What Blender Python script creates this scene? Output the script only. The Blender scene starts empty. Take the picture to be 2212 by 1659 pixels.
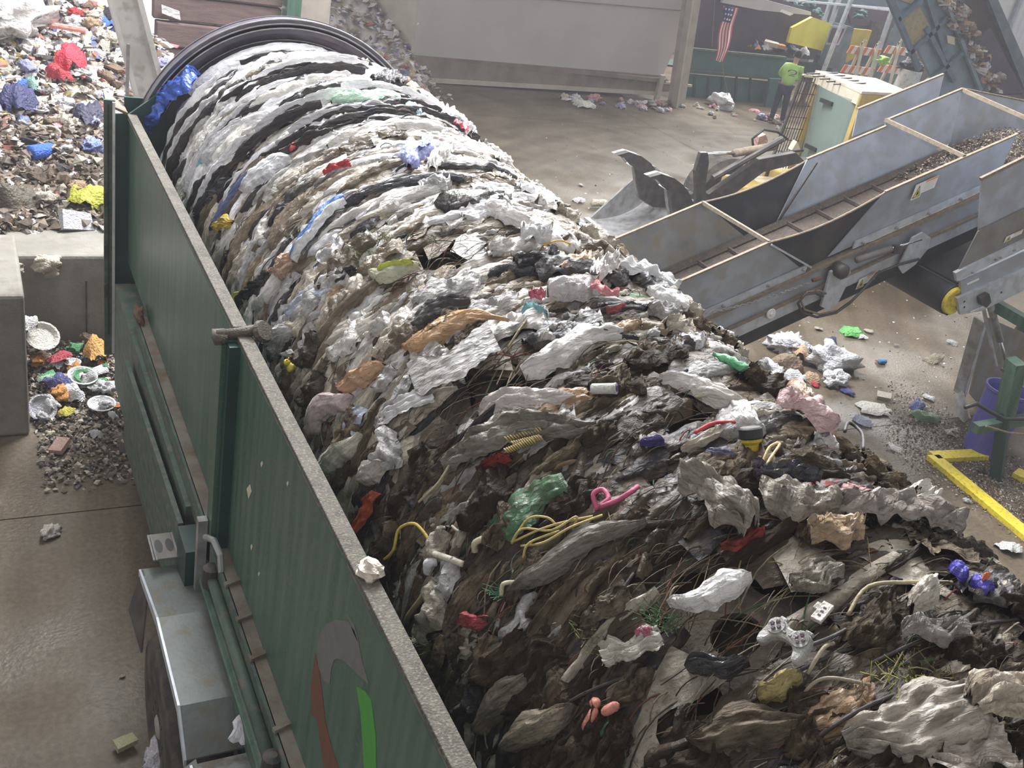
import bpy, math, random
import numpy as np
from mathutils import Vector, Matrix, noise
random.seed(7)
S = bpy.context.scene
COL = S.collection
PI = math.pi

# ------------------------------------------------------------------ camera
FPX, PCX, PCY, CH = 2165.0, 1106.0, 829.5, 4.9
_y = np.array([-121 - PCX, -550 - PCY, FPX]); _y /= np.linalg.norm(_y)
_d = np.array([235 - PCX, 5000 - PCY, FPX]); _d -= _d.dot(_y) * _y; _d /= np.linalg.norm(_d)
_R = np.array([np.cross(_y, -_d), _y, -_d])
CAM = np.array([0, 0, CH])
cd = bpy.data.cameras.new('camera'); co = bpy.data.objects.new('camera', cd); COL.objects.link(co)
cd.sensor_width = 36; cd.lens = FPX / 2212 * 36; cd.clip_end = 300; cd.clip_start = 0.05
_r, _u, _b = _R @ np.array([1, 0, 0]), _R @ np.array([0, -1, 0]), _R @ np.array([0, 0, -1])
co.matrix_world = Matrix(((_r[0], _u[0], _b[0], 0), (_r[1], _u[1], _b[1], 0), (_r[2], _u[2], _b[2], CH), (0, 0, 0, 1)))
S.camera = co
# world: pale overcast daylight coming in through the open hall
W = bpy.data.worlds.new('world'); S.world = W; W.use_nodes = True
bg = W.node_tree.nodes['Background']; bg.inputs[0].default_value = (0.97, 0.96, 0.97, 1); bg.inputs[1].default_value = 0.44
def area(name, loc, target, size, power, col=(1, 1, 1)):
    l = bpy.data.lights.new(name, 'AREA'); l.shape = 'RECTANGLE'; l.size, l.size_y = size; l.energy = power; l.color = col
    o = bpy.data.objects.new(name, l); COL.objects.link(o); o.location = loc
    o.rotation_euler = (Vector(target) - Vector(loc)).to_track_quat('-Z', 'Y').to_euler()
area('skylight_lamp', (5.0, 12, 9.6), (3.0, 6.0, 2.5), (7, 3), 2500, (0.96, 0.97, 1.0))
for k_, (x_, y_) in enumerate(((1.0, 8.0), (6.0, 9.0), (9.5, 8.0))): area('added_strip_lamp', (x_, y_, 8.6), (x_ * .6 + 1.2, y_ - 1.5, 0), (.35, 7), 170, (1, 1, 1))  # unseen overhead strips, added for reflections and highlights
area('door_light', (24, 26, 10), (17, 17, 0), (14, 6), 3400, (1.0, 0.98, 0.95))
S.view_settings.view_transform = 'Standard'; S.view_settings.look = 'None'
S.view_settings.exposure = 0.40; S.view_settings.gamma = 1.0; S.view_settings.use_curve_mapping = False
S.cycles.max_bounces = 5; S.cycles.diffuse_bounces = 3; S.cycles.glossy_bounces = 3; S.cycles.transparent_max_bounces = 6
S.cycles.transmission_bounces = 4; S.cycles.volume_bounces = 0

# ------------------------------------------------------------------ survey: sight lines of the photograph meet real planes
def ray(p):
    v = _R @ np.array([p[0] - PCX, p[1] - PCY, FPX]); return v / np.linalg.norm(v)
def az(px, py, z=0.0):
    r = ray((px, py)); return Vector(CAM + r * (z - CH) / r[2])
def ay(px, py, y):
    r = ray((px, py)); return Vector(CAM + r * y / r[1])
def ax(px, py, x):
    r = ray((px, py)); return Vector(CAM + r * x / r[0])
DX, DZ = 2.42, 2.2     # drum axis
def Rs(y):
    r = 1.012 + .021 * y
    if y > 7.3: r -= min(.17, .24 * (y - 7.3))
    return r
def cyl(px, py, extra=0.03):
    """first hit of a sight line with the wrapped drum: returns (theta, y, distance)"""
    r = ray((px, py)); R0 = 1.1
    for _ in range(5):
        a = r[0]**2 + r[2]**2; b = 2 * (-DX * r[0] + (CH - DZ) * r[2]); c = DX**2 + (CH - DZ)**2 - R0**2
        D = b * b - 4 * a * c
        if D < 0: t = -b / 2 / a
        else: t = (-b - D**.5) / 2 / a
        P = CAM + r * t; R0 = Rs(P[1]) + extra
    return math.atan2(P[0] - DX, P[2] - DZ), P[1], t

# ------------------------------------------------------------------ mesh builder
class MB:
    def __init__(s): s.v = []; s.f = []; s.c = None
    def add(s, vs, fs):
        n = len(s.v); s.v += [tuple(v) for v in vs]; s.f += [tuple(i + n for i in f) for f in fs]; return s
    def box(s, lo, hi):
        x0, y0, z0 = lo; x1, y1, z1 = hi
        return s.add([(x0,y0,z0),(x1,y0,z0),(x1,y1,z0),(x0,y1,z0),(x0,y0,z1),(x1,y0,z1),(x1,y1,z1),(x0,y1,z1)],
                     [(0,3,2,1),(4,5,6,7),(0,1,5,4),(1,2,6,5),(2,3,7,6),(3,0,4,7)])
    def bar(s, a, b, w, h, up=(0, 0, 1)):
        a, b = Vector(a), Vector(b); d = (b - a).normalized(); u = Vector(up)
        sx = d.cross(u)
        if sx.length < 1e-4: sx = d.cross(Vector((1, 0, 0)))
        sx.normalize(); uu = sx.cross(d).normalized(); sx *= w / 2; uu *= h / 2
        vs = [p + i * sx + j * uu for p in (a, b) for i, j in ((-1,-1),(1,-1),(1,1),(-1,1))]
        return s.add(vs, [(0,3,2,1),(4,5,6,7),(0,1,5,4),(1,2,6,5),(2,3,7,6),(3,0,4,7)])
    def prism(s, poly, ext):
        poly = [Vector(p) for p in poly]; e = Vector(ext); n = len(poly)
        return s.add(poly + [p + e for p in poly], [tuple(range(n - 1, -1, -1)), tuple(range(n, 2 * n))] + [(i, (i + 1) % n, n + (i + 1) % n, n + i) for i in range(n)])
    def tube(s, pts, r, n=8, closed=False, cap=True):
        pts = [Vector(p) for p in pts]; m = len(pts); vs = []; prev = None
        for i, p in enumerate(pts):
            d = (pts[(i + 1) % m] - pts[i - 1]) if closed else (pts[min(i + 1, m - 1)] - pts[max(i - 1, 0)])
            if d.length < 1e-9: d = Vector((0, 0, 1))
            d.normalize()
            u = prev - d * prev.dot(d) if prev is not None else d.orthogonal()
            if u.length < 1e-6: u = d.orthogonal()
            u.normalize(); prev = u; w = d.cross(u); rr = r[i] if isinstance(r, (list, tuple)) else r
            vs += [p + rr * (math.cos(2 * PI * k / n) * u + math.sin(2 * PI * k / n) * w) for k in range(n)]
        fs = []
        for i in range(m if closed else m - 1):
            for k in range(n):
                fs.append((i * n + k, i * n + (k + 1) % n, ((i + 1) % m) * n + (k + 1) % n, ((i + 1) % m) * n + k))
        if cap and not closed: fs += [tuple(range(n - 1, -1, -1)), tuple((m - 1) * n + k for k in range(n))]
        return s.add(vs, fs)
    def lathe(s, base, axis, prof, n=20):
        """prof: list of (radius, height along axis)"""
        b, a = Vector(base), Vector(axis).normalized(); u = a.orthogonal().normalized(); w = a.cross(u); vs = []
        for r, h in prof: vs += [b + a * h + r * (math.cos(2 * PI * k / n) * u + math.sin(2 * PI * k / n) * w) for k in range(n)]
        m = len(prof); fs = [(i * n + k, i * n + (k + 1) % n, (i + 1) * n + (k + 1) % n, (i + 1) * n + k) for i in range(m - 1) for k in range(n)]
        return s.add(vs, fs + [tuple(range(n - 1, -1, -1)), tuple((m - 1) * n + k for k in range(n))])
    def blob(s, c, rad, amp=0.15, sc=3.0, nu=10, nv=7, seed=0.0):
        c = Vector(c); vs = []; rx, ry, rz = rad
        for i in range(nv + 1):
            for k in range(nu):
                t = PI * i / nv; p = 2 * PI * k / nu; d = Vector((math.sin(t) * math.cos(p), math.sin(t) * math.sin(p), math.cos(t)))
                q = 1 + amp * noise.noise(d * sc * .5 + Vector((seed, seed * 2, 0))) * 2
                vs.append(c + Vector((d.x * rx, d.y * ry, d.z * rz)) * q)
        return s.add(vs, [(i * nu + k, (i + 1) * nu + k, (i + 1) * nu + (k + 1) % nu, i * nu + (k + 1) % nu) for i in range(nv) for k in range(nu)])
    def grid(s, nu, nv, fn):
        vs = [fn(i / nu, j / nv) for i in range(nu + 1) for j in range(nv + 1)]
        return s.add(vs, [(i * (nv + 1) + j, (i + 1) * (nv + 1) + j, (i + 1) * (nv + 1) + j + 1, i * (nv + 1) + j + 1) for i in range(nu) for j in range(nv)])
    def mesh(s, name, mat=None, off=(0, 0, 0), smooth=False):
        me = bpy.data.meshes.new(name); o = Vector(off)
        me.from_pydata([tuple(Vector(v) - o) for v in s.v], [], s.f)
        if mat: me.materials.append(mat)
        if smooth: me.polygons.foreach_set('use_smooth', [True] * len(me.polygons))
        me.update(); return me
    def build(s, name, mat, parent=None, smooth=False, color=None, bevel=0, loc=None):
        off = Vector(parent['_w']) if parent is not None else Vector(loc or (0, 0, 0))
        o = bpy.data.objects.new(name, s.mesh(name, mat, off, smooth)); COL.objects.link(o)
        if parent is not None: o.parent = parent; WOFF[o.name] = tuple(off); o['_w'] = tuple(off)
        else: o.location = off; o['_w'] = tuple(off)
        TMP.append(o)
        if color: o.color = (*color, 1)
        if bevel:
            m = o.modifiers.new('bevel', 'BEVEL'); m.width = bevel; m.segments = 2; m.limit_method = 'ANGLE'
        return o
WOFF = {}; TMP = []
def tag(o, label=None, cat=None, group=None, kind=None):
    if label: o['label'] = label
    if cat: o['category'] = cat
    if group: o['group'] = group
    if kind: o['kind'] = kind
    return o
def thing(name, label, cat, loc=(0, 0, 0), group=None):
    o = bpy.data.objects.new(name, None); COL.objects.link(o); o.location = loc; o.empty_display_size = .1
    o['_w'] = tuple(loc); TMP.append(o); return tag(o, label, cat, group)
def struct(mb, name, mat, **k):
    return tag(mb.build(name, mat, **k), kind='structure')

# ------------------------------------------------------------------ materials
def nodes(name):
    m = bpy.data.materials.new(name); m.use_nodes = True; t = m.node_tree; return m, t, t.nodes['Principled BSDF']
def mat(name, c, rough=.6, metal=0., c2=None, scale=4., mix=(.4, .65), bump=0., bscale=40., stretch=(1, 1, 1), detail=6, spec=.5, coords='Object', c3=None, s3=18, alpha=None):
    m, t, p = nodes(name); N, L = t.nodes, t.links
    p.inputs['Roughness'].default_value = rough; p.inputs['Metallic'].default_value = metal; p.inputs['Specular IOR Level'].default_value = spec
    p.inputs['Base Color'].default_value = (*c, 1)
    tc = N.new('ShaderNodeTexCoord'); mp = N.new('ShaderNodeMapping'); mp.inputs['Scale'].default_value = stretch; L.new(tc.outputs[coords], mp.inputs[0])
    if c2:
        n = N.new('ShaderNodeTexNoise'); n.inputs['Scale'].default_value = scale; n.inputs['Detail'].default_value = detail; L.new(mp.outputs[0], n.inputs[0])
        r = N.new('ShaderNodeValToRGB'); r.color_ramp.elements[0].position = mix[0]; r.color_ramp.elements[1].position = mix[1]
        r.color_ramp.elements[0].color = (*c, 1); r.color_ramp.elements[1].color = (*c2, 1); L.new(n.outputs[0], r.inputs[0]); out = r.outputs[0]
        if c3:
            n2 = N.new('ShaderNodeTexNoise'); n2.inputs['Scale'].default_value = s3; n2.inputs['Detail'].default_value = 8; L.new(tc.outputs[coords], n2.inputs[0])
            r2 = N.new('ShaderNodeMapRange'); r2.inputs[1].default_value = .5; r2.inputs[2].default_value = .68; L.new(n2.outputs[0], r2.inputs[0])
            mx = N.new('ShaderNodeMix'); mx.data_type = 'RGBA'; L.new(r2.outputs[0], mx.inputs[0]); L.new(out, mx.inputs[6]); mx.inputs[7].default_value = (*c3, 1); out = mx.outputs[2]
        L.new(out, p.inputs['Base Color'])
    if bump:
        n = N.new('ShaderNodeTexNoise'); n.inputs['Scale'].default_value = bscale; n.inputs['Detail'].default_value = 5; L.new(mp.outputs[0], n.inputs[0])
        b = N.new('ShaderNodeBump'); b.inputs['Strength'].default_value = bump; b.inputs['Distance'].default_value = .02; L.new(n.outputs[0], b.inputs['Height']); L.new(b.outputs[0], p.inputs['Normal'])
    return m
def film(name, src, rough=.42, dirt=.55, dcol=(.070, .050, .030), stretch=(5, 34, 20), bump=.7, gloss=.5, pos=(.42, .66), fine=26.):
    """crumpled film / cloth: the thing's own colour, soiled in streaks along its folds"""
    m, t, p = nodes(name); N, L = t.nodes, t.links
    if src == 'object': a = N.new('ShaderNodeObjectInfo'); colout = a.outputs['Color']
    else: a = N.new('ShaderNodeAttribute'); a.attribute_name = 'Col'; colout = a.outputs['Color']
    oi = N.new('ShaderNodeObjectInfo'); tc = N.new('ShaderNodeTexCoord'); ad = N.new('ShaderNodeVectorMath'); L.new(tc.outputs['Object'], ad.inputs[0]); L.new(oi.outputs['Random'], ad.inputs[1])
    mp = N.new('ShaderNodeMapping'); mp.inputs['Scale'].default_value = stretch; L.new(ad.outputs[0], mp.inputs[0])
    n = N.new('ShaderNodeTexNoise'); n.inputs['Scale'].default_value = 1.; n.inputs['Detail'].default_value = 7; n.inputs['Roughness'].default_value = .62; L.new(mp.outputs[0], n.inputs[0])
    r = N.new('ShaderNodeMapRange'); r.inputs[1].default_value = pos[0]; r.inputs[2].default_value = pos[1]; r.inputs[4].default_value = dirt; L.new(n.outputs[0], r.inputs[0])
    n3 = N.new('ShaderNodeTexNoise'); n3.inputs['Scale'].default_value = fine * 3; n3.inputs['Detail'].default_value = 3; L.new(ad.outputs[0], n3.inputs[0])
    r3 = N.new('ShaderNodeMapRange'); r3.inputs[1].default_value = .56; r3.inputs[2].default_value = .7; r3.inputs[4].default_value = dirt * .8; L.new(n3.outputs[0], r3.inputs[0])
    mxm = N.new('ShaderNodeMath'); mxm.operation = 'MAXIMUM'; L.new(r.outputs[0], mxm.inputs[0]); L.new(r3.outputs[0], mxm.inputs[1])
    mx = N.new('ShaderNodeMix'); mx.data_type = 'RGBA'; L.new(mxm.outputs[0], mx.inputs[0]); L.new(colout, mx.inputs[6]); mx.inputs[7].default_value = (*dcol, 1)
    L.new(mx.outputs[2], p.inputs['Base Color']); p.inputs['Roughness'].default_value = rough; p.inputs['Specular IOR Level'].default_value = gloss
    n2 = N.new('ShaderNodeTexNoise'); n2.inputs['Scale'].default_value = 1.6; n2.inputs['Detail'].default_value = 6; n2.inputs['Roughness'].default_value = .6; n2.inputs['Distortion'].default_value = .6; L.new(mp.outputs[0], n2.inputs[0])
    vo = N.new('ShaderNodeTexVoronoi'); vo.inputs['Scale'].default_value = 1.; mv = N.new('ShaderNodeMapping'); mv.inputs['Scale'].default_value = [v * 1.5 + 6 for v in stretch]
    wa = N.new('ShaderNodeVectorMath'); wa.operation = 'MULTIPLY_ADD'; nz = N.new('ShaderNodeTexNoise'); nz.inputs['Scale'].default_value = 14; L.new(ad.outputs[0], nz.inputs[0]); L.new(nz.outputs['Color'], wa.inputs[0]); wa.inputs[1].default_value = (.05, .05, .05); L.new(ad.outputs[0], wa.inputs[2]); L.new(wa.outputs[0], mv.inputs[0]); L.new(mv.outputs[0], vo.inputs[0])
    hm = N.new('ShaderNodeMath'); hm.operation = 'MULTIPLY_ADD'; L.new(vo.outputs['Distance'], hm.inputs[0]); hm.inputs[1].default_value = .55; L.new(n2.outputs[0], hm.inputs[2])
    b = N.new('ShaderNodeBump'); b.inputs['Strength'].default_value = bump; b.inputs['Distance'].default_value = .028; L.new(hm.outputs[0], b.inputs['Height']); L.new(b.outputs[0], p.inputs['Normal'])
    return m
M = {}
M['green'] = mat('green_paint', (.028, .098, .064), .36, c2=(.10, .165, .125), scale=2.6, stretch=(6, 6, .45), mix=(.34, .68), bump=.05, bscale=30, c3=(.10, .14, .11), s3=60)
M['green_dark'] = mat('dark_shaded_green_paint', (.012, .045, .036), .45, c2=(.02, .06, .05), scale=5, bump=.05)  # darker green; on the end bulkhead it stands for shade
M['green_dusty'] = mat('dusty_green_paint', (.085, .13, .10), .6, c2=(.05, .085, .065), scale=6, stretch=(1, 1, 3), c3=(.16, .14, .11), s3=14, bump=.1)
M['rim_dirt'] = mat('dirty_steel_rim', (.115, .10, .08), .75, c2=(.065, .056, .045), scale=14, c3=(.20, .185, .13), s3=90, bump=.4, bscale=120)
M['ledge'] = mat('dusty_ledge', (.25, .225, .18), .8, c2=(.17, .145, .11), scale=7, c3=(.16, .11, .07), s3=5, bump=.3, bscale=90)
M['galv'] = mat('galvanised_steel', (.40, .44, .51), .40, .15, c2=(.31, .33, .375), scale=3.5, c3=(.34, .345, .35), s3=7, bump=.08, bscale=60)
M['galv_light'] = mat('pale_galvanised_steel', (.56, .60, .66), .4, .15, c2=(.42, .44, .46), scale=9, bump=.08)
M['galv_dusty_shaded'] = mat('dusty_shaded_galvanised_steel', (.24, .24, .235), .6, .1, c2=(.17, .16, .145), scale=3, c3=(.22, .19, .14), s3=5, bump=.15)  # dusty grey, also darkened for the shaded inner conveyor wall
M['tan_edge'] = mat('dust_caked_edge', (.27, .22, .16), .9, c2=(.19, .15, .11), scale=20, bump=.3, bscale=150)
M['rubber'] = mat('black_rubber', (.022, .023, .028), .55, c2=(.10, .09, .07), scale=1.6, mix=(.5, .85), bump=.1)
M['belt'] = mat('dirty_conveyor_belt', (.062, .045, .033), .9, c2=(.04, .030, .023), scale=9, c3=(.085, .065, .05), s3=40, bump=.4, bscale=90)
M['belt_dark'] = mat('dark_belt_underside', (.014, .013, .014), .6, c2=(.03, .028, .026), scale=5)
M['steel'] = mat('worn_steel', (.40, .40, .41), .4, .25, c2=(.26, .25, .23), scale=9, bump=.1)
M['chrome'] = mat('chrome_rod', (.75, .76, .78), .15, 1.)
M['dark_steel'] = mat('dark_steel', (.06, .055, .055), .5, .4, c2=(.11, .095, .08), scale=8, bump=.1)
M['rust'] = mat('rusty_steel', (.16, .085, .05), .85, c2=(.10, .06, .04), scale=14, bump=.3)
M['drum'] = mat('dusty_drum_plate', (.17, .135, .105), .8, .1, c2=(.10, .08, .062), scale=7, c3=(.21, .17, .13), s3=25, bump=.35, bscale=80)
M['ring'] = mat('purplish_black_ring', (.075, .065, .085), .45, .4, c2=(.11, .10, .12), scale=8)
M['concrete'] = mat('cast_concrete', (.25, .235, .205), .85, c2=(.20, .187, .16), scale=3, c3=(.20, .18, .15), s3=9, bump=.25, bscale=50)
M['mud'] = mat('spattered_mud', (.10, .078, .05), .9, c2=(.06, .05, .035), scale=30, bump=.5)
M['fender'] = mat('fender_steel', (.17, .19, .18), .5, .15, c2=(.14, .15, .145), scale=4, c3=(.15, .135, .10), s3=11, bump=.1)
M['fender_muddy'] = mat('muddy_fender_steel', (.19, .205, .20), .55, .15, c2=(.085, .066, .045), scale=3.6, mix=(.5, .56), bump=.2, bscale=60)
M['tyre'] = mat('tyre_rubber', (.035, .032, .03), .8, c2=(.10, .085, .065), scale=8, bump=.4, bscale=60)
M['hopper'] = mat('grey_hopper_paint', (.50, .475, .47), .5, c2=(.44, .42, .415), scale=.8, bump=.03)
M['hopper_low'] = mat('stained_hopper_skirt', (.25, .205, .175), .7, c2=(.19, .15, .125), scale=2.5, bump=.1)
M['hopper_side'] = mat('tan_hopper_end', (.52, .48, .40), .6, c2=(.44, .40, .33), scale=3)
M['tan_paint'] = mat('tan_column_paint', (.44, .39, .34), .7, c2=(.36, .31, .27), scale=4)
M['machine_dark'] = mat('dark_machine_panel', (.050, .042, .060), .6, c2=(.075, .062, .08), scale=2)
M['machine_blue'] = mat('blue_grey_machine', (.085, .125, .155), .55, c2=(.13, .18, .21), scale=3, bump=.1)
M['blue_panel'] = mat('pale_blue_panel', (.22, .31, .38), .5, c2=(.17, .245, .30), scale=3, bump=.1)
M['blue_rib'] = mat('blue_rib', (.12, .19, .26), .5, c2=(.09, .14, .19), scale=6)
M['tan_panel'] = mat('tan_panel', (.40, .33, .18), .7, c2=(.33, .28, .16), scale=5, c3=(.25, .22, .15), s3=12)
M['bench_green'] = mat('sorting_bench_green', (.035, .105, .095), .6, c2=(.055, .13, .12), scale=3, bump=.1)
M['yellow'] = mat('yellow_paint', (.78, .62, .03), .5, c2=(.66, .53, .04), scale=3, c3=(.45, .36, .10), s3=30, bump=.1)
M['yellow_bright'] = mat('bright_yellow_panel', (.80, .72, .10), .45, c2=(.72, .62, .08), scale=2)
M['mustard'] = mat('mustard_panel', (.42, .33, .06), .5, c2=(.34, .27, .05), scale=3)
M['white_wall'] = mat('white_cladding', (.78, .80, .80), .5, c2=(.70, .73, .74), scale=2)
M['white_paint'] = mat('white_paint', (.74, .73, .70), .6, c2=(.62, .60, .56), scale=3, c3=(.50, .47, .42), s3=9)
M['cream'] = mat('dusty_cream_roof', (.66, .60, .48), .7, c2=(.54, .48, .37), scale=4, bump=.1)
M['cab_yellow'] = mat('loader_yellow', (.50, .36, .10), .55, c2=(.40, .29, .11), scale=5)
M['black'] = mat('black_plastic', (.02, .02, .022), .5)
M['orange'] = mat('reflective_orange', (.80, .22, .09), .5, c2=(.68, .2, .09), scale=8)
M['sign_white'] = mat('sign_white', (.80, .80, .78), .5)
M['sign_yellow'] = mat('sign_yellow', (.85, .72, .03), .5)
M['sign_ink'] = mat('sign_ink', (.02, .02, .02), .6)
M['sign_orange'] = mat('sign_orange', (.80, .33, .05), .6)
M['sign_grey'] = mat('sign_grey_print', (.5, .5, .5), .6)
M['flag_red'] = mat('flag_red', (.55, .07, .10), .8)
M['flag_blue'] = mat('flag_blue', (.04, .06, .20), .8)
M['blue_bin'] = mat('blue_bin_plastic', (.10, .10, .42), .45, c2=(.13, .12, .36), scale=4)
M['decal_grey'] = mat('decal_grey', (.17, .17, .17), .5, c2=(.14, .145, .14), scale=20)
M['decal_brown'] = mat('decal_brown', (.17, .065, .035), .5, c2=(.14, .06, .035), scale=20)
M['decal_green'] = mat('decal_green', (.07, .35, .045), .5, c2=(.06, .30, .05), scale=20)
M['lime'] = mat('hi_vis_lime', (.44, .72, .20), .85, c2=(.38, .63, .17), scale=6, bump=.2, bscale=15)
M['navy'] = mat('navy_trousers', (.025, .025, .06), .9, c2=(.035, .035, .07), scale=8, bump=.2)
M['skin'] = mat('skin', (.45, .27, .18), .55)
M['hair'] = mat('dark_hair', (.02, .015, .013), .7)
M['film'] = film('soiled_plastic_film', 'object', .34, .66, bump=.7)
M['film_clean'] = film('clean_plastic_film', 'object', .26, .30, pos=(.47, .72), bump=.8, stretch=(4, 24, 15), dcol=(.16, .13, .10))
M['film_shiny'] = film('shiny_black_film', 'object', .18, .15, gloss=.8, bump=1.)
M['muddy'] = film('muddy_rag', 'object', .62, .85, pos=(.36, .6), gloss=.18, stretch=(7, 30, 20), bump=1., dcol=(.034, .022, .011))
M['film_stuff'] = film('soiled_film_mat', 'attr', .42, .7, bump=.6, stretch=(10, 18, 10), gloss=.3)
M['mat_stuff'] = film('matted_waste', 'attr', .8, .75, stretch=(9, 9, 9), gloss=.12)
M['litter'] = film('litter_surface', 'object', .45, .3, stretch=(7, 9, 9), pos=(.48, .75), bump=.8)
M['litter_stuff'] = film('litter_mix', 'attr', .6, .35, stretch=(9, 9, 9), pos=(.48, .75), bump=.5)
M['cord'] = film('cord_surface', 'object', .6, .35, stretch=(30, 30, 30), bump=.2)
gl, t_, p_ = nodes('cab_glass'); M['glass'] = gl
p_.inputs['Base Color'].default_value = (.26, .34, .31, 1); p_.inputs['Roughness'].default_value = .06; p_.inputs['Alpha'].default_value = .72; p_.inputs['Specular IOR Level'].default_value = .9
gl, t_, p_ = nodes('clear_plastic'); M['clear'] = gl
p_.inputs['Base Color'].default_value = (.75, .77, .76, 1); p_.inputs['Roughness'].default_value = .2; p_.inputs['Alpha'].default_value = .5

# concrete floor with dust, tyre sweeps and damp stains
fm, t, p = nodes('concrete_floor'); N, L = t.nodes, t.links; p.inputs['Specular IOR Level'].default_value = .3
geo = N.new('ShaderNodeNewGeometry')
def tex(sc, det=6, st=(1, 1, 1), dist=0):
    mp = N.new('ShaderNodeMapping'); mp.inputs['Scale'].default_value = st; L.new(geo.outputs['Position'], mp.inputs[0])
    n = N.new('ShaderNodeTexNoise'); n.inputs['Scale'].default_value = sc; n.inputs['Detail'].default_value = det; n.inputs['Distortion'].default_value = dist; L.new(mp.outputs[0], n.inputs[0]); return n.outputs[0]
def ramp(src, a, b, ca, cb):
    r = N.new('ShaderNodeValToRGB'); r.color_ramp.elements[0].position = a; r.color_ramp.elements[1].position = b
    r.color_ramp.elements[0].color = (*ca, 1); r.color_ramp.elements[1].color = (*cb, 1); L.new(src, r.inputs[0]); return r.outputs[0]
c_a = ramp(tex(.55, 8, dist=.6), .35, .7, (.105, .078, .048), (.205, .170, .122))
c_b = ramp(tex(26, 6), .35, .75, (.72, .70, .68), (1.12, 1.12, 1.1))
vm = N.new('ShaderNodeMix'); vm.data_type = 'RGBA'; vm.blend_type = 'MULTIPLY'; vm.inputs[0].default_value = 1; L.new(c_a, vm.inputs[6]); L.new(c_b, vm.inputs[7])
rot = N.new('ShaderNodeVectorMath'); rot.operation = 'DISTANCE'; L.new(geo.outputs['Position'], rot.inputs[0]); rot.inputs[1].default_value = (19, 4, 0)
wv = N.new('ShaderNodeTexNoise'); wv.noise_dimensions = '1D'; wv.inputs['Scale'].default_value = 3.2; wv.inputs['Detail'].default_value = 7; L.new(rot.outputs['Value'], wv.inputs['W'])
c_c = ramp(wv.outputs[0], .35, .7, (.80, .79, .78), (1.14, 1.14, 1.14))
vm2 = N.new('ShaderNodeMix'); vm2.data_type = 'RGBA'; vm2.blend_type = 'MULTIPLY'; vm2.inputs[0].default_value = .9; L.new(vm.outputs[2], vm2.inputs[6]); L.new(c_c, vm2.inputs[7])
L.new(vm2.outputs[2], p.inputs['Base Color'])
rr_ = N.new('ShaderNodeMapRange'); rr_.inputs[1].default_value = .4; rr_.inputs[2].default_value = .65; rr_.inputs[3].default_value = .35; rr_.inputs[4].default_value = .75; L.new(tex(.8, 5), rr_.inputs[0]); L.new(rr_.outputs[0], p.inputs['Roughness'])
b = N.new('ShaderNodeBump'); b.inputs['Strength'].default_value = .25; b.inputs['Distance'].default_value = .02; L.new(tex(35, 5), b.inputs['Height']); L.new(b.outputs[0], p.inputs['Normal'])
M['floor'] = fm

# ------------------------------------------------------------------ setting
fl = bpy.data.objects.new('floor', None); COL.objects.link(fl); fl['kind'] = 'structure'; fl['_w'] = (0, 0, 0); TMP.append(fl)
MB().box((-12, -6, -.30), (46, 40, -.03)).build('subfloor', M['mud'], fl)
me = MB().box((.006, .006, -.03), (6.494, 6.494, 0)).mesh('slab', M['floor'])
for i in range(8):
    for j in range(7):
        o = bpy.data.objects.new('slab', me); COL.objects.link(o); o.parent = fl; o.location = (-12 + .53 + 6.0 * 2 - 12 + 6.5 * i, -6.25 + 6.5 * j, 0)
# back wall of corrugated cladding
mb = MB(); X0 = 21.0
pts = []
for k in range(320):
    x = X0 + k * .09; pts.append((x, 31.0 + (.04 if (k // 2) % 2 else 0)))
mb.prism([(x, y, 1.3) for x, y in pts] + [(x, 31.25, 1.3) for x, y in (pts[-1], pts[0])], (0, 0, 8))
wb = struct(mb, 'wall_back', M['white_wall'])
MB().box((X0, 30.95, 0), (X0 + 28.7, 31.3, 1.3)).build('plinth', M['concrete'], wb)
for x in (27.2, 33.4, 39.6): MB().box((x, 30.85, 0), (x + .18, 31.0, 9)).build('column', M['galv'], wb)

dl, t, p = nodes('daylight'); p.inputs['Emission Color'].default_value = (1, 1, 1, 1); p.inputs['Emission Strength'].default_value = 1.5
w1 = struct(MB().box((-4, 25.0, 0), (4.3, 25.04, 7)), 'window_1', dl)
for x in (-3.9, -1.2, 1.5, 4.2): MB().box((x, 24.9, 0), (x + .12, 25.0, 7)).build('window_frame', M['white_wall'], w1)
# ------------------------------------------------------------------ TROMMEL TRAILER
tr = thing('trommel_screen', 'green trailer-mounted rotary screening drum with a tall side panel', 'screening machine', (1.1, 4.6, 0))
YN, YF = 0.3, 8.42
# drum shell, punched plate where it faces the light
drum = bpy.data.objects.new('drum', None); 
mb = MB(); pitch = .215; th0, th1 = math.radians(-100), math.radians(62)
nth = int((th1 - th0) * 1.0 / pitch); dth = (th1 - th0) / nth
def dp(th, y, r): return (DX + r * math.sin(th), y, DZ + r * math.cos(th))
ny = int((YF - YN) / pitch)
oct_ = [(math.cos(k * PI / 8), math.sin(k * PI / 8)) for k in range(16)]
sq = [(1, 0), (1, .5), (1, 1), (.5, 1), (0, 1), (-.5, 1), (-1, 1), (-1, .5), (-1, 0), (-1, -.5), (-1, -1), (-.5, -1), (0, -1), (.5, -1), (1, -1), (1, -.5)]
for j in range(nth):
    for i in range(ny):
        cy_ = YN + (i + .5 + (.5 if j % 2 else 0)) * pitch; ct = th0 + (j + .5) * dth
        vs = [dp(ct + b * dth / 2, cy_ + a * pitch / 2, 1.0) for a, b in sq] + [dp(ct + b * .078, cy_ + a * .078, 1.0) for a, b in oct_] + [dp(ct + b * .078, cy_ + a * .078, .975) for a, b in oct_]
        mb.add(vs, [(k, (k + 1) % 16, 16 + (k + 1) % 16, 16 + k) for k in range(16)] + [(16 + k, 16 + (k + 1) % 16, 32 + (k + 1) % 16, 32 + k) for k in range(16)])
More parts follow.
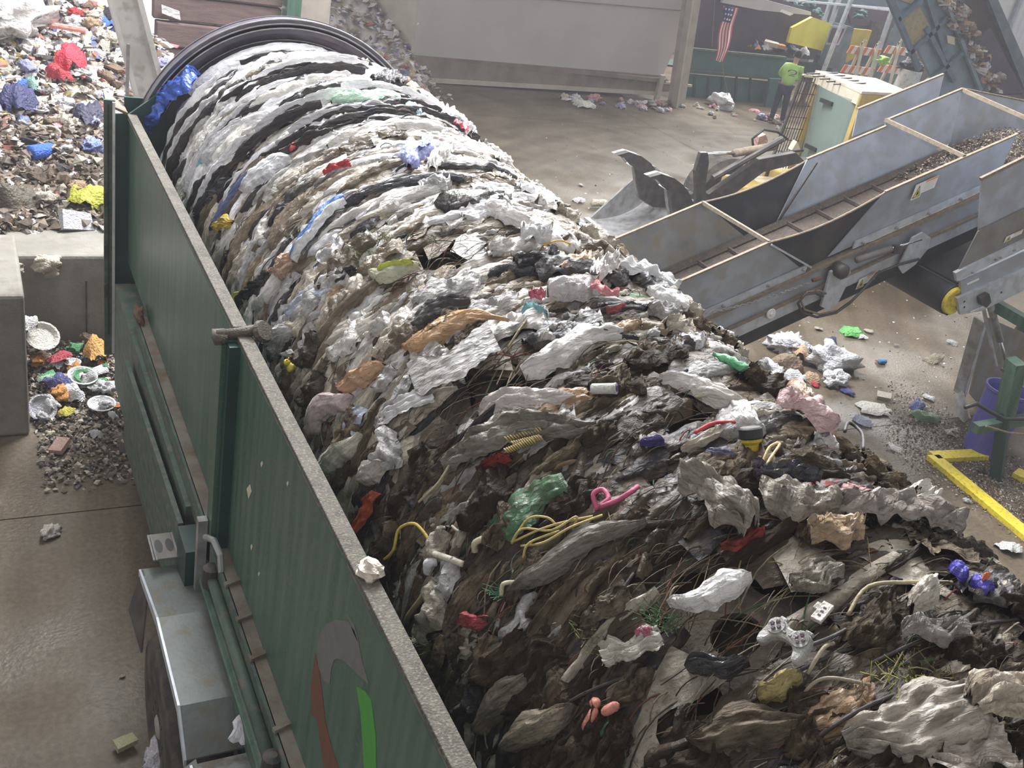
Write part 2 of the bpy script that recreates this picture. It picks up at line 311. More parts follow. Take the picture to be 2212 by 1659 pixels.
mb.grid(40, 1, lambda u, v: dp(th1 + u * (2 * PI - (th1 - th0)), YN + v * (YF - YN + .1), 1.0))
dr = mb.build('punched_drum', M['drum'], tr)
# far ring: stepped flanges
for k, (r0, r1, y0, y1) in enumerate(((1.0, 1.10, 8.40, 8.55), (1.10, 1.17, 8.44, 8.5), (1.17, 1.21, 8.36, 8.52), (1.24, 1.28, 8.34, 8.5))):
    mb = MB(); n = 96
    for q in range(n + 1):
        a = 2 * PI * q / n; mb.v += [dp(a, y0, r0), dp(a, y0, r1), dp(a, y1, r1), dp(a, y1, r0)]
    mb.f = [(4 * q + e, 4 * q + (e + 1) % 4, 4 * q + 4 + (e + 1) % 4, 4 * q + 4 + e) for q in range(n) for e in range(4)]
    mb.build('ring_flange', M['ring'], tr, smooth=False)
mb = MB(); n = 96
for q in range(n + 1):
    a = 2 * PI * q / n; mb.v += [dp(a, 8.46, 1.0), dp(a, 8.46, 1.285)]
mb.f = [(2 * q, 2 * q + 1, 2 * q + 3, 2 * q + 2) for q in range(n)]
mb.build('ring_plate', M['ring'], tr)
for r_ in (1.285, 1.25, 1.215, 1.175, 1.11): MB().tube([dp(2 * PI * k / 96, 8.335 if r_ > 1.2 else 8.40, r_) for k in range(96)], .006, 5, closed=True).build('ring_rib', M['steel'], tr, smooth=True)
# side panels (x = 1.115), two leaves meeting at the post
PX, ZT, ZB = 1.115, 2.62, 1.40
MB().box((PX, 4.50, ZB), (PX + .035, 8.27, ZT)).build('side_panel', M['green'], tr, bevel=.004)
MB().box((PX - .005, -.2, ZB - .02), (PX + .03, 4.40, ZT)).build('side_panel', M['green'], tr, bevel=.004)
MB().box((PX - .01, 4.52, ZT), (PX + .06, 8.30, ZT + .022)).build('top_rail', M['rim_dirt'], tr, bevel=.004)
MB().box((PX - .012, -.2, ZT), (PX + .06, 4.44, ZT + .022)).build('top_rail', M['rim_dirt'], tr, bevel=.004)
MB().tube([(PX + .0, -.2, ZT - .012), (PX, 8.27, ZT - .012)], .012, 6).build('rail_edge', M['green_dusty'], tr)
# post between the leaves
mb = MB().box((PX - .085, 4.42, .95), (PX - .005, 4.46, ZT)).box((PX - .085, 4.46, .95), (PX - .070, 4.53, ZT)); mb.build('post', M['green'], tr)
MB().box((PX - .06, 4.36, .95), (PX - .002, 4.42, ZT - .01)).build('post_web', M['green_dark'], tr)
mb = MB().tube([(PX - .10, 4.45, ZT + .01), (PX + .0, 4.44, ZT + .03), (PX + .10, 4.43, ZT + .05)], [.032, .026, .03], 10); mb.box((PX - .12, 4.41, ZT - .02), (PX - .06, 4.49, ZT + .03))
mb.build('hinge_pin', M['rim_dirt'], tr, smooth=True)
for s_ in (0,):
    MB().lathe((PX + .10, 4.43, ZT + .03), (.4, -.5, .5), [(.05, 0), (.06, .02), (.05, .04)], 14).build('hinge_collar', M['rim_dirt'], tr)
# dusty ledge below the panel
MB().prism([(1.045, 0, ZB - .01), (PX + .01, 0, ZB - .01), (PX + .01, 0, ZB - .04), (1.045, 0, ZB - .05)], (0, 7.25, 0)).build('ledge', M['ledge'], tr)
MB().box((1.03, 0, ZB - .16), (1.05, 7.2, ZB - .01)).build('ledge_lip', M['green_dusty'], tr)
MB().blob((1.06, 7.2, 1.43), (.035, .12, .06), .4, 3).build('rust_patch', M['rust'], tr)
for y in (4.05, 3.78, 3.5, 3.05, 2.5, 2.1): MB().bar((1.03, y, ZB), (PX + .01, y + .03, ZB), .025, .02).build('ledge_strap', M['ledge'], tr)
# tubes running under the ledge
MB().tube([(1.0, 0.2, 1.20), (1.0, 4.35, 1.20)], .035, 10).build('side_tube', M['green'], tr, smooth=True)
MB().box((.985, 2.0, 1.03), (1.0, 4.0, 1.12)).build('side_rail', M['green_dusty'], tr)
for (y0, y1) in ((4.25, 3.0), (2.95, 1.6)):
    MB().tube([(1.005, y0, 1.30), (1.005, y1, 1.30)], .028, 10).build('hose_pipe', M['green_dusty'], tr, smooth=True)
    MB().lathe((1.005, y0, 1.24), (0, 0, 1), [(.045, 0), (.05, .03), (.045, .12), (.02, .13)], 12).build('pipe_joint', M['dark_steel'], tr)
mb = MB().bar((1.0, 4.5, 1.0), (1.0, 4.5, 1.5), .05, .05); mb.tube([(1.0, 4.4, 1.45), (1.02, 4.3, 1.5), (1.04, 4.22, 1.46), (1.04, 4.18, 1.38)], .018, 8); mb.build('latch', M['steel'], tr)
# lower body
mb = MB().prism([(1.0, 8.15, .30), (1.0, 8.15, 1.26), (1.0, 4.95, 1.26), (1.0, 4.95, .45), (1.0, 6.0, .30)], (.6, 0, 0)); mb.build('lower_body', M['green_dusty'], tr)
MB().prism([(.94, 7.1, .35), (.94, 7.1, 1.1), (.94, 4.85, 1.22), (.94, 4.85, .55)], (.03, 0, 0)).build('body_door', M['green_dusty'], tr)
MB().box((.93, 4.55, .55), (1.05, 4.80, 1.24)).build('body_post', M['green_dark'], tr)
MB().box((1.05, .3, .62), (1.5, 8.2, .85)).build('chassis_beam', M['green_dark'], tr)
MB().box((3.4, .3, .62), (3.8, 8.2, .85)).build('chassis_beam', M['green_dark'], tr)
for y in (.8, 2.9, 5.0, 7.8): MB().box((1.3, y, .64), (3.6, y + .15, .80)).build('cross_member', M['green_dark'], tr)
MB().box((3.74, 0, 1.3), (3.78, 8.2, 2.0)).build('side_panel', M['green'], tr)
# far leg and end bulkhead
MB().box((1.02, 7.55, 0.03), (1.12, 7.68, .95)).build('stabiliser_leg', M['green_dark'], tr)
MB().box((.96, 7.48, 0), (1.2, 7.74, .03)).build('leg_foot', M['dark_steel'], tr)
MB().prism([(1.01, 8.30, .56), (1.01, 8.30, 2.63), (1.12, 8.30, 2.64), (1.34, 8.30, 2.82), (1.42, 8.30, 2.60), (1.40, 8.30, 1.2), (1.34, 8.30, .56)], (0, .03, 0)).build('end_bulkhead', M['green_dark'], tr)  # bulkhead's shade is put into its darker green
MB().box((.93, 8.26, .54), (1.012, 8.29, 2.75)).build('bulkhead_flange', M['green_dusty'], tr)
MB().box((.958, 8.245, .75), (.965, 8.262, 2.72)).build('flange_groove', M['black'], tr)
MB().box((.99, 8.24, .56), (1.01, 8.27, 2.74)).build('flange_groove', M['white_paint'], tr)
MB().prism([(.95, 8.29, 2.70), (1.11, 8.30, 2.63), (1.11, 8.52, 2.63), (.95, 8.52, 2.75)], (0, 0, .02)).build('dusty_ledge_cap', M['ledge'], tr)
MB().box((1.11, 8.5, 2.35), (1.34, 8.53, 2.72)).build('inner_brace', M['green_dark'], tr)
for z in (1.45, 1.1, 1.9): MB().box((.925, 8.22, z), (.94, 8.25, z + .12)).build('flange_bolt', M['dark_steel'], tr)
# lettering-free emblem painted on the panel: grey arch, brown and green blades
def decal(name, pxs, m):
    MB().prism([ax(px, py, PX - .0055) for px, py in pxs], (-.0015, 0, 0)).build(name, m, tr)
decal('emblem_arch', [(688, 1440), (686, 1400), (692, 1370), (706, 1347), (728, 1338), (752, 1342), (766, 1362), (775, 1390), (783, 1430), (797, 1478), (772, 1455), (745, 1428), (730, 1422), (722, 1426), (716, 1445), (713, 1478), (700, 1470)], M['decal_grey'])
decal('emblem_tip', [(748, 1322), (766, 1350), (776, 1392), (764, 1366)], M['decal_grey'])
decal('emblem_brown_blade', [(681, 1412), (690, 1450), (697, 1500), (703, 1560), (716, 1610), (732, 1659), (700, 1662), (692, 1600), (684, 1550), (673, 1545), (672, 1480)], M['decal_brown'])
decal('emblem_green_blade', [(771, 1482), (790, 1494), (802, 1512), (806, 1540), (812, 1590), (813, 1662), (787, 1662), (784, 1600), (779, 1540)], M['decal_green'])
for px, py in ((1060 / 2.3 + 78, 1050), ): pass
for (px, py, h) in ((539, 1062, 16), (566, 1003, 7), (622, 1045, 6), (544, 1182, 7), (560, 1240, 5)):
    MB().prism([ax(px - h * .35, py - h * .4, PX - .006), ax(px + h * .1, py - h, PX - .006), ax(px + h * .3, py, PX - .006), ax(px - h * .1, py + h, PX - .006)], (-.002, 0, 0)).build('paint_chip', M['cream'], tr)

# wheels and fenders
def wheel(yc, muddy):
    mb = MB(); prof = [(.20, -.02), (.30, -.03), (.46, -.02), (.50, .03), (.51, .13), (.50, .23), (.46, .28), (.30, .29), (.20, .28)]
    w = mb.lathe((.735, yc, .51), (1, 0, 0), prof, 40).build('wheel', M['tyre'], tr, smooth=True)
    MB().lathe((.725, yc, .51), (1, 0, 0), [(.27, -.005), (.28, .01), (.20, .05), (.08, .06), (.08, .0), (.05, -.02)], 32).build('wheel_rim', M['steel'], w, smooth=True)
    for k in range(8):
        a = k * PI / 4; MB().lathe((.71, yc + .14 * math.cos(a), .51 + .14 * math.sin(a)), (1, 0, 0), [(.014, 0), (.014, .07)], 6).build('wheel_nut', M['dark_steel'], w)
wheel(4.02, 0); wheel(2.82, 1)
def fender(y1, z1, y2, z2, y3, y4, z4, m):
    xa_, xb_ = .74, 1.06
    MB().prism([(xa_, y1, z1), (xa_, y2, z2), (xa_, y3, z2), (xa_, y4, z4), (xa_, y4, z4 - .01), (xa_, y3 + .002, z2 - .012), (xa_, y2 - .003, z2 - .012), (xa_, y1, z1 - .014)], (xb_ - xa_, 0, 0)).build('fender', m, tr)
    MB().prism([(xa_ - .012, y1, z1), (xa_ - .012, y2, z2 + .006), (xa_ - .012, y3, z2 + .006), (xa_ - .012, y4, z4), (xa_ - .012, y4, z4 - .05), (xa_ - .012, y3 + .01, z2 - .05), (xa_ - .012, y2 - .01, z2 - .05), (xa_ - .012, y1, z1 - .05)], (.012, 0, 0)).build('fender_lip', M['galv_light'], tr)
    MB().prism([(xb_, y1, z1 - .02), (xb_, y2, z2 - .02), (xb_, y2 - .3, z2 - .05), (xb_ + .05, y2 - .15, z2 - .1), (xb_ + .04, y1, z1 - .1)], (.01, 0, 0)).build('fender_bracket', M['dark_steel'], tr)
fender(4.84, .93, 4.24, 1.08, 3.60, 3.40, .93, M['fender'])
fender(3.28, 1.03, 2.90, 1.08, 2.35, 2.1, .93, M['fender_muddy'])
MB().prism([(.70, 3.30, .98), (.76, 3.30, 1.03), (.76, 3.20, 1.03), (.70, 3.18, .98)], (0, 0, .012)).build('fender_corner', M['fender'], tr)
MB().prism([(.66, 4.75, .72), (.74, 4.82, .94), (.74, 4.60, .98), (.68, 4.40, .70)], (.01, 0, 0)).build('fender_flap', M['dark_steel'], tr)
# bracket with two oval lamp holes
br = MB().box((.80, 4.78, 1.02), (.95, 5.02, 1.035)).build('lamp_bracket', M['galv_dusty_shaded'], tr, bevel=.003)
for x in (.845, .905):
    mb = MB(); mb.add([(x + .022 * math.cos(a), 4.90 + .062 * math.sin(a), 1.0365) for a in [k * PI / 8 for k in range(16)]], [tuple(range(16))]); mb.build('oval_hole', M['black'], br)
for x in (.80, .815, .935, .95): MB().tube([(x, 4.76, 1.045), (x, 5.0, 1.045)], .006, 6).build('bracket_wire', M['steel'], br)

# ------------------------------------------------------------------ folded paper on the trailer, foam lump on the rail
def crumple(seed, sx, sy, sz, n=9, amp=.5, fold=0.):
    """crumpled sheet: local xy footprint, z lift"""
    mb = MB(); rnd = random.Random(seed); o = Vector((rnd.random() * 50, rnd.random() * 50, 0))
    edge = [1 - .35 * rnd.random() for _ in range(16)]
    def fn(u, v):
        x, y = u * 2 - 1, v * 2 - 1; a = math.atan2(y, x) / (2 * PI) * 16 % 16; k = int(a); e = edge[k] * (1 - (a - k)) + edge[(k + 1) % 16] * (a - k)
        m = max(abs(x), abs(y)); q = (1 - .18 * (abs(x * y))) * (1 - m * (1 - e))
        h = noise.noise(Vector((x * 1.3, y * 1.3, 0)) + o) * .8 + noise.noise(Vector((x * 3.4, y * 3.4, 5)) + o) * .45
        h = (h * amp + (1 - m ** 2) * .75)
        return (x * q * sx / 2, y * q * sy / 2, h * sz + abs(x) * fold * sz)
    mb.grid(n, n, fn); return mb
tag(crumple(3, .20, .14, .03, 6).build('white_paper', M['litter'], color=(.72, .70, .74), loc=(0, 0, 0)), 'folded white paper standing between the two grey fenders', 'paper')
pp = TMP[-1]; pp.location = (1.0, 3.37, 1.09); pp.rotation_euler = (.3, -.5, .8)
tag(MB().prism([(-.06, 0, 0), (.05, 0, 0), (.06, .11, .01), (-.04, .12, 0)], (0, 0, .004)).build('paper_scrap', M['litter'], color=(.66, .63, .68), loc=(0, 0, 0)), 'pale paper scrap leaning upright behind the folded white paper', 'paper')
pp = TMP[-1]; pp.location = (1.06, 3.50, 1.06); pp.rotation_euler = (1.0, .3, .3)
q = ax(795, 1302, 1.15)
tag(MB().blob((0, 0, 0), (.045, .05, .035), .22, 4, 18, 12, 3).build('foam_lump', M['litter'], color=(.75, .66, .56), loc=(0, 0, 0)), 'pale foam lump sitting on the top rail of the green panel', 'foam')
TMP[-1].location = (1.15, 2.56, ZT + .04)

# ------------------------------------------------------------------ MAIN BELT CONVEYOR (runs along +x, rises 23 degrees)
SL = .425
def wz(x): return 2.145 + SL * (x - 6.81)         # wall top
cv = thing('belt_conveyor', 'long galvanised trough conveyor rising away from the drum side', 'conveyor', (8.5, 7.5, 0))
def side(x0, x1, y, out, name, m, drop0=.55, ztop=None, cut=0.0, cut1=0.0, th=.012):
    """one wall plate: top edge at y, foot at y+out"""
    zt = ztop or wz
    a, b_ = (x0 , y, zt(x0)), (x1, y, zt(x1)); c, d = (x1 + cut1, y + out, zt(x1 + cut1) - drop0), (x0 + cut, y + out, zt(x0 + cut) - drop0)
    o = MB().prism([a, b_, c, d], (0, th if out > 0 else -th, 0)).build(name, m, cv)
    MB().bar((x0, y, zt(x0)), (x1, y, zt(x1)), .03, .018).build('wall_edge', M['tan_edge'], cv)
    return o
# far wall (inner face visible): lower plate, rubber, upper plates
side(4.1, 6.81, 8.12, -.10, 'wall_plate', M['galv_dusty_shaded'], .60, cut1=.62)  # inner face: dust plus shade, both in the colour
side(8.06, 9.07, 8.12, -.10, 'wall_plate', M['galv'], .60, cut=-.25, cut1=.9)
side(9.07, 10.1, 8.16, -.10, 'wall_plate', M['galv'], .60, ztop=lambda x: wz(x) + .05)
side(10.1, 12.4, 8.16, -.10, 'wall_plate', M['galv'], .75, ztop=lambda x: wz(10.1) + .05 - .05 * (x - 10.1))
side(8.9, 10.05, 8.45, -.05, 'wall_plate', M['galv'], .30, ztop=lambda x: wz(x) + .16)
def rub(y, out, sag):
    def fn(u, v):
        x = 6.81 + u * 1.38; z = wz(x) - sag * math.sin(PI * u); return (x, y + out * v + .03 * math.sin(PI * u) * (1 - v), z - .60 * v - .0)
    MB().grid(16, 5, fn).build('rubber_wall', M['rubber'], cv, smooth=True)
    MB().tube([(6.81 + u * 1.38, y + .03 * math.sin(PI * u), wz(6.81 + u * 1.38) - sag * math.sin(PI * u)) for u in [k / 14 for k in range(15)]], .011, 6).build('wall_edge', M['tan_edge'], cv)
rub(8.12, -.10, .10); rub(7.0, .10, .10)
# near wall (outer face visible)
side(4.1, 6.81, 7.0, .06, 'wall_plate', M['galv'], .56, cut1=.60)
side(8.12, 9.74, 7.0, .06, 'wall_plate', M['galv'], .56, cut=-.40, cut1=.05)
MB().bar((6.81, 7.0, 2.145), (6.81, 8.12, 2.145), .035, .035).build('cross_brace', M['tan_edge'], cv)
MB().bar((9.07, 7.0, 3.115), (9.07, 8.16, 3.165), .04, .04).build('cross_brace', M['tan_edge'], cv)
MB().bar((10.1, 8.16, 3.58), (10.1, 7.0, 3.50), .04, .04).build('cross_brace', M['tan_edge'], cv)
MB().bar((6.83, 6.985, 2.13), (7.50, 7.03, 1.87), .025, .02).build('hinge_strip', M['galv_light'], cv)
MB().bar((8.10, 8.0, 2.68), (7.83, 8.01, 2.0), .02, .02).build('hinge_strip', M['dark_steel'], cv)
# belt with cleats
BZ = lambda x: wz(x) - .62
MB().prism([(4.0, 7.12, BZ(4.0)), (10.6, 7.12, BZ(10.6)), (10.6, 7.12, BZ(10.6) - .02), (4.0, 7.12, BZ(4.0) - .02)], (0, .86, 0)).build('belt', M['belt'], cv)
for k in range(18):
    x = 4.3 + k * .36; MB().bar((x, 7.14, BZ(x) + .018), (x, 7.95, BZ(x) + .018), .035, .035).build('belt_cleat', M['belt'], cv)
MB().prism([(4.0, 7.10, BZ(4.0) + .05), (10.3, 7.10, BZ(10.3) + .05), (10.3, 7.16, BZ(10.3) + .015), (4.0, 7.16, BZ(4.0) + .015)], (0, 0, -.02)).build('skirt_strip', M['belt'], cv)
MB().prism([(4.0, 7.98, BZ(4.0) + .07), (10.3, 7.98, BZ(10.3) + .07), (10.3, 7.92, BZ(10.3) + .02), (4.0, 7.92, BZ(4.0) + .02)], (0, 0, -.02)).build('skirt_strip', M['belt'], cv)
# near side frame: flange, dusty ledge, channel, white line, belt return
def strip(x0, x1, d0, d1, y, m, name, th=.02, y1=None):
    MB().prism([(x0, y, wz(x0) - d0), (x1, y, wz(x1) - d0), (x1, y1 if y1 else y, wz(x1) - d1), (x0, y1 if y1 else y, wz(x0) - d1)], (0, th, 0)).build(name, m, cv)
strip(4.1, 7.45, .52, .60, 7.03, M['galv_light'], 'bolt_flange', .02); strip(8.0, 9.74, .50, .58, 7.03, M['galv_light'], 'bolt_flange', .02)
strip(4.1, 9.8, .60, .64, 7.0, M['tan_edge'], 'frame_ledge', .09)
strip(4.1, 9.8, .64, .86, 7.04, M['galv'], 'side_channel', .03)
strip(4.1, 9.8, .86, .89, 7.0, M['tan_edge'], 'frame_ledge', .05)
strip(4.1, 9.9, .89, 1.04, 7.02, M['galv_light'], 'lower_channel', .03)
strip(4.1, 9.9, 1.05, 1.24, 7.06, M['belt_dark'], 'return_belt', .9)
strip(4.1, 9.9, .64, 1.04, 8.06, M['galv_dusty_shaded'], 'side_channel', .03)
for x in (4.9, 5.5, 6.1, 6.5, 7.0, 7.4, 8.1, 8.5, 8.9, 9.3, 9.65):
    MB().lathe((x, 7.03, wz(x) - .55), (0, -1, 0), [(.018, 0), (.018, .02), (.009, .022), (.009, .04)], 6).build('bolt', M['steel'], cv)
for x in (5.2, 6.3, 6.9, 8.4): MB().lathe((x, 7.04, wz(x) - .88), (0, -1, 0), [(.016, 0), (.016, .03)], 6).build('bolt', M['steel'], cv)
for x in (6.9, 8.3, 9.4): MB().lathe((x, 7.15, BZ(x) - .28), (0, 1, 0), [(.06, 0), (.06, .8)], 14).build('return_roller', M['dark_steel'], cv)
MB().lathe((7.13, 7.0, 1.375), (0, -1, 0), [(.052, 0), (.058, .01), (.052, .02), (.02, .021), (.018, .035)], 24).build('roller_cap', M['sign_white'], cv, smooth=False)
# folding hinge: motor bracket, hose loop, hydraulic ram
mb = MB().prism([ay(px, py, 6.98) for px, py in [(1790, 585), (1820, 570), (1832, 600), (1805, 655), (1785, 668), (1770, 660)]], (0, -.03, 0)); mb.build('hinge_bracket', M['galv_light'], cv, bevel=.004)
q = ay(1808, 580, 6.98); MB().lathe(q + Vector((0, .02, 0)), (0, -1, 0), [(.075, 0), (.08, .05), (.08, .12), (.06, .14), (.03, .15)], 20).build('hinge_motor', M['dark_steel'], cv, smooth=True)
MB().lathe(q + Vector((.06, .0, -.02)), (0, -1, 0), [(.045, 0), (.045, .10), (.02, .11)], 16).build('motor_cap', M['steel'], cv)
hp = [(1985, 560), (1940, 572), (1895, 590), (1865, 625), (1835, 655), (1805, 676), (1765, 685), (1732, 675), (1724, 655), (1738, 636), (1762, 633), (1778, 640)]
MB().tube([ay(a, b_, 6.93) for a, b_ in hp], .014, 8).build('hydraulic_hose', M['dark_steel'], cv, smooth=True)
MB().tube([ay(a + 6, b_ - 6, 6.95) for a, b_ in hp[2:]], .012, 8).build('hydraulic_hose', M['tan_edge'], cv, smooth=True)
a, b_ = ay(1850, 562, 6.96), ay(1925, 537, 6.96); MB().lathe(a, b_ - a, [(.035, 0), (.035, (b_ - a).length)], 14).build('ram_barrel', M['galv_dusty_shaded'], cv, smooth=True)
c_ = ay(1990, 517, 6.96); MB().lathe(b_, c_ - b_, [(.014, 0), (.014, (c_ - b_).length)], 12).build('ram_rod', M['chrome'], cv, smooth=True)
MB().prism([ay(px, py, 6.97) for px, py in [(1968, 512), (1990, 500), (2008, 512), (2003, 535), (1975, 570), (1948, 590), (1938, 575)]], (0, -.02, 0)).build('ram_bracket', M['galv_light'], cv, bevel=.003)
MB().box(tuple(ay(1925, 535, 6.98) - Vector((0, .06, .05))), tuple(ay(1925, 535, 6.98) + Vector((.12, .0, .04)))).build('ram_block', M['dark_steel'], cv, bevel=.004)
# safety chain along the lower frame
ch0, ch1 = ay(1440, 690, 6.96), ay(1745, 612, 6.96); nL = 46
for k in range(nL):
    u = k / (nL - 1); c_ = ch0.lerp(ch1, u) + Vector((0, 0, -.06 * math.sin(PI * u))); d = (ch1 - ch0).normalized(); w_ = Vector((0, 1, 0)) if k % 2 else Vector((0, 0, 1)).cross(d).cross(d)
    MB().tube([c_ + d * .022 * math.cos(a) + w_.normalized() * .011 * math.sin(a) for a in [j * PI / 4 for j in range(8)]], .0045, 5, closed=True).build('chain_link', M['steel'], cv)
MB().lathe(ay(1755, 606, 6.95), (1, 0, .3), [(.02, 0), (.025, .03), (.02, .10)], 8).build('chain_shackle', M['rust'], cv)
# printed warning labels, flat on the plates
def warn(c, ux, uy, w, h, yv, par, full=True):
    def P(a, b_): return c + ux * a + uy * b_ + Vector((0, -yv, 0))
    def quad(a0, b0, a1, b1, m, name, k):
        MB().prism([P(a0, b0) + Vector((0, -k, 0)), P(a1, b0) + Vector((0, -k, 0)), P(a1, b1) + Vector((0, -k, 0)), P(a0, b1) + Vector((0, -k, 0))], (0, -.001, 0)).build(name, m, lab)
    lab = MB().prism([P(0, 0), P(.42 * w, 0), P(.42 * w, h), P(0, h)], (0, -.001, 0)).build('warning_label', M['sign_white'], par)
    quad(.42 * w, .22 * h, w, h, M['sign_white'], 'label_text_field', .0005)
    MB().prism([P(.04 * w, .1 * h) + Vector((0, -.002, 0)), P(.38 * w, .1 * h) + Vector((0, -.002, 0)), P(.21 * w, .85 * h) + Vector((0, -.002, 0))], (0, -.001, 0)).build('label_triangle', M['sign_ink'], lab)
    MB().prism([P(.08 * w, .16 * h) + Vector((0, -.003, 0)), P(.34 * w, .16 * h) + Vector((0, -.003, 0)), P(.21 * w, .73 * h) + Vector((0, -.003, 0))], (0, -.001, 0)).build('label_yellow', M['sign_yellow'], lab)
    MB().prism([P(.15 * w, .22 * h) + Vector((0, -.004, 0)), P(.28 * w, .24 * h) + Vector((0, -.004, 0)), P(.26 * w, .38 * h) + Vector((0, -.004, 0)), P(.20 * w, .58 * h) + Vector((0, -.004, 0)), P(.17 * w, .40 * h) + Vector((0, -.004, 0))], (0, -.0005, 0)).build('label_symbol', M['sign_ink'], lab)
    quad(.46 * w, .86 * h, .97 * w, .98 * h, M['sign_orange'], 'label_heading', .002)
    for k in range(4): quad(.47 * w, (.74 - .13 * k) * h, (.94 - .07 * (k % 2)) * w, (.77 - .13 * k) * h, M['sign_grey'], 'label_text_line', .002)
ux, uy = Vector((.92, 0, .39)), Vector((0.0, 0, 1))
warn(ay(1966, 434, 6.985), ux, uy, .30, .17, .0, cv)
warn(ay(1848, 626, 7.0), ux, uy, .24, .12, .0, cv)
# small shredded waste lying on the belt head
def scatter_stuff(name, label, cat, n, posfn, size, pal, matn='litter_stuff', seed=1, flat=.5):
    rnd = random.Random(seed); V, Fc, Cc = [], [], []
    for _ in range(n):
        p_, up = posfn(rnd); s_ = size[0] + (size[1] - size[0]) * rnd.random() ** 2; c = rnd.choice(pal); k = .75 + .4 * rnd.random(); c = tuple(min(1, v * k) for v in c)
        Mx = Matrix.Rotation(rnd.random() * 6.28, 3, 'Z') @ Matrix.Rotation((rnd.random() - .5) * 1.6, 3, 'X') @ Matrix.Rotation((rnd.random() - .5) * 1.6, 3, 'Y')
        b0 = len(V); a_, bb, cc = s_, s_ * (.35 + .6 * rnd.random()), s_ * flat * (.2 + .8 * rnd.random())
        vs = [Vector((a_, 0, 0)), Vector((0, bb, 0)), Vector((-a_ * .8, bb * .2, 0)), Vector((-a_ * .2, -bb, 0)), Vector((.1 * a_, 0, cc)), Vector((.3 * a_, .3 * bb, -cc * .6))]
        V += [tuple(Vector(p_) + Mx @ v) for v in vs]
        fs = [(0, 1, 4), (1, 2, 4), (2, 3, 4), (3, 0, 4), (1, 0, 5), (2, 1, 5), (3, 2, 5), (0, 3, 5)]
        Fc += [tuple(b0 + i for i in f) for f in fs]; Cc += [c] * 6
    me = bpy.data.meshes.new(name); me.from_pydata(V, [], Fc); me.materials.append(M[matn])
    at = me.color_attributes.new('Col', 'FLOAT_COLOR', 'POINT'); at.data.foreach_set('color', [x for c in Cc for x in (*c, 1)])
    o = bpy.data.objects.new(name, me); COL.objects.link(o); TMP.append(o); return tag(o, label, cat, kind='stuff')
PAL_MIX = [(.62, .60, .58), (.55, .50, .42), (.75, .74, .74), (.30, .26, .21), (.16, .13, .11), (.40, .33, .26), (.5, .42, .33), (.10, .09, .10), (.62, .58, .50), (.40, .16, .13), (.16, .20, .36), (.50, .42, .18), (.62, .60, .60), (.65, .6, .62), (.45, .40, .36), (.55, .52, .50)]
PAL_DIRT = [(.16, .12, .09), (.22, .17, .12), (.10, .08, .06), (.30, .25, .19), (.42, .38, .32)]
def beltpos(r):
    x = 9.2 + 2.4 * r.random() ** .8; return (x, 7.2 + .75 * r.random(), BZ(min(x, 10.6)) + .02 + .10 * r.random() * min(1, (x - 9.1))), None
scatter_stuff('belt_debris', 'brown shredded debris heaped on the upper end of the long conveyor', 'debris', 4200, beltpos, (.008, .028), PAL_DIRT[:3] * 4 + PAL_DIRT + [(.35, .30, .25)], seed=5)

# ------------------------------------------------------------------ SECOND CONVEYOR at the right edge, green stand, blue bin
c2 = thing('discharge_conveyor', 'blue-grey steel conveyor with a yellow-ended tail roller on a green stand', 'conveyor', (10.2, 6.6, 0))
Y2 = 6.55
def pz(pxs, y, ext, name, m, par, bevel=0): return MB().prism([ay(a, b_, y) for a, b_ in pxs], ext).build(name, m, par, bevel=bevel)
pz([(2120, 385), (2300, 297), (2300, 408), (2113, 500)], Y2 + .02, (0, .012, 0), 'upper_plate', M['galv'], c2)
pz([(2113, 500), (2300, 408), (2300, 480), (2066, 592)], Y2, (0, .012, 0), 'skirt_plate', M['galv_dusty_shaded'], c2)
pz([(2120, 385), (2300, 297), (2300, 303), (2121, 391)], Y2 - .005, (0, .03, 0), 'plate_edge', M['tan_edge'], c2)
pz([(2064, 590), (2300, 477), (2300, 492), (2068, 608)], Y2 - .03, (0, .04, 0), 'bolt_flange', M['galv_light'], c2)
pz([(2075, 608), (2300, 500), (2300, 575), (2078, 665)], Y2 - .01, (0, .03, 0), 'side_channel', M['galv'], c2)
pz([(2068, 645), (2300, 545), (2300, 585), (2120, 672), (2075, 680)], Y2 - .05, (0, .04, 0), 'lower_channel', M['galv_light'], c2)
pz([(2088, 612), (2114, 600), (2115, 604), (2089, 616)], Y2 - .015, (0, -.003, 0), 'reflective_strip', M['sign_white'], c2)
pz([(2095, 672), (2124, 660), (2125, 664), (2096, 676)], Y2 - .055, (0, -.003, 0), 'reflective_strip', M['sign_white'], c2)
pz([(2110, 640), (2128, 630), (2132, 648), (2122, 660), (2112, 655)], Y2 - .06, (0, -.06, 0), 'roller_bearing', M['dark_steel'], c2)
for px, py in ((2100, 588), (2150, 560), (2160, 556), (2190, 540), (2160, 630), (2080, 650), (2080, 662)): MB().lathe(ay(px, py, Y2 - .03), (0, -1, 0), [(.014, 0), (.014, .02)], 6).build('bolt', M['steel'], c2)
q = ay(2060, 650, Y2 + .02)
MB().lathe(q + Vector((0, .02, 0)), (0, 1, 0), [(.10, -.01), (.17, .0), (.175, .02), (.175, 1.2), (.1, 1.21)], 32).build('tail_roller', M['belt_dark'], c2, smooth=False)
MB().lathe(q, (0, -1, 0), [(.155, -.03), (.15, .02), (.14, .025), (.06, .0), (.05, .03)], 28).build('roller_end', M['yellow'], c2)
dv = Vector((.93, 0, .40))
MB().prism([q + Vector((-.02, .03, .175)), q + Vector((-.02, .03, .2)) , q + Vector((-.02, .03, .2)) + dv * 3, q + Vector((0.02, .03, .17)) + dv * 3], (0, 1.15, 0)).build('belt', M['belt_dark'], c2)
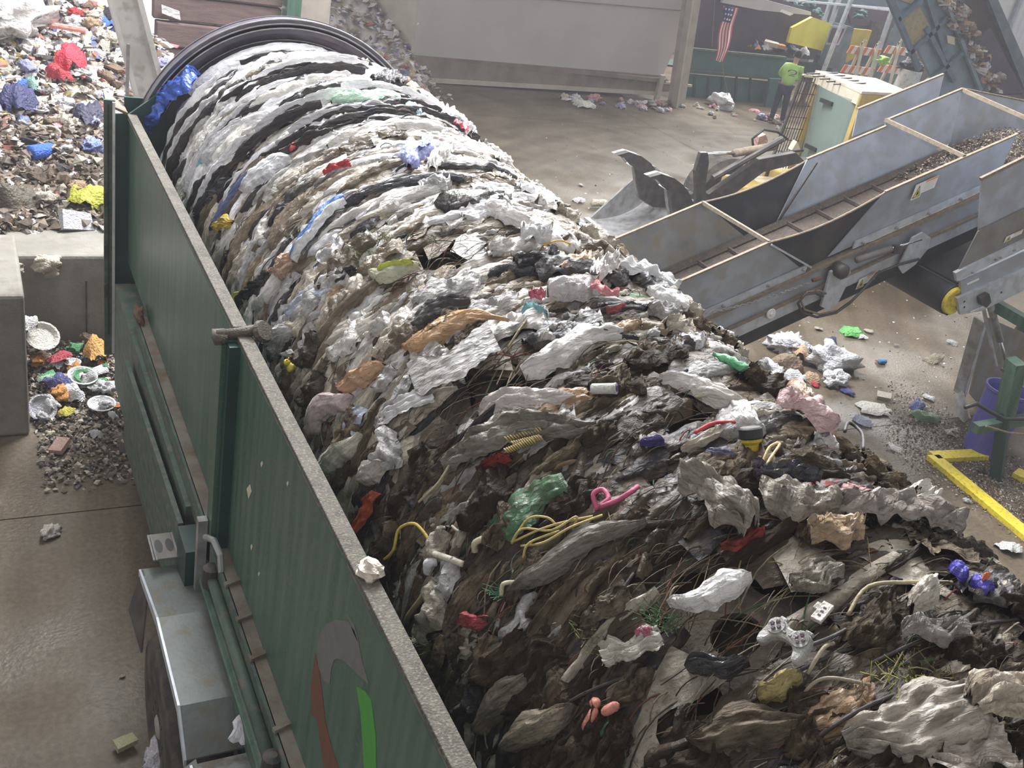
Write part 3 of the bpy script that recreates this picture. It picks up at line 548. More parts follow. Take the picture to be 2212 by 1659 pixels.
MB().prism([q + Vector((.05, .03, -.17)), q + Vector((.03, .03, -.19)), q + Vector((.03, .03, -.19)) + dv * 3, q + Vector((.05, .03, -.17)) + dv * 3], (0, 1.15, 0)).build('belt', M['belt_dark'], c2)
lab0 = ay(2168, 525, Y2 - .01); warn(lab0, ux, uy, .24, .07, 0, c2)
# hydraulic leg and green stand
def stick(a, b_, w, m, name, par, h=None): return MB().bar(a, b_, w, h or w).build(name, m, par)
stick(ay(2135, 650, 6.70), ay(2230, 705, 6.20), .14, M['green'], 'stand_beam', c2, .12)
stick(ay(2115, 625, 6.60), ay(2152, 790, 6.75), .03, M['galv_light'], 'ram_rod', c2)
MB().tube([ay(2138, 655, 6.60), ay(2160, 735, 6.65)], .042, 12).build('ram_barrel', M['steel'], c2, smooth=True)
MB().tube([ay(2160, 735, 6.65), ay(2176, 790, 6.70)], .02, 10).build('ram_rod', M['chrome'], c2, smooth=True)
stick(ay(2195, 780, 5.80), ay(2170, 900, 5.75), .20, M['green'], 'stand_leg', c2, .12)
stick(ay(2170, 890, 5.75), ay(2150, 1045, 5.55), .14, M['green_dark'], 'stand_leg', c2, .12)
stick(ay(2250, 900, 5.70), ay(2105, 925, 5.75), .10, M['green'], 'stand_beam', c2, .10)
stick(ay(2260, 660, 5.90), ay(2290, 1010, 5.90), .12, M['green'], 'stand_leg', c2)
stick(ay(2165, 800, 5.90), ay(2300, 740, 5.90), .05, M['rust'], 'stand_brace', c2, .03)
MB().lathe(ay(2205, 730, 7.20), (1, -.4, 0), [(.16, 0), (.22, .02), (.22, .1), (.12, .12)], 24).build('stand_wheel', M['black'], c2)
MB().tube([ay(a, b_, 5.50) for a, b_ in [(2085, 880), (2110, 872), (2140, 890), (2170, 905), (2212, 905), (2260, 895)]], .02, 8).build('stand_hose', M['black'], c2, smooth=True)
MB().tube([ay(a, b_, 5.45) for a, b_ in [(2130, 920), (2180, 935), (2212, 938), (2260, 935)]], .012, 6).build('stand_cable', M['tan_edge'], c2)
for px, py, a in ((2065, 930, 0), (2120, 1015, .5)): MB().blob(ay(px, py, 5.7), (.05, .04, .03), .4, 4).build('shackle', M['dark_steel'], c2)
# leaning grey guard stand (bent steel leg)
gs = thing('guard_stand', 'grey bent steel guard leg standing beside the blue bin', 'steel stand', tuple(az(2095, 925)))
a0 = az(2090, 905); 
def up(p, h): return Vector((p.x, p.y, h))
top = ay(2115, 690, 6.9); mid = ay(2070, 850, 6.95); bot = az(2085, 915)
MB().bar(top, mid, .14, .02, (1, 0, .2)).build('upper_leg', M['steel'], gs)
MB().bar(top + Vector((.06, -.05, 0)), mid + Vector((.06, -.05, 0)), .02, .06).build('leg_flange', M['galv_light'], gs)
MB().bar(mid, Vector((bot.x, bot.y, .02)), .18, .02, (1, 0, .2)).build('lower_leg', M['steel'], gs)
MB().prism([ay(a, b_, 7.0) for a, b_ in [(2132, 685), (2212, 720), (2212, 860), (2140, 905), (2095, 850)]], (0, .02, 0)).build('guard_plate', M['galv_dusty_shaded'], gs)
MB().lathe(mid + Vector((0, -.05, 0)), (0, -1, 0), [(.03, 0), (.03, .04)], 8).build('leg_bolt', M['rust'], gs)
# blue bin
bc = az(2118, 975); bn = thing('blue_bin', 'blue plastic waste bin standing under the green conveyor stand', 'bin', tuple(bc))
MB().lathe(bc, (0, 0, 1), [(.19, 0), (.20, .02), (.24, .78), (.255, .8), (.255, .83), (.235, .83), (.225, .78), (.18, .05), (.0, .04)], 32).build('bin_body', M['blue_bin'], bn, smooth=False)
# yellow floor guard (angle rail)
yg = thing('yellow_kerb_rail', 'yellow painted floor guard rail bent round the green stand', 'guard rail', tuple(az(2015, 1000)))
A_, B_, C_ = az(2150, 985), az(2012, 992), az(2250, 1190)
for a, b_, w in ((A_, B_, .16), (B_, C_, .17)):
    MB().bar(a + Vector((0, 0, .03)), b_ + Vector((0, 0, .03)), w, .06).build('rail', M['yellow'], yg, bevel=.004)
D_, E_ = az(2190, 1025), az(2260, 1060); MB().bar(D_ + Vector((0, 0, .03)), E_ + Vector((0, 0, .03)), .2, .06).build('rail', M['yellow'], yg, bevel=.004)

# ------------------------------------------------------------------ CONCRETE BLOCKS on the left
def cblock(lo, hi, label):
    t = MB().box(lo, hi).build('concrete_block', M['concrete'], bevel=.03, loc=((lo[0] + hi[0]) / 2, (lo[1] + hi[1]) / 2, 0)); return tag(t, label, 'concrete block', 'push wall blocks')
cblock((-1.25, 7.9, 0), (.31, 9.2, 1.28), 'pale concrete block standing nearest, at the edge beside the floor litter')
b2 = cblock((.24, 9.42, 0), (1.9, 10.2, .98), 'grey concrete block behind the green end plate, trash heaped on top')
MB().bar((.90, 9.415, .0), (.90, 9.415, .72), .012, .012).build('steel_bar', M['dark_steel'], b2); MB().bar((.78, 9.41, .02), (.92, 9.41, .02), .03, .03).build('steel_bar', M['dark_steel'], b2)

# ------------------------------------------------------------------ LITTER TEMPLATES
def tmpl(mb, name, m, smooth=True): return mb.mesh(name, m, smooth=smooth)
TP = {'crumpled_bag': [], 'paper_scrap': [], 'bottle': [], 'box': [], 'tray': [], 'rag': []}
for k in range(8):
    mb = MB(); mb.blob((0, 0, .22), (.5, .36, .27), .42, 4.5 + k % 3, 22, 13, 3 + k * 1.7); TP['crumpled_bag'].append(tmpl(mb, 'crumpled_bag', M['litter'], True))
for k in range(6): TP['paper_scrap'].append(tmpl(crumple(30 + k, 1, .75, .22, 7), 'paper_scrap', M['litter'], False))
for k in range(6): TP['rag'].append(tmpl(crumple(50 + k, 1.1, .7, .42, 12, .8), 'rag', M['litter']))
TP['bottle'].append(tmpl(MB().lathe((-.5, 0, .16), (1, 0, 0), [(.13, 0), (.155, .03), (.15, .2), (.135, .35), (.155, .5), (.15, .65), (.06, .85), (.055, .9), (.07, .9), (.07, .98), (.02, .99)], 14), 'bottle', M['litter']))
TP['bottle'].append(tmpl(MB().lathe((-.35, 0, .2), (1, .1, 0), [(.19, 0), (.2, .03), (.2, .62), (.18, .66)], 14), 'drink_can', M['litter']))
TP['box'].append(tmpl(MB().prism([(-.5, -.32, 0), (.5, -.3, .03), (.46, .3, 0), (-.48, .34, .02)], (.02, 0, .28)), 'box', M['litter'], False))
TP['box'].append(tmpl(MB().prism([(-.5, -.3, 0), (.4, -.4, .1), (.5, .3, .04), (-.42, .3, 0)], (0, .05, .12)), 'carton', M['litter'], False))
TP['tray'].append(tmpl(MB().lathe((0, 0, 0), (0, .1, 1), [(.34, 0), (.36, .01), (.46, .13), (.5, .13), (.5, .15), (.44, .15), (.33, .03), (0, .03)], 16), 'tray', M['litter'], False))
def put(kind, loc, size, color, label, group=None, rot=None, i=None, name=None, cat=None, squash=1.0):
    L_ = TP[kind]; me = L_[(i if i is not None else random.randrange(len(L_))) % len(L_)]
    o = bpy.data.objects.new(name or me.name.split('.')[0], me); COL.objects.link(o); TMP.append(o)
    o.location = loc; o.scale = (size, size, size * squash); o.rotation_euler = rot if rot else (random.uniform(-.3, .3), random.uniform(-.3, .3), random.uniform(0, 6.28)); o.color = (*color, 1)
    return tag(o, label, cat or kind.split('_')[-1], group)
CN = {'white': (.72, .71, .72), 'beige': (.55, .49, .40), 'grey': (.38, .36, .35), 'brown': (.22, .15, .10), 'black': (.035, .03, .04), 'navy': (.03, .035, .10), 'blue': (.08, .20, .60), 'red': (.55, .05, .06), 'yellow': (.62, .55, .08), 'green': (.10, .32, .14), 'pink': (.66, .34, .36), 'orange': (.62, .28, .08), 'lilac': (.38, .38, .58), 'tan': (.48, .33, .20)}
KN = {'crumpled_bag': 'crumpled plastic bag', 'paper_scrap': 'torn paper scrap', 'bottle': 'plastic bottle or can', 'box': 'squashed carton', 'tray': 'foam food tray', 'rag': 'twisted rag of cloth'}

# ------------------------------------------------------------------ WASTE HEAP behind the blocks
def heapz(x, y):
    z = .95 + .31 * (y - 10.1) if y < 14.6 else 2.35 - .9 * (y - 14.6)
    z -= max(0, x - (1.25 + .05 * (y - 10))) * .42 * min(1, max(0, (y - 11) / 3))
    if y < 10.1: z = .95 - (10.1 - y) * 1.2
    return z + .16 * noise.noise(Vector((x * 1.6, y * 1.3, 0))) + .08 * noise.noise(Vector((x * 5, y * 5, 3)))
mb = MB(); mb.grid(90, 90, lambda u, v: (-3.5 + 5.9 * u, 9.9 + 7.2 * v, max(-.02, heapz(-3.5 + 5.9 * u, 9.9 + 7.2 * v) - .06)))
me = mb.mesh('waste_heap', M['litter_stuff'], smooth=False); at = me.color_attributes.new('Col', 'FLOAT_COLOR', 'POINT')
cc = []
for v in me.vertices: c = random.choice(PAL_DIRT + PAL_MIX[3:6]); cc += [*c, 1]
at.data.foreach_set('color', cc); o = bpy.data.objects.new('waste_heap', me); COL.objects.link(o); TMP.append(o)
tag(o, 'heap of mixed household waste piled behind the concrete blocks', 'waste heap', kind='stuff')
def hpos(r):
    x, y = -.3 + 2.75 * r.random(), 10.0 + 5.0 * r.random(); return (x, y, heapz(x, y) + .02 * r.random()), None
scatter_stuff('heap_debris', 'small mixed scraps strewn over the heap behind the blocks', 'debris', 7000, hpos, (.02, .11), PAL_MIX * 2 + [(.7, .69, .7)] * 10 + PAL_DIRT[:3], seed=9, flat=.8)
cw = ['white'] * 16 + ['beige'] * 10 + ['grey'] * 7 + ['brown'] * 5 + ['black'] * 4 + ['navy'] * 2 + ['lilac', 'pink', 'orange', 'tan', 'tan', 'blue', 'red']
kw = ['crumpled_bag'] * 5 + ['paper_scrap'] * 5 + ['rag'] * 4 + ['bottle', 'box', 'tray']
rh = random.Random(4)
for k in range(290):
    x, y = -.1 + 2.7 * rh.random(), 9.95 + 5.6 * rh.random() ** .85
    c = rh.choice(cw); kd = rh.choice(kw); n_ = KN[kd]
    put(kd, (x, y, heapz(x, y) + .0), .10 + .20 * rh.random() ** 1.6, CN[c], f'{c} {n_} lying in the heap behind the concrete blocks', f'{c} {n_}s in the heap behind the blocks')
def heap_at(px, py):
    r = ray((px, py)); t = 9.0
    while t < 22:
        P = CAM + r * t
        if P[2] < heapz(P[0], P[1]): break
        t += .05
    return Vector(P)
def hh(kind, px, py, size, col, label, **k): put(kind, heap_at(px, py) + Vector((0, -.05, .02)), size, col, label, **k)
def hpos_low(r):
    x, y = -.3 + 2.2 * r.random(), 10.0 + 1.7 * r.random(); return (x, y, heapz(x, y) + .04 + .03 * r.random()), None
scatter_stuff('heap_low_debris', 'dark scraps along the lower front of the waste heap', 'debris', 2600, hpos_low, (.03, .11), PAL_DIRT[:3] * 2 + PAL_DIRT + [(.06, .05, .05), (.12, .08, .05), (.42, .38, .33)], seed=10, flat=.8)  # darker palette towards the heap's lower front
hh('rag', 150, 135, .55, (.55, .03, .06), 'bright red cloth draped high on the heap', i=1, cat='cloth')
hh('rag', 125, 165, .32, (.50, .03, .05), 'smaller red cloth end hanging below the bright red cloth', i=2, cat='cloth')
hh('rag', 192, 440, .46, (.52, .52, .06), 'yellow-green plastic bag on the heap beside the green end plate', i=3, cat='bag', name='yellow_bag')
hh('bottle', 92, 345, .40, (.04, .14, .62), 'blue rounded plastic container lying on the heap', i=1, rot=(0, 0, .5), cat='container', name='blue_container')
hh('box', 158, 482, .30, (.62, .62, .66), 'whitish square carton low on the heap above the blocks', i=0, rot=(.9, .2, .3), cat='carton')
hh('crumpled_bag', 40, 75, .85, (.70, .68, .66), 'large white bulging bag at the heap top', i=1, cat='bag')
hh('rag', 40, 228, .55, (.03, .035, .12), 'navy cloth lying at the left side of the heap', i=4, cat='cloth')
hh('rag', 185, 262, .60, (.03, .03, .07), 'dark navy garment sprawled across the middle of the heap', i=5, cat='cloth')
hh('rag', 20, 440, .6, (.10, .085, .06), 'brown muddy sack at the lower left of the heap', i=0, cat='sack', name='sack')
hh('crumpled_bag', 200, 330, .28, (.25, .32, .68), 'light blue plastic bag on the heap near the end plate', i=2, cat='bag')
hh('rag', 65, 185, .22, (.30, .5, .42), 'pale green plastic wrap on the heap left of the red cloth', i=2, cat='wrap', name='plastic_wrap')
a, b_ = heap_at(92, 62), heap_at(182, 80); MB().tube([a + Vector((0, -.2, .1)), b_ + Vector((0, -.2, .12))], .035, 8).build('plastic_pipe', M['litter'], color=(.75, .30, .26)); tag(TMP[-1], 'pinkish red pipe lying across the top of the heap', 'pipe')
for px, py, s_, lb in ((100, 570, .32, 'crumpled beige bag hanging over the edge of the grey concrete block'), (28, 580, .22, 'pale bag caught at the left corner of the grey concrete block'), (110, 590, .16, 'brownish paper drooping from the bag on the grey block edge')):
    p_ = ay(px, py, 9.35); put('rag', p_, s_, (.52, .45, .36), lb, rot=(1.1, .2, .4), cat='bag')
# column and wall behind the heap
wc = MB().prism([(1.66, 14, 2.6), (1.99, 14, 2.62), (2.32, 14, .5), (2.12, 14, .5)], (0, .25, 0))
cl = thing('white_column', 'dusty white slanting steel column between the heap and the brown wall', 'column', (1.9, 11.0, 0))
p0, p1 = ay(268, 0, 11.0), ay(322, 200, 11.0); d = (p1 - p0).normalized(); pA, pB = p0 - d * .5, p1 + d * ((p1.z) / max(.1, -d.z))
MB().bar(pA, pB, .24, .10, (0, 1, 0)).build('column_web', M['white_paint'], cl)
MB().bar(pA + Vector((.14, -.05, .0)), pB + Vector((.14, -.05, 0)), .05, .22, (0, 1, 0)).build('column_flange', M['white_paint'], cl)
MB().bar(pA + Vector((-.14, -.05, .0)), pB + Vector((-.14, -.05, 0)), .04, .22, (0, 1, 0)).build('column_flange', M['white_paint'], cl)
MB().bar(ay(277, 95, 10.8), ay(274, 215, 10.8), .03, .03).build('column_rod', M['steel'], cl)
# brown push wall of wide boards
pw = thing('push_wall', 'brown boarded push wall behind the far ring of the drum', 'wall panel', (3.2, 15.2, 0))
for k in range(8):
    z0 = .05 + k * .36
    MB().box((2.35, 15.2, z0), (4.15, 15.3 + .03 * (k % 2), z0 + .335)).build('board', mat('brown_board', (.155 + .012 * (k % 3), .105, .09), .85, c2=(.115, .078, .068), scale=5, stretch=(.6, 1, 4), bump=.3) if k < 3 else M['brown'], pw) if False else None
M['brown'] = mat('brown_board', (.165, .115, .105), .85, c2=(.12, .085, .078), scale=5, stretch=(.6, 1, 4), bump=.3)
for k in range(9): MB().box((2.35 + .04 * (k % 2), 15.2 - .03 * (k % 3), .02 + k * .35), (4.13, 15.36, .345 + k * .35)).build('board', M['brown'], pw, bevel=.02)
MB().box((4.15, 15.0, 0), (4.36, 15.3, 3.6)).build('green_post', M['green'], pw)
q = ay(365, 22, 15.12); MB().prism([q + Vector((-.1, 0, .06)), q + Vector((.14, 0, .0)), q + Vector((.16, 0, -.12)), q + Vector((-.09, 0, -.05))], (0, .03, 0)).build('white_paper', M['litter'], color=(.7, .68, .66)); tag(TMP[-1], 'white paper label stuck on the brown boarded wall', 'paper')
MB().box((4.45, 16.0, 0), (5.12, 16.6, 2.9)).build('concrete_block', M['tan_paint'], bevel=.04, loc=(4.8, 16.3, 0)); tag(TMP[-1], 'brownish concrete block behind the green post of the brown wall', 'concrete block')
# far waste heap behind, between brown wall and hopper
def hz2(x, y): return max(.02, min(3.2, (y - 20.8) * .5) - max(0, x - 9.0) * .9) + .2 * noise.noise(Vector((x, y, 7)))
def farh(r):
    x, y = 4.6 + 5.2 * r.random(), 20.5 + 9 * r.random(); return (x, y, hz2(x, y)), None
mb = MB(); mb.grid(50, 50, lambda u, v: (4.4 + 5.8 * u, 20.5 + 9.5 * v, hz2(4.4 + 5.8 * u, 20.5 + 9.5 * v) - .1))
me = mb.mesh('distant_heap', M['litter_stuff']); at = me.color_attributes.new('Col', 'FLOAT_COLOR', 'POINT'); at.data.foreach_set('color', [x for v in me.vertices for x in (*random.choice(PAL_MIX), 1)])
o = bpy.data.objects.new('distant_waste_heap', me); COL.objects.link(o); TMP.append(o); tag(o, 'distant waste heap seen above the drum ring beside the grey hopper', 'waste heap', kind='stuff')
scatter_stuff('distant_debris', 'small pale scraps covering the distant heap above the drum ring', 'debris', 3500, farh, (.04, .16), PAL_MIX + [(.62, .58, .60)] * 8, seed=11)

# ------------------------------------------------------------------ GREY HOPPER (large box bin on a frame)
hb = thing('grey_hopper', 'huge grey steel hopper box across the back of the hall floor', 'hopper', (13, 22.6, 0))
P0 = ay(887, 118, 22.5); P1 = ay(1432, 163, 22.9); Q0 = ay(902, 176, 22.45); Q1 = ay(1470, 208, 22.95)
def lift(p, z): return Vector((p.x, p.y, z))
zb0, zb1 = P0.z, P1.z
MB().prism([P0, P1, Vector((P1.x + .8, P1.y, 4.2)), Vector((P0.x - .1, P0.y, 4.2))], (0, .1, 0)).build('front_plate', M['hopper'], hb)
MB().prism([Vector((P0.x, P0.y - .02, 2.05)), Vector((P1.x + .35, P1.y - .02, 2.35)), Vector((P1.x + .35, P1.y - .02, 2.37)), Vector((P0.x, P0.y - .02, 2.07))], (0, -.02, 0)).build('weld_seam', M['hopper_low'], hb)
MB().prism([Q0 + Vector((0, 0, .08)), Q1 + Vector((0, 0, .08)), P1 + Vector((0, -.05, 0)), P0 + Vector((0, -.05, 0))], (0, .06, 0)).build('skirt_plate', M['hopper_low'], hb)
MB().prism([Q0, Q1, Q1 + Vector((0, 0, .10)), Q0 + Vector((0, 0, .10))], (0, -.06, 0)).build('bottom_channel', M['hopper_side'], hb)
MB().prism([P0, Vector((P0.x - .1, P0.y, 4.2)), Vector((P0.x - 1.2, P0.y + 3.2, 4.2)), Vector((P0.x - 1.1, P0.y + 3.2, .7))], (.06, .0, 0)).build('end_plate', M['hopper_side'], hb)
MB().bar(ay(832, 6, 23.8), ay(903, 52, 22.5), .06, .05).build('edge_trim', M['sign_white'], hb)
for px in (872, 905, 962, 1430): p_ = az(px, 195 if px < 1000 else 225); MB().bar((p_.x, 22.7, 0), (p_.x, 22.7, .7), .12, .12).build('hopper_leg', M['hopper_side'], hb)
MB().box((P0.x, P0.y + .2, .5), (P1.x, P0.y + 3.2, .6)).build('hopper_floor', M['hopper_low'], hb)
MB().box((P0.x - .6, P0.y + 3.0, 0), (P1.x + .6, P0.y + 3.1, 4.2)).build('rear_plate', M['hopper_low'], hb)
a, b_ = ay(1497, -20, 22.4), ay(1462, 212, 22.4); d = (b_ - a); b_ = a + d * (a.z / -d.z); a = a - d * .4; MB().bar(b_, a, .40, .25, (0, 1, 0)).build('corner_post', M['tan_paint'], hb)
MB().bar(b_ + Vector((-.18, -.2, 0)), a + Vector((-.18, -.2, 0)), .05, .25, (0, 1, 0)).build('post_flange', M['hopper_side'], hb)
MB().bar(Q1 + Vector((-.9, -.1, .35)), Q1 + Vector((.2, -.1, .33)), .06, .06).build('hinge_bar', M['hopper_side'], hb)

# ------------------------------------------------------------------ BACKGROUND SORTING LINE
YB = 23.6
def bz(pxs, y, m, name, par, ext=(0, .1, 0), **k): return MB().prism([ay(a, b_, y) for a, b_ in pxs], ext).build(name, m, par, **k)
sl = thing('sorting_belt', 'dark raised sorting machine wall above the green bench', 'sorting machine', (20, YB + .5, 0))
bz([(1515, -40), (1640, -20), (1760, 26), (1790, 60), (1770, 130), (1500, 110)], YB + .8, M['machine_dark'], 'machine_wall', sl)
bz([(1575, -30), (1640, -4), (1752, 26), (1752, 33), (1640, 22), (1560, 6)], YB + .6, M['hopper'], 'machine_hood', sl)
bz([(1690, 20), (1714, 30), (1706, 34), (1684, 25)], YB + .55, M['sign_white'], 'hood_label', sl, (0, -.01, 0))
bn2 = thing('sorting_bench', 'long green steel sorting bench below the dark machine wall', 'bench', (19.4, YB, 0))
bz([(1490, 103), (1700, 123), (1700, 175), (1488, 158)], YB, M['bench_green'], 'bench_front', bn2)
bz([(1488, 160), (1672, 178), (1660, 232), (1480, 214)], YB + .12, M['bench_green'], 'bench_apron', bn2)
for px in (1500, 1530, 1560, 1590, 1620): bz([(px, 166), (px + 4, 166), (px + 1, 218), (px - 3, 218)], YB + .08, M['green_dark'], 'bench_rib', bn2, (0, .04, 0))
bz([(1490, 103), (1700, 123), (1700, 127), (1490, 107)], YB - .1, M['green_dusty'], 'bench_rim', bn2)
MB().bar(ay(1488, 150, YB - .05), ay(1700, 172, YB - .05), .03, .03).build('bench_pipe', M['green_dusty'], bn2)
bz([(1664, 170), (1698, 172), (1684, 246), (1652, 240)], YB - .3, M['bench_green'], 'bench_leg', bn2)
bz([(1700, 130), (1800, 140), (1790, 180), (1695, 172)], YB + .3, M['green_dark'], 'bench_front', bn2)
MB().box((16.8, YB + .15, .75), (24, YB + 1.1, .8)).build('bench_top', M['green_dark'], bn2)
for px, py in ((1580, 215), (1640, 222)): bz([(px, py - 6), (px + 28, py - 3), (px + 27, py + 4), (px - 1, py + 1)], YB + .25, M['sign_white'], 'bright_gap', bn2)  # white strips painted in for the brightness through the bench gaps
# yellow guard plates, posts and pipes of the line
yp = thing('yellow_guard_plate', 'bright yellow six-sided guard plate beside the sorting belt', 'guard plate', (21.4, YB + .4, 0))
bz([(1755, 37), (1797, 51), (1777, 110), (1702, 92), (1711, 60)], YB + .35, M['yellow_bright'], 'plate', yp)
MB().bar(ay(1768, 118, YB + .4), (ay(1768, 118, YB + .4).x - .1, YB + .4, 0), .1, .1).build('plate_foot', M['machine_dark'], yp)
yp2 = thing('mustard_panel', 'small mustard yellow panel right of the bright yellow plate', 'panel', (23.6, YB + 1.5, 0))
bz([(1845, 62), (1884, 66), (1868, 110), (1830, 135)], YB + 1.4, M['mustard'], 'plate', yp2)
MB().bar(ay(1850, 130, YB + 1.5), (ay(1850, 130, YB + 1.5).x - .1, YB + 1.5, 0), .1, .1).build('plate_foot', M['machine_dark'], yp2)
mc = thing('sorting_machine', 'dark blue-grey machinery block behind the barricades', 'machinery', (25, 27, 0))
bz([(1700, -60), (1980, -60), (1960, 180), (1800, 180), (1790, 30)], YB + 3.5, M['machine_blue'], 'machine_body', mc)
bz([(1830, 10), (1935, 22), (1930, 60), (1838, 52)], YB + 3.2, M['machine_dark'], 'machine_panel', mc)
bz([(1885, 45), (1930, 50), (1905, 120), (1868, 115)], YB + 3.1, M['dark_steel'], 'machine_panel', mc)
bz([(1700, 4), (1800, 6), (1796, 40), (1740, 22)], YB + 3.1, M['machine_dark'], 'machine_panel', mc)
for px, w_ in ((1805, .10), (1822, .12), (1945, .12)):
    a = ay(px, -30, YB + 2.6); b_ = ay(px - 36, 120, YB + 2.6); MB().bar(a, Vector((b_.x - .3, b_.y, 0)), w_, w_).build('machine_post', M['galv'], mc)
MB().bar(ay(1700, 0, YB + 2.5), ay(1935, 20, YB + 2.5), .06, .06).build('machine_rail', M['galv_light'], mc)
MB().bar(ay(1835, 12, YB + 2.4), ay(1935, 24, YB + 2.4), .05, .05).build('machine_rail', M['galv_light'], mc)
for px, py in ((1720, 10), (1765, 30), (1735, 15), (1860, 30), (1748, 8)): MB().blob(ay(px, py, YB + 2.9), (.25, .15, .15), .5, 4, seed=px).build('machine_fitting', M['bench_green'], mc)
pr = thing('grey_post', 'tall grey steel post and pipes between the two yellow panels', 'post', (22.4, YB - .4, 0))
a, b_ = ay(1850, -30, YB - .4), ay(1802, 130, YB - .4); MB().bar(a, Vector((b_.x - .4, b_.y, 0)), .10, .10).build('pipe', M['galv_light'], pr)
bz([(1815, 52), (1845, 60), (1822, 150), (1780, 145)], YB - .1, M['machine_blue'], 'cabinet', pr, (0, .3, 0)); bz([(1796, 55), (1830, 58), (1812, 98), (1785, 96)], YB - .15, M['galv'], 'window_frame', pr, (0, .02, 0))
bz([(1800, 60), (1825, 62), (1809, 94), (1790, 92)], YB - .2, M['machine_dark'], 'window_glass', pr, (0, .02, 0))
# flag with stripes hanging on its line
fg = thing('hanging_flag', 'striped red and white flag with a blue corner hanging by the hopper post', 'flag', tuple(ay(1568, 60, 22.0)))
def flp(u, v):
    px = 1578 - 24 * v ** 1.1 + (u - .5) * (32 - 12 * v) + 2 * math.sin(v * 9 + u * 2); py = 12 + 118 * v + 6 * u
    return ay(px, py, 22.0 + .04 * math.sin(u * 12 + v * 4))
for s_ in range(9):
    mb = MB(); mb.grid(3, 16, lambda u, v: flp((s_ + u) / 9, v)); 
    mb.build('flag_stripe', M['flag_red'] if s_ % 2 == 0 else M['sign_white'], fg, smooth=True)
mb = MB(); mb.grid(8, 6, lambda u, v: flp(.0 + .62 * u, .28 * v) + Vector((0, -.03, 0))); mb.build('flag_field', M['flag_blue'], fg, smooth=True)
for k in range(9): p_ = flp(.1 + .2 * (k % 3), .05 + .09 * (k // 3)) + Vector((0, -.05, 0)); MB().prism([p_ + Vector((.03 * math.cos(a), 0, .03 * math.sin(a))) for a in [j * 2 * PI / 5 + .3 for j in range(5)]], (0, -.005, 0)).build('flag_star', M['sign_white'], fg)
MB().tube([ay(1557, 125, 22.0), ay(1572, 205, 22.0)], .012, 5).build('flag_cord', M['tan_edge'], fg)
MB().tube([ay(1546, -30, 22.2), ay(1538, 100, 22.2)], .010, 5).build('flag_cord', M['tan_edge'], fg)
# barricades and barrel
def pbz(px, py): return az(px, py)
def barricade(px, lab):
    base = Vector((ay(px, 150, 22.6).x, 22.6, 0)); t = thing('barricade', lab, 'barricade', tuple(base))
    x0, x1 = ay(px - 22, 110, 22.6).x, ay(px + 40, 130, 22.6).x
    zt = ay(px, 108, 22.6).z
    for z, w_ in ((zt, .22), (zt - .55, .22)):
        n = 9
        for k in range(n):
            xa, xb = x0 + (x1 - x0) * k / n, x0 + (x1 - x0) * (k + 1) / n
            MB().prism([(xa, 22.55, z - w_ / 2 - .0), (xb, 22.55, z - w_ / 2), (xb + .09, 22.55, z + w_ / 2), (xa + .09, 22.55, z + w_ / 2)], (0, .03, 0)).build('rail_stripe', M['orange'] if k % 2 == 0 else M['sign_white'], t)
    for xx in (x0 + .45, x1 - .2):
        MB().bar((xx, 22.5, zt + .25), (xx, 22.2, 0), .09, .05).build('leg', M['cream'], t); MB().bar((xx, 22.5, zt + .25), (xx, 22.95, 0), .09, .05).build('leg', M['cream'], t)
        MB().tube([(xx, 22.5, zt + .2), (xx, 22.48, zt + .34), (xx + .06, 22.5, zt + .3)], .03, 6).build('leg_cap', M['cream'], t)
    return t
barricade(1850, 'orange and white striped barricade behind the loader roof, left one')
barricade(1930, 'orange and white striped barricade just left of the white barrel')
bp = ay(1950, 205, 21.4); br2 = thing('barrel', 'dirty white plastic drum barrel beside the striped barricades', 'barrel', (bp.x, 21.4, 0))
bh = ay(1962, 150, 21.4).z
MB().lathe((bp.x, 21.4, 0), (0, 0, 1), [(.30, 0), (.31, .03), (.31, bh * .33), (.325, bh * .35), (.31, bh * .38), (.31, bh * .66), (.325, bh * .68), (.31, bh * .71), (.31, bh), (.27, bh), (.27, bh - .1), (0, bh - .1)], 28).build('barrel_body', M['white_paint'], br2)
put('crumpled_bag', (bp.x, 21.4, bh - .02), .62, CN['black'], 'black bag stuffed in the top of the white barrel', i=2, cat='bag')
put('rag', ay(1905, 130, 22.3), .5, (.45, .72, .12), 'lime green vest hung on the barricade end', i=2, rot=(1.4, 0, .3), cat='vest', name='vest')
# blue inclined conveyor with waste riding on it
bl = thing('inclined_conveyor', 'blue panelled inclined conveyor carrying waste in the back corner', 'conveyor', (24, 20.5, 0))
YC = 20.2
MB().prism([ay(a, b_, YC) for a, b_ in [(1905, -60), (2040, -60), (2135, 205), (2030, 205)]], (0, .1, 0)).build('side_sheet', M['blue_panel'], bl)
for pl, m in (([(1920, -8), (1968, 8), (1992, -20), (1968, -60), (1905, -60)], 'tan_panel'), ([(1940, 40), (1983, 8), (2012, 62), (1966, 104)], 'tan_panel')): MB().prism([ay(a, b_, YC - .05) for a, b_ in pl], (0, .05, 0)).build('tan_cover', M[m], bl)
for a, b_ in (((2045, 38), (1960, 118)), ((2085, 108), (2000, 180)), ((1990, 0), (1938, 42)), ((1995, -30), (2045, 130)), ((2000, 60), (2060, 175)), ((2030, -40), (2130, 200)), ((1905, -40), (1985, 150))):
    MB().bar(ay(*a, YC - .08), ay(*b_, YC - .08), .13, .12, (0, 1, 0)).build('side_rib', M['blue_rib'], bl)
MB().bar(ay(2026, -40, YC - .14), ay(2118, 195, YC - .14), .10, .10, (0, 1, 0)).build('edge_rail', M['blue_panel'], bl)
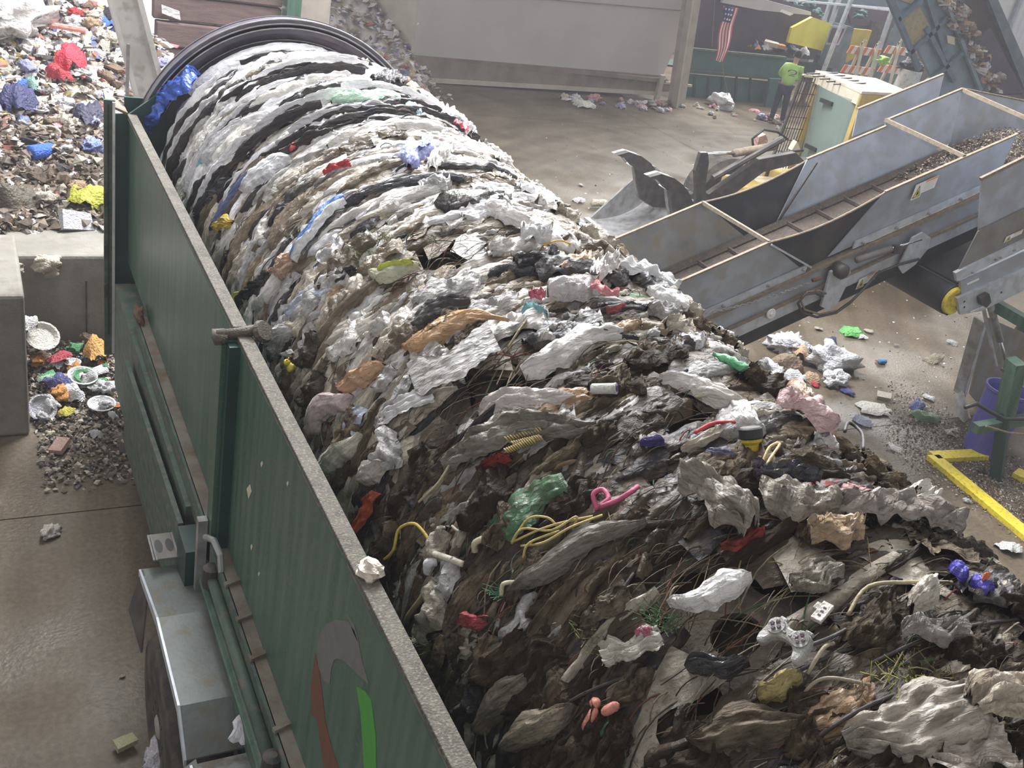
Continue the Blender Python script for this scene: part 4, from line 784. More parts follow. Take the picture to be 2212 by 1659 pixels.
MB().prism([ay(2040, -60, YC + .1), ay(2122, -60, YC + .1), ay(2222, 205, YC + .1), ay(2125, 205, YC + .1)], (0, .08, 0)).build('belt', M['belt'], bl)
MB().prism([ay(a, b_, YC - .1) for a, b_ in [(2112, -60), (2130, -60), (2262, 240), (2232, 240)]], (0, .25, 0)).build('far_side_sheet', M['machine_blue'], bl)
bz([(2100, 90), (2140, 60), (2212, 200), (2150, 205)], YC - .15, M['machine_dark'], 'drive_cover', bl, (0, .1, 0))
bz([(2045, 76), (2062, 80), (2062, 97), (2047, 93)], YC - .16, M['cream'], 'label_plate', bl, (0, -.01, 0))
p_ = ay(2080, 160, YC); MB().bar((p_.x, YC + .3, p_.z - .1), (p_.x, YC + .3, 0), .2, .2).build('support_leg', M['machine_blue'], bl)
rc = random.Random(8)
for k in range(110):
    u = rc.random(); px = 2052 + 95 * u + rc.uniform(-24, 12); py = -5 + 195 * u + rc.uniform(-8, 8); c = rc.choice(['tan', 'beige', 'white', 'brown', 'grey', 'beige', 'tan', 'brown', 'black', 'white', 'pink']); kd = rc.choice(['crumpled_bag', 'rag', 'paper_scrap', 'box'])
    put(kd, ay(px, py, YC - .05 - .15 * rc.random()), .18 + .26 * rc.random(), CN[c], f'{c} {KN[kd]} riding up the blue inclined conveyor', f'{c} {KN[kd]}s on the blue inclined conveyor')
for k in range(24):
    px = 1628 + 112 * rc.random(); c = rc.choice(['white', 'tan', 'black', 'navy', 'beige', 'orange', 'white', 'brown']); kd = rc.choice(['crumpled_bag', 'rag', 'paper_scrap', 'box'])
    put(kd, ay(px, 100 + (px - 1628) * .12 + rc.uniform(-6, 6), YB + .25 + .3 * rc.random()), .2 + .28 * rc.random(), CN[c], f'{c} {KN[kd]} lying on the green sorting bench', f'{c} {KN[kd]}s on the sorting bench')

# ------------------------------------------------------------------ WORKER
wk = thing('person', 'person in lime hi-vis sweatshirt and dark trousers, back turned, leaning over the green bench', 'person', (19.45, 21.3, 0))
def skinned(name, pts, edges, radii, m, parent=None, sub=2, root=0):
    off = Vector(parent['_w']); me = bpy.data.meshes.new(name); me.from_pydata([tuple(Vector(p) - off) for p in pts], edges, []); me.materials.append(m)
    o = bpy.data.objects.new(name, me); COL.objects.link(o); o.parent = parent; o['_w'] = tuple(off); TMP.append(o)
    md = o.modifiers.new('skin', 'SKIN'); md.use_smooth_shade = True
    sv = me.skin_vertices[0].data
    for k, r in enumerate(radii): sv[k].radius = (r, r) if not isinstance(r, tuple) else r
    for k in range(len(pts)): sv[k].use_root = (k == root)
    s2 = o.modifiers.new('sub', 'SUBSURF'); s2.levels = sub; s2.render_levels = sub; return o
def wp(x, y, z): return (19.45 + x, 21.3 + y, z * 1.06)
J = dict(pel=wp(.08, .0, .95), wst=wp(.10, .03, 1.12), che=wp(.14, .12, 1.36), nek=wp(.16, .20, 1.50), hd0=wp(.17, .24, 1.60), hd1=wp(.18, .27, 1.72),
         ls=wp(-.06, .13, 1.42), le=wp(-.13, .30, 1.20), lw=wp(-.04, .52, 1.12), lh=wp(-.02, .60, 1.11), rs=wp(.34, .13, 1.42), re=wp(.42, .30, 1.20), rw=wp(.33, .52, 1.12), rh=wp(.31, .60, 1.11),
         lhp=wp(-.02, .0, .90), lk=wp(-.03, .04, .50), la=wp(-.04, -.02, .10), lt=wp(-.06, .16, .05), rhp=wp(.18, .0, .90), rk=wp(.22, .04, .50), ra=wp(.26, .0, .10), rt=wp(.28, .18, .05))
kk = list(J); ix = {k: i for i, k in enumerate(kk)}
E = [('pel', 'wst'), ('wst', 'che'), ('che', 'nek'), ('nek', 'hd0'), ('hd0', 'hd1'), ('che', 'ls'), ('ls', 'le'), ('le', 'lw'), ('lw', 'lh'), ('che', 'rs'), ('rs', 're'), ('re', 'rw'), ('rw', 'rh'), ('pel', 'lhp'), ('lhp', 'lk'), ('lk', 'la'), ('la', 'lt'), ('pel', 'rhp'), ('rhp', 'rk'), ('rk', 'ra'), ('ra', 'rt')]
RR = dict(pel=.13, wst=.12, che=.14, nek=.055, hd0=.08, hd1=.085, ls=.06, le=.045, lw=.03, lh=.035, rs=.06, re=.045, rw=.03, rh=.035, lhp=.085, lk=.06, la=.04, lt=.035, rhp=.085, rk=.06, ra=.04, rt=.035)
P_ = [J[k] for k in kk]; Ed = [(ix[a], ix[b_]) for a, b_ in E]; Rd = [RR[k] for k in kk]
for hnd, sx in (('lh', 1), ('rh', -1)):
    h0 = Vector(J[hnd])
    for f in range(5):
        a_ = len(P_); fx = (-.03 + .015 * f) if f < 4 else sx * .035; ln = (.04, .045, .043, .034, .03)[f]; b0 = h0 + Vector((fx, .02 if f < 4 else -.01, 0))
        P_ += [tuple(b0 + Vector((0, ln, -.005))), tuple(b0 + Vector((0, ln * 1.7, -.03)))]; Rd += [.010, .008]; Ed += [(ix[hnd], a_), (a_, a_ + 1)]
skinned('body', P_, Ed, Rd, M['skin'], wk)
def sub_(ks, es, rr, name, m): i2 = {k: i for i, k in enumerate(ks)}; return skinned(name, [J[k] for k in ks], [(i2[a], i2[b_]) for a, b_ in es], rr, m, wk)
sh = sub_(['pel', 'wst', 'che', 'nek', 'ls', 'le', 'lw', 'rs', 're', 'rw'], [('pel', 'wst'), ('wst', 'che'), ('che', 'nek'), ('che', 'ls'), ('ls', 'le'), ('le', 'lw'), ('che', 'rs'), ('rs', 're'), ('re', 'rw')], [.17, .175, .19, .085, .10, .08, .05, .10, .08, .05], 'sweatshirt', M['lime'])
sub_(['pel', 'lhp', 'lk', 'la', 'rhp', 'rk', 'ra'], [('pel', 'lhp'), ('lhp', 'lk'), ('lk', 'la'), ('pel', 'rhp'), ('rhp', 'rk'), ('rk', 'ra')], [.17, .12, .09, .07, .12, .09, .07], 'trousers', M['navy'])
for a_, b2_ in (('la', 'lt'), ('ra', 'rt')): sub_([a_, b2_], [(a_, b2_)], [.07, .055], 'boot', M['black'])
hd = Vector(J['hd1']); MB().blob(hd + Vector((0, -.01, .03)), (.105, .12, .12), .05, 3, 16, 10).build('hair', M['hair'], wk, smooth=True)
for sx in (-1, 1): MB().blob(hd + Vector((sx * .095, .03, -.03)), (.015, .025, .035), .1, 3, 8, 6).build('ear', M['skin'], wk, smooth=True)
MB().blob(hd + Vector((0, .13, -.03)), (.018, .03, .03), .1, 3, 8, 6).build('nose', M['skin'], wk, smooth=True)
for sx in (-1, 1): MB().blob(hd + Vector((sx * .035, .108, .01)), (.015, .012, .011), .0, 3, 8, 6).build('eye', M['sign_white'], wk, smooth=True)
MB().blob(hd + Vector((0, .11, -.075)), (.03, .012, .008), .0, 3, 8, 6).build('mouth', M['flag_red'], wk, smooth=True)
wk.rotation_euler = (0, 0, -.66)
# oval back print
cb = Vector(J['che']) + Vector((0, -.215, -.03))
mb = MB(); n = 22
for k in range(n + 1):
    a = 2 * PI * k / n
    for r in (1, .78): mb.v.append(cb + Vector((.12 * r * math.cos(a), .04 * abs(math.cos(a)) - .0, .065 * r * math.sin(a))))
mb.f = [(2 * k, 2 * k + 1, 2 * k + 3, 2 * k + 2) for k in range(n)]; mb.build('back_print', M['sign_ink'], sh)
MB().prism([cb + Vector((-.09, .0, -.015)), cb + Vector((.09, .0, -.015)), cb + Vector((.07, .0, .02)), cb + Vector((-.07, .0, .02))], (0, -.004, 0)).build('back_print', M['sign_grey'], sh)
MB().prism([cb + Vector((-.08, .0, -.095)), cb + Vector((.08, .0, -.095)), cb + Vector((.08, .0, -.082)), cb + Vector((-.08, .0, -.082))], (0, -.004, 0)).build('back_print', M['sign_ink'], sh)

# ------------------------------------------------------------------ WHEEL LOADER
ld = thing('wheel_loader', 'dusty yellow wheel loader with caged cab parked behind the conveyor', 'loader', (12.3, 12, 0))
RZ = 2.85
ra, rb, rc_, rd = az(1759, 158, RZ), az(1890, 175, RZ), az(1975, 210, RZ), az(1860, 204, RZ)
MB().prism([ra, rb, rc_, rd], (0, 0, .05)).build('cab_roof', M['cream'], ld, bevel=.01)
def dn(p, h, inx=0, iny=0): return Vector((p.x + inx, p.y + iny, p.z - h))
MB().prism([rd, rc_, dn(rc_, .14), dn(rd, .2)], (0, .03, 0)).build('roof_side_rail', M['cab_yellow'], ld)
MB().prism([ra, rd, dn(rd, .16), dn(ra, .14)], (.03, 0, 0)).build('roof_front_rail', M['cream'], ld)
cf0, cf1 = Vector((ra.x + .1, ra.y - .05, 0)), Vector((rd.x + .10, rd.y + .05, 0)); cr1 = Vector((rc_.x - .15, rc_.y + .05, 0)); cr0 = Vector((rb.x - .1, rb.y - .05, 0))
def pt(c, z): return Vector((c.x, c.y, z))
for c in (cf0, cf1, cr1, cr0): MB().bar(pt(c, 1.25), pt(c, RZ), .08, .08).build('cab_post', M['cab_yellow'], ld)
# curved front glass
def glass(u, v):
    y = cf0.y + (cf1.y - cf0.y) * u; x = cf0.x + (cf1.x - cf0.x) * u - .22 * math.sin(PI * u) ** .7 + .15 * v; return (x, y, RZ - .12 - 1.35 * v)
MB().grid(16, 8, glass).build('front_glass', M['glass'], ld, smooth=True)
MB().prism([pt(cf1, 1.5) + Vector((.08, 0, 0)), pt(cr1, 1.5) + Vector((-.08, 0, 0)), pt(cr1, RZ - .15) + Vector((-.08, 0, 0)), pt(cf1, RZ - .15) + Vector((.08, 0, 0))], (0, .01, 0)).build('side_glass', M['glass'], ld)
MB().prism([pt(cf0, 1.5) + Vector((.08, 0, 0)), pt(cr0, 1.5) + Vector((-.08, 0, 0)), pt(cr0, RZ - .15) + Vector((-.08, 0, 0)), pt(cf0, RZ - .15) + Vector((.08, 0, 0))], (0, .01, 0)).build('side_glass', M['glass'], ld)
MB().box((cf1.x + .3, (cf0.y + cf1.y) / 2 - .25, 1.3), (cf1.x + .8, (cf0.y + cf1.y) / 2 + .25, 1.9)).build('driver_seat', M['black'], ld, bevel=.05)
MB().box((cf1.x + .75, (cf0.y + cf1.y) / 2 - .25, 1.7), (cf1.x + .9, (cf0.y + cf1.y) / 2 + .25, 2.4)).build('driver_seat', M['black'], ld, bevel=.05)
q = Vector(glass(.55, .12)); MB().box(tuple(q + Vector((-.06, -.13, -.03))), tuple(q + Vector((-.02, .13, .03)))).build('wiper_mount', M['black'], ld)
q = Vector(glass(.45, .68)); MB().box(tuple(q + Vector((-.06, -.13, -.03))), tuple(q + Vector((-.02, .13, .03)))).build('wiper_mount', M['black'], ld)
# wire guard beside the cab
for k in range(9):
    x = cf0.x + .05 - .055 * k; MB().bar((x - .10, cf0.y - .03, 1.15), (x, cf0.y - .03, RZ - .05), .012, .012).build('guard_wire', M['rust'] if k % 2 else M['dark_steel'], ld)
for k in range(9):
    z = 1.2 + k * .19; MB().bar((cf0.x + .05 - .10 * (RZ - z) / 1.7, cf0.y - .03, z), (cf0.x - .39 - .10 * (RZ - z) / 1.7, cf0.y - .03, z), .012, .012).build('guard_wire', M['rust'], ld)
MB().bar((cf0.x - .40, cf0.y - .03, RZ - .04), (cf0.x - .52, cf0.y - .03, 1.1), .04, .04).build('guard_frame', M['dark_steel'], ld)
MB().bar((cf0.x - .40, cf0.y - .03, RZ - .04), (cf0.x + .05, cf0.y - .03, RZ - .04), .04, .04).build('guard_frame', M['cream'], ld)
for k in range(5): MB().bar((ra.x - .3, ra.y - .15 - .16 * k, RZ), (ra.x + .35, ra.y - .15 - .16 * k, RZ + .07), .02, .02).build('roof_grille', M['dark_steel'], ld)
# body, mostly behind the conveyor
yc = (cf0.y + cf1.y) / 2
MB().box((cf1.x - .2, yc - .75, .65), (cr1.x + .1, yc + .75, 1.3)).build('chassis', M['cab_yellow'], ld, bevel=.03)
MB().box((cr1.x + .1, yc - .6, .7), (cr1.x + 1.9, yc + .6, 1.75)).build('engine_cover', M['cab_yellow'], ld, bevel=.06)
MB().box((cf1.x - 1.3, yc - .45, .6), (cf1.x - .2, yc + .45, 1.2)).build('front_frame', M['cab_yellow'], ld, bevel=.04)
for x in (cf1.x - .8, cr1.x + .9):
    for sy in (-1, 1):
        w_ = MB().lathe((x, yc + sy * .95 - .22, .68), (0, 1, 0), [(.3, -.0), (.58, .0), (.68, .06), (.68, .38), (.58, .44), (.3, .44)], 30).build('wheel', M['tyre'], ld)
        MB().lathe((x, yc + sy * .95 - .23, .68), (0, 1, 0), [(.28, 0), (.28, .46)], 20).build('wheel_rim', M['cab_yellow'], w_)
# arms, rams, coupler plate
def pb(pxs, y, ext, name, m): return MB().prism([ay(a, b_, y) for a, b_ in pxs], ext).build(name, m, ld, bevel=.008)
for y in (12.1, 11.2):
    pb([(1514, 330), (1530, 330), (1532, 352), (1524, 400), (1530, 455), (1500, 470), (1505, 420), (1502, 370)], y, (0, .07, 0), 'coupler_plate', M['dark_steel'])
    pb([(1530, 420), (1640, 345), (1720, 330), (1740, 350), (1650, 372), (1545, 450)], y + .02, (0, .10, 0), 'lift_arm', M['dark_steel'])
    MB().tube([ay(1517, 334, y + .1), ay(1585, 331, y + .1)], .03, 10).build('ram_rod', M['chrome'], ld, smooth=True)
    MB().tube([ay(1585, 331, y + .1), ay(1672, 316, y + .1)], .06, 12).build('ram_barrel', M['tan_edge'], ld, smooth=True)
    MB().tube([ay(1540, 385, y + .05), ay(1690, 300, y + .05)], .05, 8).build('ram_barrel', M['dark_steel'], ld)
MB().bar(ay(1530, 440, 12.1), ay(1530, 440, 12.1) + Vector((0, -1, 0)), .14, .14).build('torque_tube', M['dark_steel'], ld)
for k, pth in enumerate(([(1630, 345), (1625, 300), (1650, 280), (1680, 285), (1700, 300)], [(1660, 350), (1675, 325), (1672, 300)], [(1560, 420), (1590, 380), (1620, 360), (1690, 330), (1735, 325)], [(1600, 400), (1610, 350), (1640, 330)])):
    MB().tube([ay(a, b_, 11.7) for a, b_ in pth], .02, 6).build('hydraulic_hose', M['tan_edge'] if k % 2 else M['black'], ld, smooth=True)
pb([(1634, 320), (1640, 296), (1655, 290), (1660, 305), (1650, 318)], 11.9, (0, .1, 0), 'ram_mount', M['litter']); TMP[-1].color = (.45, .28, .22, 1)
pb([(1710, 325), (1722, 305), (1732, 330)], 11.7, (0, .1, 0), 'headlamp_guard', M['cream'])
# grapple bucket: curved shell plus upper clamp tines
def bshell(u, v):
    y = 13.25 - 2.3 * v; th = u * 2.0; x = 9.95 - 1.0 + 1.25 * math.sin(th) * .85 - 0.0; z = .05 + .62 * (1 - math.cos(th)) * .9
    return (x - .05, y, z)
MB().grid(14, 4, bshell).build('bucket_shell', M['steel'], ld, smooth=True)
MB().prism([bshell(u / 10, 0) for u in range(11)] + [(9.75, 13.25, .95)], (0, .04, 0)).build('bucket_side', M['steel'], ld)
MB().prism([bshell(u / 10, 1) for u in range(11)] + [(9.75, 10.95, .95)], (0, -.04, 0)).build('bucket_side', M['steel'], ld)
MB().bar((8.9, 13.3, .05), (8.9, 10.9, .05), .16, .04).build('cutting_edge', M['steel'], ld)
for px0, yy in ((1325, 12.95), (1395, 12.2)):
    dx = px0 - 1325; dy = 0 if px0 == 1325 else 47
    def q_(a, b_): return (a + dx, b_ + dy)
    pts_ = [q_(1320, 328), q_(1345, 321), q_(1372, 330), q_(1392, 345), q_(1408, 368), q_(1418, 400), q_(1424, 440), q_(1398, 440), q_(1374, 425), q_(1368, 395), q_(1364, 360), q_(1352, 352), q_(1338, 335)]
    MB().prism([ay(a, b_, yy) for a, b_ in pts_], (0, -.08, 0)).build('grapple_tine', M['steel'], ld)
    MB().prism([ay(a + 8, b_ + 4, yy - .38) for a, b_ in pts_], (0, -.08, 0)).build('grapple_tine', M['dark_steel'], ld)
    c0 = ay(*q_(1372, 340), yy); MB().bar(c0, c0 + Vector((.0, -.45, 0)), .22, .05, (.3, 0, 1)).build('tine_web', M['steel'], ld)
    c0 = ay(*q_(1395, 420), yy); MB().bar(c0, c0 + Vector((.0, -.45, 0)), .25, .04, (1, 0, .1)).build('tine_web', M['steel'], ld)
    MB().prism([ay(*q_(a, b_), yy - .1) for a, b_ in [(1352, 352), (1366, 340), (1390, 345), (1412, 360), (1400, 368), (1375, 362)]], (0, -.2, 0)).build('tine_tooth', M['galv_light'], ld)
MB().bar((9.9, 13.2, .75), (9.9, 10.9, .75), .15, .15).build('grapple_beam', M['dark_steel'], ld)

# ------------------------------------------------------------------ FLOOR LITTER (right and back)
def fp(px, py, h=0.02): p_ = az(px, py); p_.z = h; return p_
put('crumpled_bag', fp(1790, 795, .0), .62, (.62, .62, .64), 'big translucent grey bag lying beside the conveyor foot', i=0, rot=(0, 0, -.5), cat='bag')
put('crumpled_bag', fp(1800, 830, .0), .36, (.74, .73, .74), 'white knotted bag in front of the big grey bag on the floor', i=4, rot=(0, 0, .1), cat='bag')
put('rag', fp(1700, 800, .02), .55, CN['brown'], 'dark brown sack under the belt beside white bags on the floor', i=1, cat='sack', name='sack')
put('crumpled_bag', fp(1700, 765, .02), .5, (.66, .66, .68), 'milky plastic bag tucked right under the conveyor belt', i=2, cat='bag')
put('crumpled_bag', fp(1660, 815, .02), .34, (.70, .70, .72), 'white balled bag next to the green bottle on the drum edge', i=6, cat='bag')
put('rag', fp(1715, 825, .02), .34, (.68, .68, .70), 'grey-white torn bag trailing from the floor heap towards the drum', i=3, cat='bag')
put('rag', fp(1750, 825, .02), .26, CN['tan'], 'tan paper wrap between the floor bags', i=4, cat='wrap', name='paper_wrap')
put('paper_scrap', fp(1760, 835, .02), .16, CN['red'], 'small red wrapper between the floor bags', i=2, cat='wrapper', name='wrapper')
put('rag', fp(1720, 780, .1), .30, (.60, .40, .25), 'orange printed wrapper on top of the brown sack', i=0, cat='wrapper', name='wrapper')
put('paper_scrap', fp(1840, 722), .46, (.16, .50, .14), 'bright green plastic wrapper lying flat on the floor', i=0, rot=(0, 0, -.3), cat='wrapper', name='green_wrapper')
put('paper_scrap', fp(1858, 730), .22, (.70, .68, .62), 'white torn corner next to the bright green wrapper', i=1, cat='wrapper', name='wrapper')
put('rag', fp(1795, 742), .20, (.05, .07, .13), 'dark blue scrap below the bright green wrapper', i=2, cat='scrap', name='cloth_scrap')
put('paper_scrap', fp(1768, 713), .16, CN['beige'], 'beige scrap left of the bright green wrapper', i=3, cat='scrap')
put('paper_scrap', fp(1875, 718), .16, CN['beige'], 'beige crumb of paper right of the bright green wrapper', i=4, cat='scrap')
put('bottle', fp(1905, 786, .0), .17, (.10, .33, .62), 'small blue can lying alone on the open floor', i=1, rot=(0, 0, -.2), cat='can', name='drink_can')
put('paper_scrap', fp(1893, 783, .02), .07, CN['red'], 'red tip of packaging beside the small blue can', i=5, cat='scrap')
put('paper_scrap', fp(1936, 748), .09, CN['grey'], 'tiny pale scrap alone above the small blue can', i=1, cat='scrap')
put('rag', fp(2057, 743), .22, (.50, .50, .48), 'pale foil scrap lying near the grey guard leg', i=1, cat='scrap', squash=.4)
put('rag', fp(2015, 780), .34, (.30, .26, .19), 'brown crumpled debris bundle near the grey guard leg', i=3, cat='bundle', squash=.5, name='debris_bundle')
put('box', fp(1908, 862), .17, CN['beige'], 'small cream carton standing on the floor by the clear sheet', i=0, cat='carton')
put('rag', fp(1830, 850), .22, (.05, .06, .22), 'dark blue crushed pack beside the drum side floor bags', i=5, cat='pack', squash=.5, name='crushed_pack')
put('paper_scrap', fp(1862, 912), .30, (.55, .58, .72), 'blue and white flattened bag on the floor', i=2, rot=(0, 0, -.45), cat='bag', name='flat_bag')
put('paper_scrap', fp(1932, 971), .20, (.74, .72, .70), 'oval white scrap on the floor above the yellow rail', i=4, cat='scrap', squash=.5)
put('crumpled_bag', fp(2088, 1085, .0), .085, (.78, .78, .76), 'small white ball of foam beside the yellow rail', i=4, cat='foam', name='foam_ball')
put('rag', fp(2000, 905), .42, (.13, .20, .10), 'green leafy scrap at the foot of the grey guard leg', i=2, cat='scrap', squash=.4, name='leafy_scrap')
put('rag', fp(1980, 880), .28, (.12, .15, .32), 'blue printed wrapper near the grey guard leg foot', i=4, cat='wrapper', squash=.5, name='wrapper')
put('paper_scrap', fp(2005, 862), .20, (.70, .68, .68), 'clear crumpled wrapper behind the blue printed wrapper', i=3, cat='wrapper', name='wrapper')
put('paper_scrap', fp(2055, 940), .20, (.50, .48, .44), 'pale torn film by the yellow rail corner', i=5, cat='film', name='torn_film')
put('paper_scrap', fp(2180, 1188), .34, (.55, .55, .52), 'clear torn plastic strip on the floor below the yellow rail', i=2, cat='film', name='torn_film')
pp = put('paper_scrap', fp(1885, 885), .55, (.62, .60, .54), 'clear flattened plastic sheet on the floor above the blue and white bag', i=0, rot=(0, 0, -.4), cat='sheet', name='plastic_sheet', squash=.3)
put('rag', fp(1210, 452), .0001 + .35, (.70, .68, .70), 'white crumpled paper on the open floor left of the loader bucket', i=1, rot=(0, 0, .3), cat='paper') if False else None
put('rag', fp(1248, 436), .28, (.68, .66, .68), 'white crumpled paper on the open floor beside the loader bucket', i=1, cat='paper', squash=.6)
put('bottle', fp(1298, 449), .42, (.60, .54, .42), 'beige rolled paper tube lying left of the loader bucket', i=0, rot=(0, 0, .0), cat='paper tube', name='paper_tube')
put('paper_scrap', fp(1255, 402), .14, CN['white'], 'tiny white scrap alone on the open floor above the crumpled paper', i=2, cat='scrap')
put('paper_scrap', fp(1262, 230), .75, (.58, .57, .50), 'long pale paper lying in front of the grey hopper', i=0, rot=(0, 0, -.1), cat='paper')
put('crumpled_bag', fp(1553, 232, .0), .75, (.72, .72, .74), 'white plastic bag at the foot of the green bench', i=3, cat='bag')
rf = random.Random(12)
for k in range(60):
    u = rf.random(); px = 1215 + 470 * u; py = 212 + 40 * u + rf.uniform(-8, 22) * (.3 + u); c = rf.choice(['white', 'pink', 'beige', 'grey', 'brown', 'white', 'lilac']); kd = rf.choice(['paper_scrap', 'crumpled_bag', 'rag'])
    put(kd, fp(px, py, .01), .14 + .26 * rf.random() ** 2, CN[c], f'{c} {KN[kd]} scattered on the floor along the green bench', f'{c} {KN[kd]}s along the green bench')
def gpos(r):
    u, v = r.random(), r.random(); p_ = az(1900 + 320 * u + 60 * r.random(), 880 + 240 * u * .9 + 150 * (v - .4)); return (p_.x, p_.y, .012 * r.random()), None
scatter_stuff('floor_grit', 'fine shredded grit and crumbs spilled on the floor round the yellow rail', 'debris', 6000, gpos, (.006, .022), PAL_DIRT * 2 + [(.4, .36, .3), (.5, .45, .38)], seed=21)
def gpos2(r): p_ = az(1180 + 1000 * r.random(), 230 + 700 * r.random()); return (p_.x, p_.y, .004), None
scatter_stuff('floor_crumbs', 'tiny crumbs of litter dusting the open hall floor', 'debris', 1500, gpos2, (.006, .03), PAL_DIRT + PAL_MIX[:3], seed=22)

# litter in the gap left of the trailer
def lgap(r):
    x, y = .35 + .75 * r.random(), 7.0 + 2.35 * r.random() ** .7; return (x, y, .03 * r.random() + max(0, y - 8) * .10 * r.random()), None
scatter_stuff('gap_debris', 'dark damp crumbs and scraps piled between the blocks and the trailer', 'debris', 3500, lgap, (.01, .045), PAL_DIRT * 3 + PAL_MIX[3:8] + [(.05, .05, .04)] * 3, seed=31, flat=.9)
put('tray', (.48, 9.0, .35), .30, (.66, .63, .56), 'white foam food tray leaning on the grey concrete block', rot=(.7, .2, 0), cat='tray')
put('paper_scrap', (.62, 8.85, .22), .26, (.40, .05, .07), 'dark red paper below the white foam tray', i=1, cat='paper')
put('rag', (.93, 8.95, .2), .34, (.58, .30, .08), 'orange food wrapper at the foot of the trailer end plate', i=0, cat='wrapper', name='wrapper')
put('tray', (.78, 8.6, .13), .26, (.72, .72, .70), 'round white plastic lid on the litter beside the trailer', rot=(.3, .1, 0), cat='lid', name='takeaway_lid_disc')
put('tray', (.90, 8.2, .06), .24, (.70, .70, .70), 'white lid with a dark centre hole near the trailer leg', rot=(.2, 0, 0), cat='lid', name='takeaway_lid_disc')
put('tray', (.42, 8.2, .08), .24, (.60, .60, .64), 'white yoghurt pot lying by the near concrete block', rot=(1.0, .3, 0), cat='pot', name='yoghurt_pot')
put('rag', (.57, 8.5, .12), .28, (.06, .06, .20), 'dark blue wrapper amid the litter left of the trailer', i=4, cat='wrapper', name='wrapper')
put('rag', (.66, 8.35, .10), .26, (.70, .70, .72), 'white torn paper amid the litter left of the trailer', i=2, cat='paper')
put('paper_scrap', (.60, 8.15, .06), .18, (.62, .55, .08), 'yellow wrapper at the front of the litter left of the trailer', i=2, cat='wrapper', name='wrapper')
put('paper_scrap', (.50, 8.60, .15), .22, (.30, .48, .30), 'pale green paper scrap on the litter left of the trailer', i=3, cat='paper')
put('box', (.52, 7.62, .03), .17, (.58, .38, .32), 'small pinkish carton on the dirty floor before the litter', i=0, cat='carton')
put('rag', (.80, 7.78, .03), .14, (.60, .60, .60), 'shiny foil scrap beside the trailer leg', i=1, cat='foil', name='foil_scrap')
put('crumpled_bag', (.36, 6.50, .0), .15, (.70, .64, .56), 'crumpled cream paper ball alone on the bare floor', i=3, cat='paper', name='paper_ball')
put('rag', (.35, 8.95, .5), .3, (.58, .57, .56), 'grey-white film lying between the two concrete blocks', i=5, cat='film', name='torn_film')
put('box', (.60, 4.38, .03), .12, (.58, .56, .32), 'yellow printed carton on the floor beside the trailer wheel', i=0, rot=(0, 0, .3), cat='carton')
put('paper_scrap', (.66, 4.95, .01), .05, (.66, .56, .46), 'tiny pale scrap on the floor beside the trailer fender', i=2, cat='scrap')
put('crumpled_bag', (.745, 4.0, .28), .22, (.66, .64, .68), 'white crushed bag caught against the trailer wheel', i=1, cat='bag')
for k in range(26):
    x, y = .36 + .68 * rf.random(), 8.0 + 1.3 * rf.random(); c = rf.choice(['white', 'beige', 'brown', 'grey', 'orange', 'green', 'white']); kd = rf.choice(['paper_scrap', 'crumpled_bag', 'rag', 'tray'])
    put(kd, (x, y, .05 + .12 * (y - 8)), .10 + .12 * rf.random(), CN[c], f'small {c} {KN[kd]} in the litter between block and trailer', f'small {c} {KN[kd]}s between block and trailer')
hz = bpy.data.materials.new('dust_haze'); hz.use_nodes = True; t = hz.node_tree; t.nodes.remove(t.nodes['Principled BSDF'])
vs_ = t.nodes.new('ShaderNodeVolumeScatter'); vs_.inputs['Density'].default_value = .0028; vs_.inputs['Color'].default_value = (.93, .92, 1, 1); t.links.new(vs_.outputs[0], t.nodes['Material Output'].inputs['Volume'])
tag(MB().box((-11.5, -5, .0), (45, 38, 12)).build('dust_haze', hz), 'thin dusty haze filling the hall', 'haze', kind='stuff')
